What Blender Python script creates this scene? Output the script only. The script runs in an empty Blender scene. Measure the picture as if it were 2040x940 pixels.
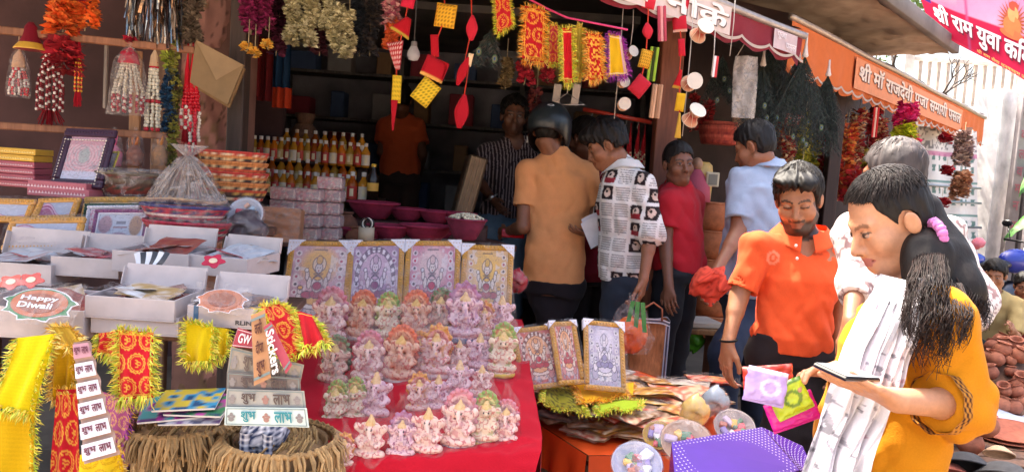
import bpy, math, random
import numpy as np
from mathutils import Vector, Matrix
sc = bpy.context.scene
COL = sc.collection
random.seed(7); RS = np.random.RandomState(11)
PI = math.pi; R = math.radians

# ------------------------------------------------------------------ camera
FPX = 1500.0
pitch, roll = R(4.5), R(4.0)
fw = Vector((0, math.cos(pitch), -math.sin(pitch)))
u0 = Vector((0, math.sin(pitch), math.cos(pitch)))
rt = Vector((1, 0, 0)) * math.cos(roll) + u0 * math.sin(roll)
up = u0 * math.cos(roll) - Vector((1, 0, 0)) * math.sin(roll)
EYE = Vector((0, 0, 1.45))
cam = bpy.data.cameras.new('camera'); camo = bpy.data.objects.new('camera', cam); COL.objects.link(camo)
cam.sensor_width = 36; cam.lens = 36 * FPX / 2040; cam.clip_start = .05; cam.clip_end = 3000
camo.matrix_world = Matrix(((rt.x, up.x, -fw.x, EYE.x), (rt.y, up.y, -fw.y, EYE.y), (rt.z, up.z, -fw.z, EYE.z), (0, 0, 0, 1)))
sc.camera = camo
# ------------------------------------------------------------------ light
SUN = Vector((-.34, .37, 1.0)).normalized()          # towards the sun
world = bpy.data.worlds.new('World'); sc.world = world; world.use_nodes = True
wn = world.node_tree; bg = wn.nodes['Background']
sky = wn.nodes.new('ShaderNodeTexSky'); sky.sky_type = 'NISHITA'; sky.sun_disc = False
sky.sun_elevation = math.asin(SUN.z); sky.sun_rotation = math.atan2(SUN.x, SUN.y)
sky.air_density = 1.0; sky.dust_density = 9.0; sky.ozone_density = .0
wn.links.new(sky.outputs[0], bg.inputs[0]); bg.inputs[1].default_value = .15
sl = bpy.data.lights.new('sun', 'SUN'); sl.energy = 3.1; sl.angle = R(.5); sl.color = (1, .94, .84)
slo = bpy.data.objects.new('sun', sl); COL.objects.link(slo)
slo.rotation_euler = SUN.to_track_quat('Z', 'Y').to_euler(); slo.location = (0, 0, 8)
sc.view_settings.view_transform = 'Standard'; sc.view_settings.look = 'None'
sc.view_settings.exposure = 2.38; sc.view_settings.gamma = 1
sc.cycles.transparent_max_bounces = 12; sc.cycles.max_bounces = 7; sc.cycles.diffuse_bounces = 5

# ------------------------------------------------------------------ pixel -> place (for surveying the real positions)
def D(px, py):
    return fw + rt * ((px - 1020) / FPX) + up * ((470 - py) / FPX)
def P(px, py, d): return EYE + D(px, py) * d
def PZ(px, py, z): v = D(px, py); return EYE + v * ((z - EYE.z) / v.z)
def W(px, d): return px * d / FPX
A0 = Vector((.37, 3.48, 0)); AU = Vector((.73, .684, 0)); AO = Vector((.684, -.73, 0))
def AW(s, off, z): v = A0 + AU * s + AO * off; return Vector((v.x, v.y, z))
def PA(px, py, off=0):
    v = D(px, py); q = A0 + AO * off - EYE
    return EYE + v * (q.dot(AO) / v.dot(AO))

# ------------------------------------------------------------------ colour + materials
def C(h):
    c = [int(h[i:i+2], 16) / 255 for i in (0, 2, 4)]
    return np.array([x / 12.92 if x < .04045 else ((x + .055) / 1.055) ** 2.4 for x in c])
MATS = {}
def mat(kind):
    if kind in MATS: return MATS[kind]
    spec = dict(cloth=(.88, .05, 260, .3, .0), satin=(.38, .12, 40, .2, .0), skin=(.5, .08, 90, .12, .0), hair=(.6, .3, 60, .5, .0),
                paper=(.6, .07, 20, .06, .0), card=(.75, .1, 14, .12, 0), gloss=(.25, .06, 20, .06, .0), metal=(.3, .1, 18, .1, 1), wood=(.65, .3, 9, .35, 0),
                clay=(.85, .22, 30, .35, 0), plaster=(.9, .25, 3, .5, 0), concrete=(.92, .3, 2.2, .6, 0), petal=(.7, .18, 60, .2, 0),
                straw=(.8, .3, 80, .3, 0), dirt=(.97, .35, 5, .8, 0), helmet=(.33, .08, 30, .05, 0), leaf=(.55, .2, 30, .2, 0), tin=(.45, .15, 25, .2, .6),
                print=(.42, .04, 12, .04, 0), metallic=(.22, .15, 50, .3, .9), plastic=(.4, .06, 20, .05, 0))
    m = bpy.data.materials.new(kind); m.use_nodes = True; t = m.node_tree; N = t.nodes; Lk = t.links
    b = N['Principled BSDF']; MATS[kind] = m
    if kind in ('film', 'filmlight', 'filmthick', 'filmdusty'):
        N.remove(b); out = N['Material Output']
        tr = N.new('ShaderNodeBsdfTransparent'); tr.inputs[0].default_value = (.97, .96, .97, 1)
        g = N.new('ShaderNodeBsdfPrincipled'); g.inputs['Base Color'].default_value = (.66, .6, .57, 1) if kind != 'filmdusty' else (.55, .48, .42, 1)
        g.inputs['Roughness'].default_value = .24
        tc = N.new('ShaderNodeTexCoord'); no = N.new('ShaderNodeTexNoise'); no.inputs['Scale'].default_value = 26; no.inputs['Detail'].default_value = 5; no.inputs['Distortion'].default_value = 1.5
        Lk.new(tc.outputs['Object'], no.inputs['Vector'])
        bu = N.new('ShaderNodeBump'); bu.inputs['Strength'].default_value = .9; bu.inputs['Distance'].default_value = .01; Lk.new(no.outputs[0], bu.inputs['Height']); Lk.new(bu.outputs[0], g.inputs['Normal'])
        rg = N.new('ShaderNodeValToRGB'); k = {'film': (.03, .34), 'filmlight': (.015, .2), 'filmthick': (.1, .5), 'filmdusty': (.4, .7)}[kind]
        rg.color_ramp.elements[0].position = .42; rg.color_ramp.elements[0].color = (k[0],) * 3 + (1,); rg.color_ramp.elements[1].position = .75; rg.color_ramp.elements[1].color = (k[1],) * 3 + (1,)
        Lk.new(no.outputs[0], rg.inputs[0])
        mx = N.new('ShaderNodeMixShader'); Lk.new(rg.outputs[0], mx.inputs[0]); Lk.new(tr.outputs[0], mx.inputs[1]); Lk.new(g.outputs[0], mx.inputs[2]); Lk.new(mx.outputs[0], out.inputs[0])
        return m
    if kind == 'glass':
        b.inputs['Roughness'].default_value = .08
        at = N.new('ShaderNodeAttribute'); at.attribute_name = 'Col'; Lk.new(at.outputs[0], b.inputs['Base Color'])
        b.inputs['Transmission Weight'].default_value = .3; b.inputs['IOR'].default_value = 1.35
        return m
    rough, var, scale, bump, metal = spec[kind]
    at = N.new('ShaderNodeAttribute'); at.attribute_name = 'Col'
    tc = N.new('ShaderNodeTexCoord'); mp = N.new('ShaderNodeMapping'); Lk.new(tc.outputs['Object'], mp.inputs[0])
    if kind == 'wood': mp.inputs['Scale'].default_value = (6, 6, .6)
    if kind == 'straw': mp.inputs['Scale'].default_value = (1, 1, .25)
    if kind == 'hair': mp.inputs['Scale'].default_value = (1, 1, .3)
    no = N.new('ShaderNodeTexNoise'); no.inputs['Scale'].default_value = scale; no.inputs['Detail'].default_value = 6; no.inputs['Roughness'].default_value = .6
    Lk.new(mp.outputs[0], no.inputs['Vector'])
    mr = N.new('ShaderNodeMapRange'); mr.inputs[1].default_value = .25; mr.inputs[2].default_value = .75; mr.inputs[3].default_value = 1 - var * 1.6; mr.inputs[4].default_value = 1 + var
    Lk.new(no.outputs[0], mr.inputs[0])
    no2 = N.new('ShaderNodeTexNoise'); no2.inputs['Scale'].default_value = max(1.5, scale / 12); no2.inputs['Detail'].default_value = 3; Lk.new(mp.outputs[0], no2.inputs['Vector'])
    mr2 = N.new('ShaderNodeMapRange'); mr2.inputs[1].default_value = .3; mr2.inputs[2].default_value = .7; mr2.inputs[3].default_value = 1 - var; mr2.inputs[4].default_value = 1 + var * .5; Lk.new(no2.outputs[0], mr2.inputs[0])
    mu = N.new('ShaderNodeMath'); mu.operation = 'MULTIPLY'; Lk.new(mr.outputs[0], mu.inputs[0]); Lk.new(mr2.outputs[0], mu.inputs[1])
    vm = N.new('ShaderNodeVectorMath'); vm.operation = 'SCALE'; Lk.new(at.outputs[0], vm.inputs[0]); Lk.new(mu.outputs[0], vm.inputs['Scale'])
    Lk.new(vm.outputs[0], b.inputs['Base Color'])
    b.inputs['Roughness'].default_value = rough; b.inputs['Metallic'].default_value = metal
    if bump:
        bu = N.new('ShaderNodeBump'); bu.inputs['Strength'].default_value = bump; bu.inputs['Distance'].default_value = .02 if kind in ('concrete', 'dirt', 'plaster') else .004
        Lk.new(no.outputs[0], bu.inputs['Height']); Lk.new(bu.outputs[0], b.inputs['Normal'])
    if kind == 'skin':
        b.inputs['Subsurface Weight'].default_value = .06; b.inputs['Subsurface Radius'].default_value = (.012, .005, .003); b.inputs['Subsurface Scale'].default_value = 1
    if kind == 'hair': b.inputs['Specular IOR Level'].default_value = .3
    if kind == 'cloth': b.inputs['Sheen Weight'].default_value = .04; b.inputs['Specular IOR Level'].default_value = .15
    return m

# ------------------------------------------------------------------ mesh kit
class M:
    def __init__(s): s.V = []; s.F = []; s.K = []; s.n = 0
    def add(s, VF, col=(.5, .5, .5), loc=None, rot=None, sc_=None):
        V, F = VF; V = np.asarray(V, float).reshape(-1, 3)
        if sc_ is not None: V = V * np.asarray(sc_, float)
        if rot is not None: V = V @ rotm(rot).T
        if loc is not None: V = V + np.asarray(loc, float)
        col = np.asarray(col, float)
        if col.ndim == 1: col = np.tile(col, (len(V), 1))
        for f in (F if isinstance(F, (list, tuple)) else [F]):
            f = np.asarray(f, int)
            if f.size: s.F.append(f + s.n)
        s.V.append(V); s.K.append(col); s.n += len(V); return s
    def mesh(s, name, kind, smooth=True):
        me = bpy.data.meshes.new(name)
        V = np.concatenate(s.V); K = np.concatenate(s.K)
        ls, cnt = [], []
        for f in s.F: ls.append(f.ravel()); cnt.append(np.full(len(f), f.shape[1]))
        ls = np.concatenate(ls); cnt = np.concatenate(cnt)
        me.vertices.add(len(V)); me.vertices.foreach_set('co', V.astype(np.float32).ravel())
        me.loops.add(len(ls)); me.loops.foreach_set('vertex_index', ls.astype(np.int32))
        me.polygons.add(len(cnt)); st = np.concatenate([[0], np.cumsum(cnt)[:-1]])
        me.polygons.foreach_set('loop_start', st.astype(np.int32)); me.polygons.foreach_set('loop_total', cnt.astype(np.int32))
        me.polygons.foreach_set('use_smooth', np.full(len(cnt), bool(smooth)))
        ca = me.color_attributes.new('Col', 'FLOAT_COLOR', 'POINT')
        ca.data.foreach_set('color', np.concatenate([np.clip(K, 0, 1), np.ones((len(K), 1))], 1).astype(np.float32).ravel())
        me.update(calc_edges=True); me.validate(); me.materials.append(mat(kind)); return me
def rotm(r):
    if isinstance(r, np.ndarray) and r.ndim == 2: return r
    if isinstance(r, Matrix): return np.array(r.to_3x3())
    cx, sx, cy, sy, cz, sz = math.cos(r[0]), math.sin(r[0]), math.cos(r[1]), math.sin(r[1]), math.cos(r[2]), math.sin(r[2])
    X = np.array([[1, 0, 0], [0, cx, -sx], [0, sx, cx]]); Y = np.array([[cy, 0, sy], [0, 1, 0], [-sy, 0, cy]]); Z = np.array([[cz, -sz, 0], [sz, cz, 0], [0, 0, 1]])
    return Z @ Y @ X
def box(sx, sy, sz, b=None, base=False):
    h = np.array([sx, sy, sz]) / 2; b = min(h) * .12 if b is None else b; b = min(b, min(h) * .9)
    V = []; cs = [(i, j, k) for i in (-1, 1) for j in (-1, 1) for k in (-1, 1)]
    for c in cs:
        for a in range(3):
            v = (h - b) * c; v[a] = h[a] * c[a]; V.append(v)
    V = np.array(V); ix = {c: i * 3 for i, c in enumerate(cs)}; Q = []; T = []
    for a in range(3):
        o = [x for x in range(3) if x != a]
        for s in (-1, 1):
            q = []
            for p in ((-1, -1), (1, -1), (1, 1), (-1, 1)):
                c = [0, 0, 0]; c[a] = s; c[o[0]] = p[0]; c[o[1]] = p[1]; q.append(ix[tuple(c)] + a)
            Q.append(q)
        for p in ((-1, -1), (1, -1), (1, 1), (-1, 1)):
            c1 = [0, 0, 0]; c1[a] = -1; c1[o[0]] = p[0]; c1[o[1]] = p[1]; c2 = list(c1); c2[a] = 1
            i1, i2 = ix[tuple(c1)], ix[tuple(c2)]; Q.append([i1 + o[0], i2 + o[0], i2 + o[1], i1 + o[1]])
    for c in cs: T.append([ix[c], ix[c] + 1, ix[c] + 2])
    fix = []
    for f in Q + T:
        p = V[f]; n = np.cross(p[1] - p[0], p[2] - p[0]); fix.append(f if n @ p.mean(0) > 0 else f[::-1])
    if base: V = V + [0, 0, h[2]]
    return V, [np.array(fix[:len(Q)]), np.array(fix[len(Q):])]
def gridf(nu, nv, wrapu=False):
    i, j = np.meshgrid(np.arange(nu if wrapu else nu - 1), np.arange(nv - 1), indexing='ij'); i = i.ravel(); j = j.ravel(); i2 = (i + 1) % nu
    return np.stack([i * nv + j, i2 * nv + j, i2 * nv + j + 1, i * nv + j + 1], 1)
def grid(nu, nv, fn):
    u, v = np.meshgrid(np.linspace(0, 1, nu), np.linspace(0, 1, nv), indexing='ij')
    x, y, z = fn(u.ravel(), v.ravel()); return np.stack([x + 0 * u.ravel(), y + 0 * u.ravel(), z + 0 * u.ravel()], 1), gridf(nu, nv)
def lathe(prof, n=16):
    p = np.array(prof, float); a = np.linspace(0, 2 * PI, n, endpoint=False)
    V = np.stack([np.outer(np.cos(a), p[:, 0]), np.outer(np.sin(a), p[:, 0]), np.tile(p[:, 1], (n, 1))], 2).reshape(-1, 3)
    return V, gridf(n, len(p), True)
def ell(rx, ry, rz, n=12, m=8):
    t = np.linspace(-PI / 2, PI / 2, m); V, F = lathe(np.stack([np.cos(t) + 1e-4, np.sin(t)], 1), n); return V * [rx, ry, rz], F
def tube(pts, r, n=6, caps=True, flat=1.0):
    p = np.array([tuple(q) for q in pts], float); k = len(p); r = np.broadcast_to(np.asarray(r, float), (k,))
    t = np.gradient(p, axis=0) if k > 2 else np.tile(p[-1] - p[0], (k, 1)); t /= np.linalg.norm(t, axis=1)[:, None] + 1e-9
    ref = np.array([0, 0, 1.]) if abs(t[0][2]) < .9 else np.array([1., 0, 0])
    nn = []
    c = np.cross(t[0], ref); c /= np.linalg.norm(c) + 1e-9
    for i in range(k): c = c - t[i] * (c @ t[i]); c /= np.linalg.norm(c) + 1e-9; nn.append(c.copy())
    nn = np.array(nn); bb = np.cross(t, nn); a = np.linspace(0, 2 * PI, n, endpoint=False)
    V = p[None] + r[None, :, None] * (np.cos(a)[:, None, None] * nn[None] + flat * np.sin(a)[:, None, None] * bb[None])
    V = V.reshape(-1, 3); F = [gridf(n, k, True)[:, ::-1]]
    if caps: F += [np.array([[i * k for i in range(n)]]), np.array([[i * k + k - 1 for i in range(n)][::-1]])]
    return V, F
def quad(a, b, c, d): return np.array([tuple(a), tuple(b), tuple(c), tuple(d)], float), np.array([[0, 1, 2, 3]])
def poly_ext(pts, th):            # outline in xz, thickness along y
    p = np.array(pts, float); n = len(p); V = np.concatenate([np.stack([p[:, 0], np.full(n, -th / 2), p[:, 1]], 1), np.stack([p[:, 0], np.full(n, th / 2), p[:, 1]], 1)])
    i = np.arange(n); j = (i + 1) % n
    return V, [np.array([list(range(n))]), np.array([list(range(n, 2 * n))[::-1]]), np.stack([i, i + n, j + n, j], 1)]
def obj(name, m, kind='paper', parent=None, smooth=True, loc=None, stuff=False):
    me = m if isinstance(m, bpy.types.Mesh) else m.mesh(name, kind, smooth)
    o = bpy.data.objects.new(name, me); COL.objects.link(o)
    if parent is not None: o.parent = parent
    if loc is not None: o.location = loc
    if stuff: o['kind'] = 'stuff'
    return o
def tag(o, label, cat, group=None):
    o['label'] = label; o['category'] = cat
    if group: o['group'] = group
    return o
def thing(name, label, cat, loc=(0, 0, 0), rot=0, group=None):
    o = bpy.data.objects.new(name, None); COL.objects.link(o); o.location = loc; o.empty_display_size = .05
    if isinstance(rot, (int, float)): o.rotation_euler = (0, 0, rot)
    elif isinstance(rot, (Matrix,)): o.rotation_euler = rot.to_3x3().to_euler()
    else: o.rotation_euler = rot
    return tag(o, label, cat, group)
def structure(name, m, kind, smooth=False, loc=None):
    o = obj(name, m, kind, None, smooth, loc); o['kind'] = 'structure'; return o
def dup(root, loc, rot=None, label=None, scale=None, group=None):
    r = root.copy(); COL.objects.link(r); r.location = loc
    if rot is not None: r.rotation_euler = (0, 0, rot) if isinstance(rot, (int, float)) else rot
    if scale is not None: r.scale = (scale,) * 3 if isinstance(scale, (int, float)) else scale
    if label: r['label'] = label
    if group: r['group'] = group
    for ch in list(root.children):
        c = ch.copy(); COL.objects.link(c); c.parent = r
        for g in ch.children: d = g.copy(); COL.objects.link(d); d.parent = c
    return r
def frame3(a, b, c):              # matrix: x along a->b, y away, z towards c (for things leaning in space)
    x = (b - a).normalized(); z = (c - a); z = (z - x * z.dot(x)).normalized(); y = z.cross(x)
    return Matrix(((x.x, y.x, z.x), (x.y, y.y, z.y), (x.z, y.z, z.z)))
# ------------------------------------------------------------------ noise
def h3(i, j, k):
    n = (i.astype(np.int64) * 374761393 + j.astype(np.int64) * 668265263 + k.astype(np.int64) * 2147483647 // 7) & 0x7fffffff
    n = ((n ^ (n >> 13)) * 1274126177) & 0x7fffffff; return ((n ^ (n >> 16)) & 0xffff) / 65535.0
def noise(x, y, z):
    x, y, z = np.broadcast_arrays(x, y, z); i, j, k = np.floor(x), np.floor(y), np.floor(z); u, v, w = x - i, y - j, z - k
    u = u * u * (3 - 2 * u); v = v * v * (3 - 2 * v); w = w * w * (3 - 2 * w); r = 0
    for a in (0, 1):
        for b in (0, 1):
            for c in (0, 1):
                r = r + (u if a else 1 - u) * (v if b else 1 - v) * (w if c else 1 - w) * h3(i + a, j + b, k + c)
    return r * 2 - 1
# ------------------------------------------------------------------ text
def text(s, bold=.0, sp=1.0):
    """mesh of flat lettering, x right z up, unit cap size; '~' puts the subjoined ra stroke under the letter before it"""
    def tm(body):
        c = bpy.data.curves.new('t', 'FONT'); c.body = body; c.size = 1; c.offset = min(bold, .008); c.resolution_u = 3; c.space_character = sp
        o = bpy.data.objects.new('t', c); COL.objects.link(o); bpy.context.view_layer.update()
        me = bpy.data.meshes.new_from_object(o.evaluated_get(bpy.context.evaluated_depsgraph_get())); bpy.data.objects.remove(o); bpy.data.curves.remove(c)
        V = np.zeros(len(me.vertices) * 3, np.float32); me.vertices.foreach_get('co', V); V = V.reshape(-1, 3)
        F = [list(p.vertices) for p in me.polygons]; bpy.data.meshes.remove(me); return V, F
    m = M(); clean = s.replace('~', '')
    V, F = tm(clean)
    if len(V) == 0: return m
    wl = V[:, 0].max()
    tri = {}
    for f in F: tri.setdefault(len(f), []).append(f)
    for i, (dx, dz) in enumerate(((0, 0), (1, 0), (0, 1), (1, 1))[:4 if bold > .015 else 1]): m.add((np.stack([V[:, 0] + dx * bold * 1.1, np.full(len(V), -.0003 * i), V[:, 1] + dz * bold * .8], 1), [np.array(v) for v in tri.values()]))
    if '~' in s:
        pos = 0; out = ''
        for ch in s:
            if ch == '~':
                x = tm(out)[0][:, 0].max(); w_ = .05 + bold
                m.add(quad((x - .46, 0, .02), (x - .40 + w_, 0, .06), (x - .14 + w_, 0, .27), (x - .2, 0, .27)))
            else: out += ch
    return m
def fit_text(s, wdt, hgt, col, bold=.012, y=0, x0=0, z0=0, sp=1.0, rot=None):
    """lettering scaled to a width x height box with its lower left corner at x0,z0 on the plane y"""
    t = text(s, bold, sp); V = np.concatenate(t.V); lo = V.min(0); hi = V.max(0); sx = wdt / (hi[0] - lo[0]); sz = hgt / (hi[2] - lo[2]); m = M()
    lo[1] = 0; V = (V - lo) * [sx, 1, sz] + [x0, y, z0]; m.V = [V]; m.F = t.F; m.n = len(V); m.K = [np.tile(col, (len(V), 1))]
    return m
def put(m, o):                    # merge an M into another M
    for f in o.F: m.F.append(f + m.n)
    m.V += o.V; m.K += o.K; m.n += o.n; return m
# ------------------------------------------------------------------ implicit surfaces (smooth unions, then a net of quads)
def axis(lo, hi, h, fine=()):
    x = [lo]
    while x[-1] < hi:
        hh = h
        for (a, b, f) in fine:
            if a - h < x[-1] < b: hh = min(hh, f)
        x.append(x[-1] + hh)
    return np.array(x)
class S:
    def __init__(s, lo, hi, h, fine=None):
        f = fine or [(), (), ()]
        s.ax = [axis(lo[i], hi[i], h, f[i]) for i in range(3)]; s.h = h
        s.F = np.full([len(a) for a in s.ax], 1.0, np.float32)
    def win(s, lo, hi):
        sl = tuple(slice(max(0, int(np.searchsorted(s.ax[i], lo[i])) - 1), int(np.searchsorted(s.ax[i], hi[i])) + 1) for i in range(3))
        g = np.meshgrid(*[s.ax[i][sl[i]] for i in range(3)], indexing='ij', sparse=True); return sl, g
    def mix(s, sl, d, k, sub=False):
        f = s.F[sl]
        if sub: f = -f
        d = d.astype(np.float32) if isinstance(d, np.ndarray) else d
        if k > 0:
            q = np.clip(k - np.abs(f - d), 0, None) / k; r = np.minimum(f, d) - q * q * k * .25
        else: r = np.minimum(f, d)
        s.F[sl] = -r if sub else r
    def cone(s, a, b, ra, rb, k=.0, sub=False, flat=None):
        a = np.array(a, float); b = np.array(b, float); m = max(ra, rb) + k + 2 * s.h + .012
        if flat is not None: m *= 1.0
        sl, (x, y, z) = s.win(np.minimum(a, b) - m, np.maximum(a, b) + m)
        ab = b - a; L = ab @ ab + 1e-9; px, py, pz = x - a[0], y - a[1], z - a[2]
        t = np.clip((px * ab[0] + py * ab[1] + pz * ab[2]) / L, 0, 1)
        dx, dy, dz = px - t * ab[0], py - t * ab[1], pz - t * ab[2]
        if flat is not None:
            n = np.array(flat[0], float); n /= np.linalg.norm(n); q = dx * n[0] + dy * n[1] + dz * n[2]; e = 1 / flat[1] - 1
            dx, dy, dz = dx + q * n[0] * e, dy + q * n[1] * e, dz + q * n[2] * e
        s.mix(sl, np.sqrt(dx * dx + dy * dy + dz * dz) - (ra + (rb - ra) * t), k, sub)
    def ell(s, c, r, Rm=None, k=.0, sub=False):
        c = np.array(c, float); r = np.array(r, float); m = (r.max() + k + 2 * s.h + .01) * np.ones(3)
        sl, (x, y, z) = s.win(c - m, c + m); x, y, z = x - c[0], y - c[1], z - c[2]
        if Rm is not None: x, y, z = [Rm[0, i] * x + Rm[1, i] * y + Rm[2, i] * z for i in range(3)]
        q = np.sqrt((x / r[0]) ** 2 + (y / r[1]) ** 2 + (z / r[2]) ** 2); q2 = np.sqrt((x / r[0] ** 2) ** 2 + (y / r[1] ** 2) ** 2 + (z / r[2] ** 2) ** 2) + 1e-6
        s.mix(sl, q * (q - 1) / q2, k, sub)
    def loft(s, levels, cfun, yaw, k=.0, p=2.3, cut=None):
        """levels: z, half width, half depth, centre x,y ; elliptical sections turned by yaw"""
        L = np.array(levels, float); zs = L[:, 0]; m = L[:, 1:3].max() + .05
        sl, (x, y, z) = s.win([L[:, 3].min() - m, L[:, 4].min() - m, zs.min() - .05], [L[:, 3].max() + m, L[:, 4].max() + m, zs.max() + .05])
        zz = z.ravel(); it = lambda c: np.interp(zz, zs, L[:, c])[None, None, :]
        a, b, cx, cy = it(1), it(2), it(3), it(4); x = x - cx; y = y - cy; c_, s_ = math.cos(yaw), math.sin(yaw)
        u = x * c_ + y * s_; v = -x * s_ + y * c_
        d = ((np.abs(u / a) ** p + np.abs(v / b) ** p) ** (1 / p) - 1) * np.minimum(a, b)
        d = np.maximum(d, np.maximum(zs.min() - z, z - zs.max())); s.mix(sl, d, k)
    def warp(s, fn):
        I = np.nonzero(np.abs(s.F) < .035); s.F[I] += fn(*[s.ax[i][I[i]] for i in range(3)]).astype(np.float32)
    def cut(s, fn):
        g = np.meshgrid(*s.ax, indexing='ij', sparse=True); s.F = np.maximum(s.F, fn(*g)).astype(np.float32)
    def net(s):
        F = s.F; F[0] = F[-1] = 1; F[:, 0] = F[:, -1] = 1; F[:, :, 0] = F[:, :, -1] = 1
        B = F < 0; n = [x - 1 for x in F.shape]; cs = [(i, j, k) for i in (0, 1) for j in (0, 1) for k in (0, 1)]
        cnt = np.zeros(n, np.int8)
        for c in cs: cnt += B[c[0]:c[0] + n[0], c[1]:c[1] + n[1], c[2]:c[2] + n[2]]
        act = (cnt > 0) & (cnt < 8); I = np.argwhere(act); ids = np.full(n, -1, np.int32); ids[act] = np.arange(len(I))
        v = {c: F[I[:, 0] + c[0], I[:, 1] + c[1], I[:, 2] + c[2]] for c in cs}
        acc = np.zeros((len(I), 3)); num = np.zeros(len(I))
        for a in range(3):
            for c in cs:
                if c[a]: continue
                e = list(c); e[a] = 1; va, vb = v[c], v[tuple(e)]; mk = (va < 0) != (vb < 0)
                t = np.where(mk, va / np.where(mk, va - vb, 1), 0); p = np.tile(np.array(c, float), (len(I), 1)); p[:, a] = t
                acc += p * mk[:, None]; num += mk
        acc /= num[:, None]; V = np.zeros_like(acc)
        for a in range(3): g = s.ax[a]; V[:, a] = g[I[:, a]] + (g[I[:, a] + 1] - g[I[:, a]]) * acc[:, a]
        Q = []
        for a in range(3):
            b, c = (a + 1) % 3, (a + 2) % 3; sA = [slice(None)] * 3; sB = [slice(None)] * 3; sA[a] = slice(0, -1); sB[a] = slice(1, None)
            A, Bb = B[tuple(sA)], B[tuple(sB)]
            for flag, ch in ((A & ~Bb, 0), (~A & Bb, 1)):
                J = np.argwhere(flag); J = J[(J[:, b] > 0) & (J[:, c] > 0) & (J[:, b] < n[b]) & (J[:, c] < n[c])]
                if not len(J): continue
                def g(ob, oc): K = J.copy(); K[:, b] += ob; K[:, c] += oc; return ids[K[:, 0], K[:, 1], K[:, 2]]
                q = np.stack([g(-1, -1), g(0, -1), g(0, 0), g(-1, 0)], 1); q = q if ch == 0 else q[:, ::-1]; Q.append(q)
        Q = np.concatenate(Q); Q = Q[(Q >= 0).all(1)]
        return V, Q
def emit(name, s, kind, colfn, root, smooth=True):
    V, Q = s.net(); V0 = V.copy(); m = M(); K = colfn(V) if callable(colfn) else np.asarray(colfn)
    Mi = root.matrix_basis.inverted() if root is not None else Matrix()
    A = np.array(Mi); m.add((V0 @ A[:3, :3].T + A[:3, 3], Q), K); return obj(name, m, kind, root, smooth)
def mixc(K, mask, col): mask = np.clip(mask, 0, 1)[:, None]; return K * (1 - mask) + np.asarray(col)[None] * mask

# ------------------------------------------------------------------ people
SKIN = {'brown': C('a06c4c'), 'dark': C('6e4632'), 'mid': C('8a5a40'), 'fair': C('c08a68')}
def rhead(yaw, pit, rol): # local front +y ; pitch positive = looks down
    return np.array((Matrix.Rotation(yaw, 3, 'Z') @ Matrix.Rotation(-pit, 3, 'X') @ Matrix.Rotation(rol, 3, 'Y')))
def head_sdf(s, c, Rm, sz, ears=True, k=.012, nose=1.0):
    L = lambda p: np.array(c) + Rm @ (np.array(p) * sz)
    e = lambda p, r, k_=k, sub=False, rr=Rm: s.ell(L(p), np.array(r) * sz, rr, k_ * sz, sub)
    co = lambda a, b, ra, rb, k_=k, sub=False: s.cone(L(a), L(b), ra * sz, rb * sz, k_ * sz, sub)
    e((0, -.014, .036), (.074, .094, .082), 0); e((0, .024, -.04), (.058, .062, .068), .03)
    co((0, .058, -.098), (0, .062, -.094), .021, .021, .03); co((-.05, -.005, -.068), (-.02, .05, -.1), .018, .018, .03); co((.05, -.005, -.068), (.02, .05, -.1), .018, .018, .03)
    for x in (-1, 1):
        e((x * .041, .055, -.028), (.024, .024, .024), .03); co((x * .012, .077, .02), (x * .044, .066, .022), .012, .011, .02)
        e((x * .031, .094, .001), (.018, .016, .011), .012, True); e((x * .031, .073, .0), (.0145, .0155, .0135), .003)
        co((x * .018, .087, -.003), (x * .043, .08, -.004), .0028, .0028, .003)
        co((x * .011, .094, -.04), (x * .011, .092, -.038), .0085, .008, .006)
        if ears:
            Ra = Rm @ rotm((0, R(8) * x, R(-22) * -x))
            s.ell(L((x * .079, -.012, -.012)), np.array((.008, .018, .030)) * sz, Ra, .006 * sz); s.ell(L((x * .088, -.006, -.008)), np.array((.005, .009, .017)) * sz, Ra, .004 * sz, True)
    co((0, .082, .01), (0, .102 + .004 * nose, -.034), .0085, .012, .012); co((0, .078, -.056), (0, .079, -.084), .018, .018, .02)
    co((-.02, .08, -.064), (0, .0925, -.061), .006, .0075, .006); co((.02, .08, -.064), (0, .0925, -.061), .006, .0075, .006)
    co((-.017, .08, -.074), (0, .09, -.0745), .007, .0088, .005); co((.017, .08, -.074), (0, .09, -.0745), .007, .0088, .005)
    co((-.022, .086, -.0682), (.022, .086, -.0682), .0022, .0022, .003, True)
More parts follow.
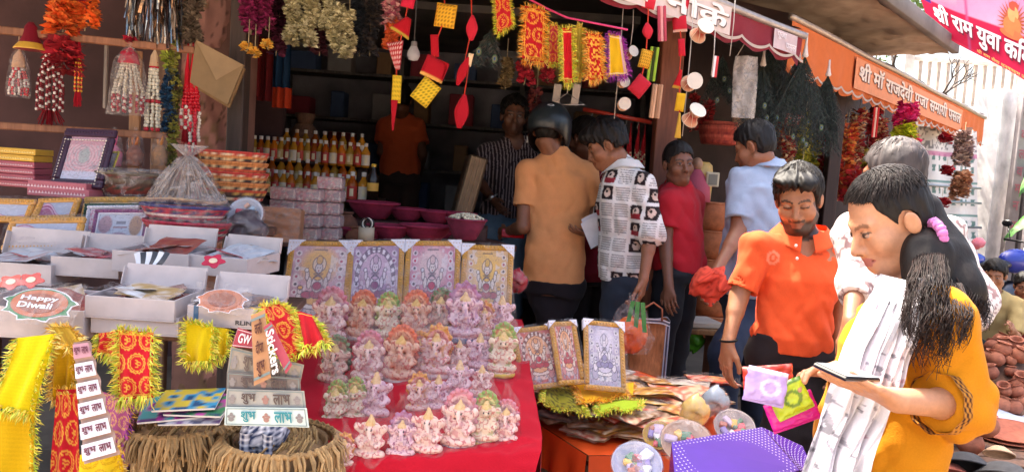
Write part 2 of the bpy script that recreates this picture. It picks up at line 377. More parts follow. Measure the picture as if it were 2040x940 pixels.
def head_cols(K, V, c, Rm, sz, skin, beard=None, lip=None, brow=1, down=False, skn=1):
    q = (V - np.array(c)) @ Rm / sz; x, y, z = q[:, 0], q[:, 1], q[:, 2]; near = (np.linalg.norm(q, axis=1) < .16) & (y > -.005)
    lipm = ((np.abs(x) < .026 - np.abs(z + .068) * .9) & (np.abs(z + .0685) < .0115) & (y > .074) & near)
    if beard:
        nz = noise(q[:, 0] * 260, q[:, 1] * 260, q[:, 2] * 260) * .12
        bm = np.clip((-.058 - z) * 60 + .4, 0, 1) * (np.abs(z + .1) < .055) * (y > -.02) * near; mo = np.clip((1 - np.abs(z + .0545) / .008) * 2, 0, 1) * (np.abs(x) < .03) * near
        sd = (np.abs(x) > .05) * (z < .005) * (z > -.1) * (y > .0) * (y < .055)
        K = mixc(K, np.clip((np.maximum(bm, mo) * beard + nz * (bm + mo > .2)) , 0, .93), C('1d1411')); K = mixc(K, sd * beard * .75, C('1d1411'))
    K = mixc(K, lipm * .85, lip if lip is not None else skin * [.8, .58, .56])
    bz = .0245 - (np.abs(x) - .034) ** 2 * 12
    K = mixc(K, (np.abs(z - bz) < .0045) * (np.abs(np.abs(x) - .031) < .0215) * (y > .05) * brow * .9, C('18110f'))
    if not down: K = mixc(K, ((np.abs(z + .0005 + (.002 if skn else 0)) < .0030) & (np.abs(np.abs(x) - .031) < .013) & (y > .06)) * .75, C('8f837c'))
    if not down: K = mixc(K, ((np.abs(z + .0005) < .0044) & (np.abs(np.abs(x) - .031) < .0052) & (y > .06)) * 1., C('160d0a'))
    K = mixc(K, ((np.abs(z - (.0055 if not down else -.002)) < (.0024 if not down else .0034)) & (np.abs(np.abs(x) - .031) < .0155) & (y > .06)) * .85, C('120b09'))
    K = mixc(K, (np.linalg.norm(np.stack([np.abs(x) - .01, z + .045], 1), axis=1) < .0045) * (y > .08), skin * .3)
    return K
def hair_sdf(s, c, Rm, sz, style):
    L = lambda p: np.array(c) + Rm @ (np.array(p) * sz); t = style.get('t', .012)
    s.ell(L((0, -.016, .036 + t * .3)), np.array((.074 + t, .094 + t, .082 + t * 1.25)) * sz, Rm, 0)
    if style.get('nape', 1): s.ell(L((0, -.05, -.018)), np.array((.062 + t * .6, .05 + t * .5, .055)) * sz, Rm, .03 * sz)
    for b in style.get('blobs', ()): s.ell(L(b[0]), np.array(b[1]) * sz, Rm, .02 * sz)
    I = np.nonzero(s.F < .03); g = [s.ax[i][I[i]] for i in range(3)]; d = [g[i] - c[i] for i in range(3)]; F = s.F[I].astype(float)
    x, y, z = [(Rm[0, i] * d[0] + Rm[1, i] * d[1] + Rm[2, i] * d[2]) / sz for i in range(3)]
    hl = style.get('hl', .062); low = style.get('low', -.045); amp = style.get('amp', .005); ang = np.arctan2(x, y + .02)
    nz = noise(ang * 9 + z * 12, z * 26 + 3, y * 9) * amp + noise(x * 90 + y * 60, y * 40, z * 30 + 9) * amp * .6
    # the face stays free: in front of a line from the hairline over the temples to the ears
    yb = .02 + style.get('temple', 0) + np.clip(z, 0, .05) * .55 + nz * 1.5
    face = np.minimum(y - yb, hl + .008 + nz * 2.4 + style.get('side', 0) * x - np.abs(x) * .12 - np.clip(.08 - y, 0, .1) * .4 - z)
    F = np.maximum(F, face * sz); ear = .026 - np.sqrt((y + .010) ** 2 + ((z + .010) * .8) ** 2)
    F = np.maximum(F, np.minimum(ear, np.abs(x) - .05) * sz); F = np.maximum(F, (low - z) * sz)
    if style.get('fade', 1): F = np.maximum(F, (-(z + .03) + y - .02) * sz * .7)
    s.F[I] = (F + nz * sz).astype(np.float32)
def strands(m, c, Rm, sz, n, col, r0=.0012, t=.014, spread=1., hl=.06, back=.0, seed=3, length=1., wave=.004, side=.3):
    """combed locks lying on the scalp, from the parting / forehead backwards and down"""
    rs = np.random.RandomState(seed)
    for i in range(n):
        ph = rs.uniform(-PI, PI); th0 = rs.uniform(0, .55) * (1 if abs(ph) < 2.5 else 1); ln = rs.uniform(.5, 1.1) * length; pts = []; w = rs.uniform(0, 6); tt = t + rs.uniform(0, .005)
        for k in range(8):
            th = th0 + ln * k / 7; p = ph + side * k / 7 + .25 * math.sin(w + k * .9) * wave * 60
            d = np.array([math.sin(th) * math.sin(p), math.sin(th) * math.cos(p), math.cos(th)])
            q = np.array([0, -.016, .036]) + d * (np.array([.074, .094, .082]) + tt + math.sin(k * 1.3 + w) * wave)
            if q[1] > .03 and q[2] < hl - abs(q[0]) * .3: break
            pts.append(np.array(c) + Rm @ (q * sz))
        if len(pts) > 3:
            kk = len(pts); m.add(tube(pts, r0 * np.linspace(1.2, .4, kk) * rs.uniform(.6, 1.3), 3, False), col * rs.uniform(.6, 2.4) * np.array([1.1, 1, .92]))
def hand_sdf(s, wrist, f, n, size, side, curl=.5, spread=.12, k=.006, thumb=.6, base=None, grip=None):
    """f: towards the fingers, n: out of the palm, side: unit vector towards the thumb"""
    f = np.array(f, float); f /= np.linalg.norm(f); n = np.array(n, float); n -= f * (n @ f); n /= np.linalg.norm(n); t = np.cross(f, n); t = t if t @ np.array(side, float) > 0 else -t
    w = np.array(wrist, float); z = size / .185; curl = curl if hasattr(curl, '__len__') else [curl] * 4
    s.cone(w, w + f * .03 * z, .022 * z, .024 * z, .02, flat=(n, .75))
    for i, o in enumerate((.026, .009, -.009, -.025)):
        b = w + f * (.083 - abs(o - .009) * .25) * z + t * o * z * (1 + .2); s.cone(w + f * .02 * z + t * o * .5 * z, b, .014 * z, .0115 * z, .012 * z, flat=(n, .95))
        L = (.042, .047, .044, .034)[i] * z; r = (.0088, .0092, .0088, .0078)[i] * z; p = b; a = curl[i] * .35; fo = f + t * spread * (1.5 - i) * .6
        for j in range(3):
            a2 = a + curl[i] * (.0, .75, .75)[j]; a = a2; dn = fo * math.cos(a) + n * math.sin(a); q = p + dn / np.linalg.norm(dn) * L * (1, .66, .52)[j]
            s.cone(p, q, r * (1 - .08 * j), r * (.94 - .1 * j), .003 * z); p = q
    b = w + f * .022 * z + t * .022 * z + n * .006 * z; q = b + (t * .7 + f * .75 + n * .35 * thumb) * .036 * z; s.cone(b, q, .0145 * z, .0115 * z, .012 * z)
    q2 = q + (f * .85 + t * (.45 - .4 * thumb) + n * .55 * thumb) * .033 * z; s.cone(q, q2, .0108 * z, .0098 * z, .004 * z); q3 = q2 + (f * .95 + n * .25 * thumb) * .024 * z; s.cone(q2, q3, .0096 * z, .0078 * z, .003 * z)
def A(v): return np.array(tuple(v), float)
def human(label, J, skin='brown', yaw=0, head=(0, 0, 0), hs=1., sh_w=.19, bulk=1., vox=.009, hv=.005, hair=None, haircol='17120f', shirt=None, pants=None, beard=None, hands=None, group=None, helmet=False,
          ground=None, lip=None, finger=None, nose=1., shoes='2a2320', name='person', long_hair=False, locks=60, hipw=None):
    """J: head (centre), neck (base), pel (centre), sl/sr shoulders, el/er elbows, wl/wr wrists, optional kl/kr knees, al/ar ankles; all surveyed world points"""
    J = {k: A(v) for k, v in J.items()}; sk = SKIN[skin]; Rm = rhead(R(head[0]), R(head[1]), R(head[2])); hc = J['head']; c_, s_ = math.cos(yaw), math.sin(yaw)
    right = np.array([c_, s_, 0]); front = np.array([-s_, c_, 0]); pel = J['pel']; nk = J['neck']
    g0 = ground if ground is not None else .03
    for sd, sg in (('l', -1), ('r', 1)):
        J.setdefault('h' + sd, pel + right * sg * -.08 - [0, 0, .03]); J.setdefault('a' + sd, np.array([*(J['h' + sd][:2] + right[:2] * sg * -.02), g0 + .08]))
        J.setdefault('k' + sd, (J['h' + sd] + J['a' + sd]) / 2 + front * .03)
    pts = np.array(list(J.values())); lo = pts.min(0) - [.16, .16, .12]; hi = pts.max(0) + [.16, .16, .17]
    fine = [[(hc[i] - .13 * hs, hc[i] + .14 * hs, hv)] for i in range(3)]
    hands = hands or {}
    for sd in hands:
        if hands[sd].get('fine'):
            for i in range(3): fine[i].append((J['w' + sd][i] - .16, J['w' + sd][i] + .16, hands[sd]['fine']))
    root = thing(name, label, 'person', (pel[0], pel[1], g0), 0, group)
    # torso sections from hip to neck base
    def levels(inf, prof, hem=None):
        out = []
        for (f, a, b, off) in prof:
            z = pel[2] + (nk[2] - pel[2]) * f; cxy = pel[:2] + (nk[:2] - pel[:2]) * max(0, min(1, f)) ** 1.25 + front[:2] * off
            out.append((z, a * bulk + inf, b * bulk + inf, cxy[0], cxy[1]))
        return sorted(out)
    w = sh_w
    body = S(lo, hi, vox, fine)
    prof = [(-.12, .135, .105, -.01), (.0, .15, .11, -.01), (.15, .145, .105, 0), (.38, .128, .098, .0), (.65, w * .86, .115, .008), (.84, w * .84, .1, .0), (.93, w * .55, .075, 0), (1.0, .07, .06, 0)]
    body.loft(levels(0, prof), None, yaw, 0)
    top = nk + (hc - nk) * .75
    body.cone(nk - [0, 0, .03], hc + Rm @ np.array([0, -.03, -.07]) * hs, .062 * hs, .052 * hs, .03)
    for sd in 'lr':
        S_, E_, W_ = J['s' + sd], J['e' + sd], J['w' + sd]
        body.cone(nk - [0, 0, .02], S_, .05, .048, .04); body.cone(S_, E_, .05 * bulk, .038 * bulk, .03); body.cone(E_, W_, .038 * bulk, .024, .015); body.cone(E_, E_ + (W_ - E_) * .35, .038 * bulk, .037 * bulk, .01)
        H_, K_, A_ = J['h' + sd], J['k' + sd], J['a' + sd]
        body.cone(H_, K_, .074 * bulk, .052, .03); body.cone(K_, A_, .054, .036, .02); body.cone(A_, A_ + front * .14 - [0, 0, .045], .038, .028, .02)
        hd = hands.get(sd)
        if hd is None:
            f = (W_ - E_); hand_sdf(body, W_, f, np.cross(f, right) * 0 + (-right if sd == 'r' else right) * 1.0, .17, front, .55, .05, thumb=.3)
        elif hd.get('f') is not None: hand_sdf(body, W_, hd['f'], hd['n'], hd.get('size', .175), hd['t'], hd.get('curl', .5), hd.get('spread', .12), thumb=hd.get('thumb', .6))
    head_sdf(body, hc, Rm, hs, k=.012, nose=nose)
    def bc(V):
        K = np.tile(sk, (len(V), 1)); K *= (1 + .05 * noise(V[:, 0] * 30, V[:, 1] * 30, V[:, 2] * 30))[:, None]
        K = head_cols(K, V, hc, Rm, hs, sk, beard, lip, down=18 < head[1] < 30, brow=.6 if skin == 'fair' else 1); K = mixc(K, (V[:, 2] < g0 + .07) * 1., C(shoes)); return K
    emit('body', body, 'skin', bc, root); del body
    if hair:
        s = S(hc - .16 * hs - [0, 0, .02], hc + .17 * hs, hv * .9); hair_sdf(s, hc, Rm, hs, hair); ho = emit('hair', s, 'hair', lambda V: C(haircol)[None] * (1 + .5 * noise(V[:, 0] * 60, V[:, 1] * 60, V[:, 2] * 25))[:, None], root)
        if locks:
            m = M(); strands(m, hc, Rm, hs, int(locks * 2.4), C(haircol) * 1.4, t=hair.get('t', .012) * 1.05, hl=hair.get('hl', .06), r0=.0014, side=hair.get('comb', .4), seed=len(label))
            if m.n: m.V = [v - A(root.location) for v in m.V]; obj('hair_locks', m, 'hair', root)
    if pants:
        s = S(lo, [hi[0], hi[1], pel[2] + .12], vox * 1.1)
        inf = pants.get('inf', .02)
        s.loft([l for l in levels(inf, prof) if l[0] < pel[2] + .1], None, yaw, 0)
        for sd in 'lr': s.cone(J['h' + sd], J['k' + sd], .076 * bulk + inf, .055 + inf * 1.2, .03); s.cone(J['k' + sd], J['a' + sd] + [0, 0, -.01], .056 + inf, .045 + inf, .02)
        s.warp(lambda x, y, z: .008 * noise(x * 9, y * 9 + 2, z * 16) + .004 * noise(x * 22 + z * 8, y * 22, z * 30))
        s.cut(lambda x, y, z: g0 + .05 - z + 0 * x); emit('trousers', s, 'cloth', pants['col'], root)
    if shirt:
        inf = shirt.get('inf', .02); hem = shirt['hem']; vx = shirt.get('vox', vox); sw = shirt.get('sw', .07); sl_ = shirt.get('sleeve', .75); fl = shirt.get('flare', .0)
        s = S(lo - [.05, .05, 0], [hi[0] + .05, hi[1] + .05, nk[2] + .12], vx)
        hf = (hem - pel[2]) / (nk[2] - pel[2])
        pr = [(hf, .15 + fl, .115 + fl, -.005)] + [(f, a + (.012 if f < .6 else 0) + fl * max(0, .5 - f), b + (.016 if f < .6 else 0) + fl * max(0, .5 - f), o) for f, a, b, o in prof if f > hf + .05]
        s.loft(levels(inf, pr), None, yaw, 0)
        s.cone(nk - [0, 0, .03], nk - [0, 0, .0], .068 + inf * .6, .066 + inf * .5, .03)
        am = shirt.get('fold', .007); ph = len(label)
        wf = lambda x, y, z: am * noise(x * 7 + z * 2.5 + ph, y * 7, z * 7 - x * 3) + am * 1.5 * (.5 - np.abs(noise(x * 11 + z * 8 + ph, y * 11, z * 6 - x * 5))) + am * .8 * (.5 - np.abs(noise(x * 20 - z * 12 + ph, y * 20, z * 9 + x * 6))) + am * .35 * noise(x * 26 + z * 14, y * 26, z * 18)
        for sd in 'lr': s.cone(nk - [0, 0, .03], J['s' + sd], .055 + inf * .6, .05 + inf, .04)
        s.warp(wf)
        s.cut(lambda x, y, z: hem - z + .012 * noise(x * 9, y * 9, 0 * z) + 0 * x)
        main = s.F
        for sd in 'lr':           # each sleeve: a cone cut square at its end, and hollow
            S_, E_, W_ = J['s' + sd], J['e' + sd], J['w' + sd]; s.F = np.full_like(main, 1.)
            if sl_ <= 1: e0, dr = S_ + (E_ - S_) * sl_, (E_ - S_); s.cone(S_, e0 + dr * .2, .05 + inf, sw, .025)
            else: e0, dr = E_ + (W_ - E_) * (sl_ - 1), (W_ - E_); s.cone(E_, e0 + dr * .1, .048 * bulk + inf, sw, .012)
            s.warp(wf)
            dr = dr / np.linalg.norm(dr); lo2, hi2 = e0 - .16, e0 + .16; sl2, (x, y, z) = s.win(lo2, hi2)
            s.F[sl2] = np.maximum(s.F[sl2], ((x - e0[0]) * dr[0] + (y - e0[1]) * dr[1] + (z - e0[2]) * dr[2]).astype(np.float32)); s.cone(e0 - dr * .025, e0 + dr * .05, sw - .028, sw - .024, 0, True)
            if sl_ > 1:
                fore = s.F; s.F = np.full_like(main, 1.); s.cone(S_, E_, .052 * bulk + inf, .05 * bulk + inf * .8, .025); s.warp(wf); q = np.clip(.03 - np.abs(fore - s.F), 0, None) / .03; s.F = np.minimum(fore, s.F) - q * q * .03 * .25; del fore
            q = np.clip(.022 - np.abs(main - s.F), 0, None) / .022; main = np.minimum(main, s.F) - q * q * .022 * .25
        s.F = main
        nr = shirt.get('neck', .062); s.cone(nk + [0, 0, -.005] + front * .01, nk + (hc - nk) * .8, nr, nr * 1.1, .004, True)
        if shirt.get('open'): s.cone(nk + front * .085 - [0, 0, shirt['open']], nk + front * .07, .006, .045, .01, True)
        emit(shirt.get('name', 'shirt'), s, shirt.get('kind', 'cloth'), shirt['col'], root)
    return root, J, Rm, right, front
# ================================================================== SETTING
def onquad(m, a, b, c, d, off=.004):
    """maps x,z in 0..1 to the quad a (lower left) b (lower right) c (upper right) d (upper left), lifted towards the eye"""
    a, b, c, d = [A(q) for q in (a, b, c, d)]; n = np.cross(b - a, d - a); n /= np.linalg.norm(n); n = n if n @ (A(EYE) - a) > 0 else -n; out = M()
    for V in m.V:
        u, v = V[:, :1], V[:, 2:3]; out.V.append(a * (1 - u) * (1 - v) + b * u * (1 - v) + c * u * v + d * (1 - u) * v + n * (off + V[:, 1:2] * -1))
    out.F = m.F; out.K = m.K; out.n = m.n; return out
def rel(m, root): m.V = [v - A(root.location) for v in m.V]; return m
B0 = Vector((1.73, 5.0, 0)); BU = Vector((.666, .746, 0)); BO = Vector((.746, -.666, 0))
def BW(s, off, z): v = B0 + BU * s + BO * off; return Vector((v.x, v.y, z))
def slab(m, a, b, w, z0, z1, col):   # a block from a to b (xy), w = vector across
    a = Vector((a[0], a[1], 0)); b = Vector((b[0], b[1], 0)); w = Vector((w[0], w[1], 0)); L = (b - a).length; x = (b - a) / L; c = (a + b) / 2 + w / 2
    Rz = np.array([[x.x, -x.y, 0], [x.y, x.x, 0], [0, 0, 1]]); m.add(box(L, w.length, z1 - z0, .004), col, (c.x, c.y, (z0 + z1) / 2), Rz)
def gh_(x, y): return .02 * noise(x * .7, y * .7, 0 * x) + .006 * noise(x * 6, y * 6, 0 * x)
m = M(); V, F = grid(120, 160, lambda u, v: (-60 + 0 * u + (u ** 1) * 120, -60 + v * 260, 0 * u)); m.add((V, F), C('ab9a86'))
structure('ground', m, 'dirt', True, (0, 0, -.03))
m = M(); V, F = grid(140, 160, lambda u, v: (-4 + u * 13, .3 + v * 12, gh_(-4 + u * 13, .3 + v * 12))); m.add((V, F), C('5c4636')); structure('street', m, 'dirt', True)
m = M(); slab(m, (-3.4, 3.0), (.2, 3.35), (-.3, 6), .0, .15, C('6b6258')); m2 = m; structure('shop_plinth', m, 'concrete')
m = M(); slab(m, (.35, 3.9), (6.4, 10.2), (-3.5, 3.4), .0, .13, C('625548')); structure('pavement', m, 'concrete')
# shop room
t = thing('shop_building', 'two storey shop building with dark open front rooms behind all the goods', 'building', (0, 5, 0)); Lc = lambda m: rel(m, t)
def wallp(name, a, b, w, z0, z1, col, kind='plaster'): m = M(); slab(m, a, b, w, z0, z1, C(col)); return obj(name, Lc(m), kind, t, False)
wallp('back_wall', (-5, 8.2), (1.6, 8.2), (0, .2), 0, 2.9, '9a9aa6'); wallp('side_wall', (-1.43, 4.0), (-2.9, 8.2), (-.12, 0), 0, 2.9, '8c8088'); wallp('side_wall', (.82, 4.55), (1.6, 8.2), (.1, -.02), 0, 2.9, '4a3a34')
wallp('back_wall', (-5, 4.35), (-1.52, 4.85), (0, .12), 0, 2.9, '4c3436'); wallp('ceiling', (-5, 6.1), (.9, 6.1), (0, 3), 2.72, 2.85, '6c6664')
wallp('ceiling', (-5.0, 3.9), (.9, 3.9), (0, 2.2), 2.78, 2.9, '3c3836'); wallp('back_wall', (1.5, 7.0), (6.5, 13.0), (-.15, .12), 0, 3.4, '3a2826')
m = M(); pts = [(-.3, 4.5), (.75, 5.6), (5.1, 10.6), (4.6, 11.2), (.4, 8.2)]; n = len(pts); V = np.array([(x, y, 2.9) for x, y in pts] + [(x, y, 3.0) for x, y in pts]); i = np.arange(n); j = (i + 1) % n
m.add((V, [np.array([list(range(n))[::-1]]), np.array([list(range(n, 2 * n))]), np.stack([i, j, j + n, i + n], 1)]), C('57504a')); obj('floor_slab', Lc(m), 'concrete', t, False)
m = M(); slab(m, (-.2, 5.0), (5.0, 10.9), (-.2, .2), 3.0, 3.25, C('a89888')); obj('parapet', Lc(m), 'plaster', t, False)
# balcony slab seen from below at the top of the picture
E_ = P(1893, 104, 6.9); m = M(); a = E_ - BU * 4.0; b = E_; w = -BO * 1.25
def sl_pts(u, v): p = np.outer(u, A(b - a)) + A(a) + np.outer(v, A(w)); return p
V, F = grid(90, 34, lambda u, v: tuple((sl_pts(u, v) + np.outer(.012 * noise(u * 30, v * 9, 0 * u) + .01 * noise(u * 70, v * 25, 0 * u), [0, 0, 1])).T)); m.add((V, F), C('ab9884'))
slab(m, a, b, w, E_.z + .02, E_.z + .09, C('8a8078')); slab(m, a + BO * .012, b + BO * .012, BO * .06, E_.z - .02, E_.z + .1, C('77716e')); bal = obj('balcony_slab', rel(m, t), 'concrete', t, True)
# added blue tarp out of view, keeps the sun off the left stall goods
tp = thing('shade_tarp', 'added blue tarp out of view overhead, shading the left stall', 'shade_tarp', (-2, 2.6, 2.5))
m = M(); V, F = grid(30, 20, lambda u, v: (-3.2 + u * 5.4, -.85 + v * 2.3, .05 * np.sin(u * 9) * np.sin(v * 5) + .25 * v)); m.add((V, F), C('5f7896')); obj('sheet', m, 'cloth', tp)
# wall bits of the left stall: plaster pier, plank, dark door post
pr = thing('plaster_pier', 'peeling pink plastered pier between the left stall and the open shop', 'pier', (-1.555, 3.72, 0))
m = M()
def pier(u, v): x = -.12 + u * .27; z = v * 2.75; return x, .012 * noise(u * 5, v * 22, 0 * u) + .02 * (noise(u * 3 + 4, v * 9, 0 * u) > .1), z
V, F = grid(26, 150, pier); n1 = noise(V[:, 0] * 12 + 4, V[:, 2] * 5, 0 * V[:, 0]) + .5 * noise(V[:, 0] * 40, V[:, 2] * 30, 0 * V[:, 0]); K = np.tile(C('b98478'), (len(V), 1)); K = mixc(K, np.clip(n1 * 5 - .6, 0, 1), C('8c6a4e')); K = mixc(K, (np.abs(noise(V[:, 0] * 30, V[:, 2] * 16, 0 * V[:, 0] + 3)) < .045) * .8, C('4a2f2a'))
m.add((V, F), K); m.add(box(.27, .3, 2.75, .01), C('9c7264'), (.015, .17, 1.375)); obj('plaster', m, 'plaster', pr)
m = M(); m.add(box(.1, .05, 2.75, .006), C('8f6b52'), (-.2, .02, 1.375)); obj('plank', m, 'wood', pr, False)
def post(name, label, p0, w, d, h, col, cat='post', kind='wood'):
    m = M(); V, F = grid(2, 2, lambda u, v: (u, v, 0)); b = box(w, d, h, .006); m.add(b, C(col), (0, 0, h / 2)); t = thing(name, label, cat, p0); obj('shaft', m, kind, t, False)
    m = M(); m.add(box(w + .03, d + .02, .08, .006), C(col) * .8, (0, 0, .04)); obj('foot_block', m, kind, t, False); return t
post('door_post', 'dark brown timber door post beside the pink pier', (-1.345, 3.62, 0), .075, .09, 2.7, '4a3a34')
post('door_post', 'reddish brown timber post between the two shops behind the boy', (.86, 4.5, 0), .13, .12, 2.75, '7c4630')
post('door_post', 'narrow dark timber post behind the man in orange polo', (2.55, 6.15, 0), .1, .1, 2.6, '3a2622')
# awnings
def awning(label, O, U, N, s0, s1, ztop, zbot, tube_col, cloth, scallop, back, rise, group=None):
    rt_ = thing('awning', label, 'awning', O + U * s0 + Vector((0, 0, ztop)))
    f = lambda s, off, z: A(O + U * s + N * off) + np.array([0, 0, z])
    n = int((s1 - s0) * 60); S_ = np.linspace(s0, s1, n); cyc = (S_ - s0) / scallop % 1; zb = zbot - .035 * np.sin(cyc * PI) ** .7 + .035
    m = M(); V = []
    for i, s_ in enumerate(S_):
        for k in range(6): t_ = k / 5; V.append(f(s_, .008 * math.sin(s_ * 7 + k) * t_ + .012 * math.sin(s_ * 23) * t_, ztop - .02 + (zb[i] - ztop) * t_))
    m.add((np.array(V), gridf(n, 6)), C(cloth)); obj('valance', rel(m, rt_), 'cloth', rt_)
    m = M(); V = np.array([f(s_, .012, zb[i] + dz) + A(N) * .006 for i, s_ in enumerate(S_) for dz in (.012, -.004)]); m.add((V, gridf(n, 2)), C('b8a89c')); obj('hem_tape', rel(m, rt_), 'cloth', rt_)
    m = M(); m.add(tube([f(s_, 0, ztop + .004 * math.sin(s_ * 3)) for s_ in np.linspace(s0 - .03, s1 + .03, 30)], .022, 10), C(tube_col)); obj('front_pipe', rel(m, rt_), 'tin', rt_)
    m = M(); V, F = grid(60, 14, lambda u, v: tuple((A(O)[None] + np.outer(s0 + u * (s1 - s0), A(U)) + np.outer(-back * v, A(N)) + np.outer(ztop + .022 + rise * v - .05 * np.sin(v * PI) + .012 * np.sin(u * 40), [0, 0, 1])).T)); m.add((V, F), C(back_cols[cloth])); obj('roof_cloth', rel(m, rt_), 'cloth', rt_)
    return rt_, f
back_cols = {'cc6c3a': '8d7468', '7e2a35': '6d4a48'}
aw1, f1 = awning('maroon awning with pale painted sign panel above the middle shop', A0, AU, AO, -1.6, 1.82, 2.44, 2.27, 'b0a6a2', '7e2a35', .3, 1.1, .42)
aw2, f2 = awning('orange awning with raised devanagari sign over the right hand shops', B0, BU, BO, -.02, 6.15, 2.6, 2.25, 'b9a898', 'cc6c3a', .24, 1.3, .55)
# sign panels
def panel(root, f, s0, s1, z0, z1, col, name='sign_panel', off=.02):
    m = M(); m.add((np.array([f(s0, off, z0), f(s1, off, z0), f(s1, off, z1), f(s0, off, z1)]), np.array([[0, 1, 2, 3]])), C(col)); o = obj(name, rel(m, root), 'paper', root, False); return [Vector(f(s0, off, z0)), Vector(f(s1, off, z0)), Vector(f(s1, off, z1)), Vector(f(s0, off, z1))]
def letters(root, Q, s, u0_, u1_, v0, v1, col, name='lettering', bold=.03, shadow=None, off=.004):
    m = M()
    if shadow is not None: put(m, onquad(fit_text(s, u1_ - u0_, v1 - v0, C(shadow), bold, 0, u0_ + .006, v0 - .03), *Q, off=off)); off += .004
    put(m, onquad(fit_text(s, u1_ - u0_, v1 - v0, C(col), bold, 0, u0_, v0), *Q, off=off)); return obj(name, rel(m, root), 'paper', root, False)
Q = panel(aw1, f1, -1.5, .97, 2.285, 2.43, 'd0bdb4'); letters(aw1, Q, 'श~ीराम नौके', .42, .985, .16, .93, 'f0e6e0', bold=.035, shadow='6a5a58'); letters(aw1, Q, 'संचालक', .22, .38, .5, .8, '8a7470', bold=.01)
Q = panel(aw1, f1, 1.44, 1.72, 2.3, 2.41, 'c4aeb0', 'small_panel'); letters(aw1, Q, 'पूजा', .1, .5, .5, .9, 'e8dde0'); letters(aw1, Q, 'पसल', .5, .95, .1, .45, 'e8dde0')
Q = panel(aw2, f2, 1.2, 4.85, 2.31, 2.545, 'dc8858'); letters(aw2, Q, 'श~ी मॉ राजदेवी पुजा समाग~ी पसल', .02, .975, .16, .93, 'e9d6c6', bold=.035, shadow='5e4a48')
# banner across the street
bq = [P(1852, 52, 6.7), P(2100, 198, 6.1), P(2140, 20, 6.1), P(1812, -70, 6.7)]
bn = thing('banner', 'pink and red festival banner with white devanagari lettering strung across the street', 'banner', bq[0])
m = M(); V, F = grid(60, 40, lambda u, v: (u, 0 * u, v)); z = V[:, 2]; x = V[:, 0]; K = np.tile(C('e88fb4'), (len(V), 1)); K = mixc(K, np.clip((z - .55) * 2.2, 0, 1) * (x < .3) + np.clip((x - .3) * 3, 0, 1) * np.clip(.9 - z, 0, 1), C('f3d9e6')); K = mixc(K, (z < .5) * 1., C('d0284e')); K = mixc(K, (z < .03) * 1., C('e23a58'))
K = mixc(K, (x < .1) * (z > .46) * 1., C('4a3a8c')); K = mixc(K, ((np.abs(x - .05) < .022) & (z > .5)) * 1., C('e8c090')); K = mixc(K, (np.abs(x - .352) < .006) * 1., C('c25888'))
g = M(); g.add((V, F), K); gq = onquad(g, *bq, off=0); gq.V[0] += np.outer(.03 * np.sin(x * 7), [0, 1, 0]); obj('cloth', rel(gq, bn), 'cloth', bn)
letters(bn, bq, 'श~ी राम युवा क\u093fमटी प', .1, 1.02, .13, .5, 'f4ecec', bold=.045, shadow='7a1030', off=.035)
letters(bn, bq, 'श~ी राम सेवा धनुषाधाम जनकपुर उत्सव', .42, 1.0, .035, .1, 'f0d070', 'small_lettering', .01, off=.035)
m = M()                            # radiating many-armed festival figure, plain stand-in
for k in range(18):
    a = R(-20 + k * 220 / 17); u_ = .67; v_ = .64; m.add((np.array([(u_ + .03 * math.cos(a + .3), 0, v_ + .08 * math.sin(a + .3)), (u_ + .105 * math.cos(a), 0, v_ + .30 * math.sin(a)), (u_ + .03 * math.cos(a - .3), 0, v_ + .08 * math.sin(a - .3))]), np.array([[0, 1, 2]])), C('b5542e'))
for (cx, cz, rx, rz, c_) in ((.67, .6, .06, .13, 'd97a3a'), (.67, .75, .035, .1, 'e0a060'), (.67, .85, .03, .06, 'c2472c'), (.67, .5, .08, .06, 'cf6a34'), (.2, .8, .03, .08, 'c2306a'), (.23, .72, .025, .06, 'd84a7a'), (.3, .84, .03, .07, 'c2306a')):
    a = np.linspace(0, 2 * PI, 14, endpoint=False); m.add((np.stack([cx + rx * np.cos(a), 0 * a - .002, cz + rz * np.sin(a)], 1), np.array([list(range(14))])), C(c_))
obj('printed_figure', rel(onquad(m, *bq, off=.035), bn), 'paper', bn, False)
m = M(); m.add(tube([bq[3] + Vector((-.8, .2, .4)), bq[3], bq[2]], .006, 5), C('d8d0c8')); obj('rope', rel(m, bn), 'cloth', bn)
# white pier with painted letters
wp = thing('concrete_pier', 'sunlit white pier with a column of red painted letters', 'pier', (6.55, 10.1, 0)); pq = [P(1944, 520, 10.6), P(1972, 520, 10.4), P(2000, 195, 10.4), P(1968, 190, 10.6)]
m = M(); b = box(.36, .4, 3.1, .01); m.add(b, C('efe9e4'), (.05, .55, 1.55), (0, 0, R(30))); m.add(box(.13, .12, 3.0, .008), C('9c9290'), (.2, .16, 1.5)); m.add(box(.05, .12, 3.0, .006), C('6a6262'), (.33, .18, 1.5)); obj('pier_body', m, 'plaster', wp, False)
for i, (ch, z) in enumerate((('त', 2.72), ('व', 2.42), ('ल', 2.16), ('व', 1.93), ('म', 1.7), ('न', 1.47), ('म', 1.2))): obj('painted_letter', fit_text(ch, .085, .12, C('a4606a'), .03, .085, .15, z), 'paper', wp, False)
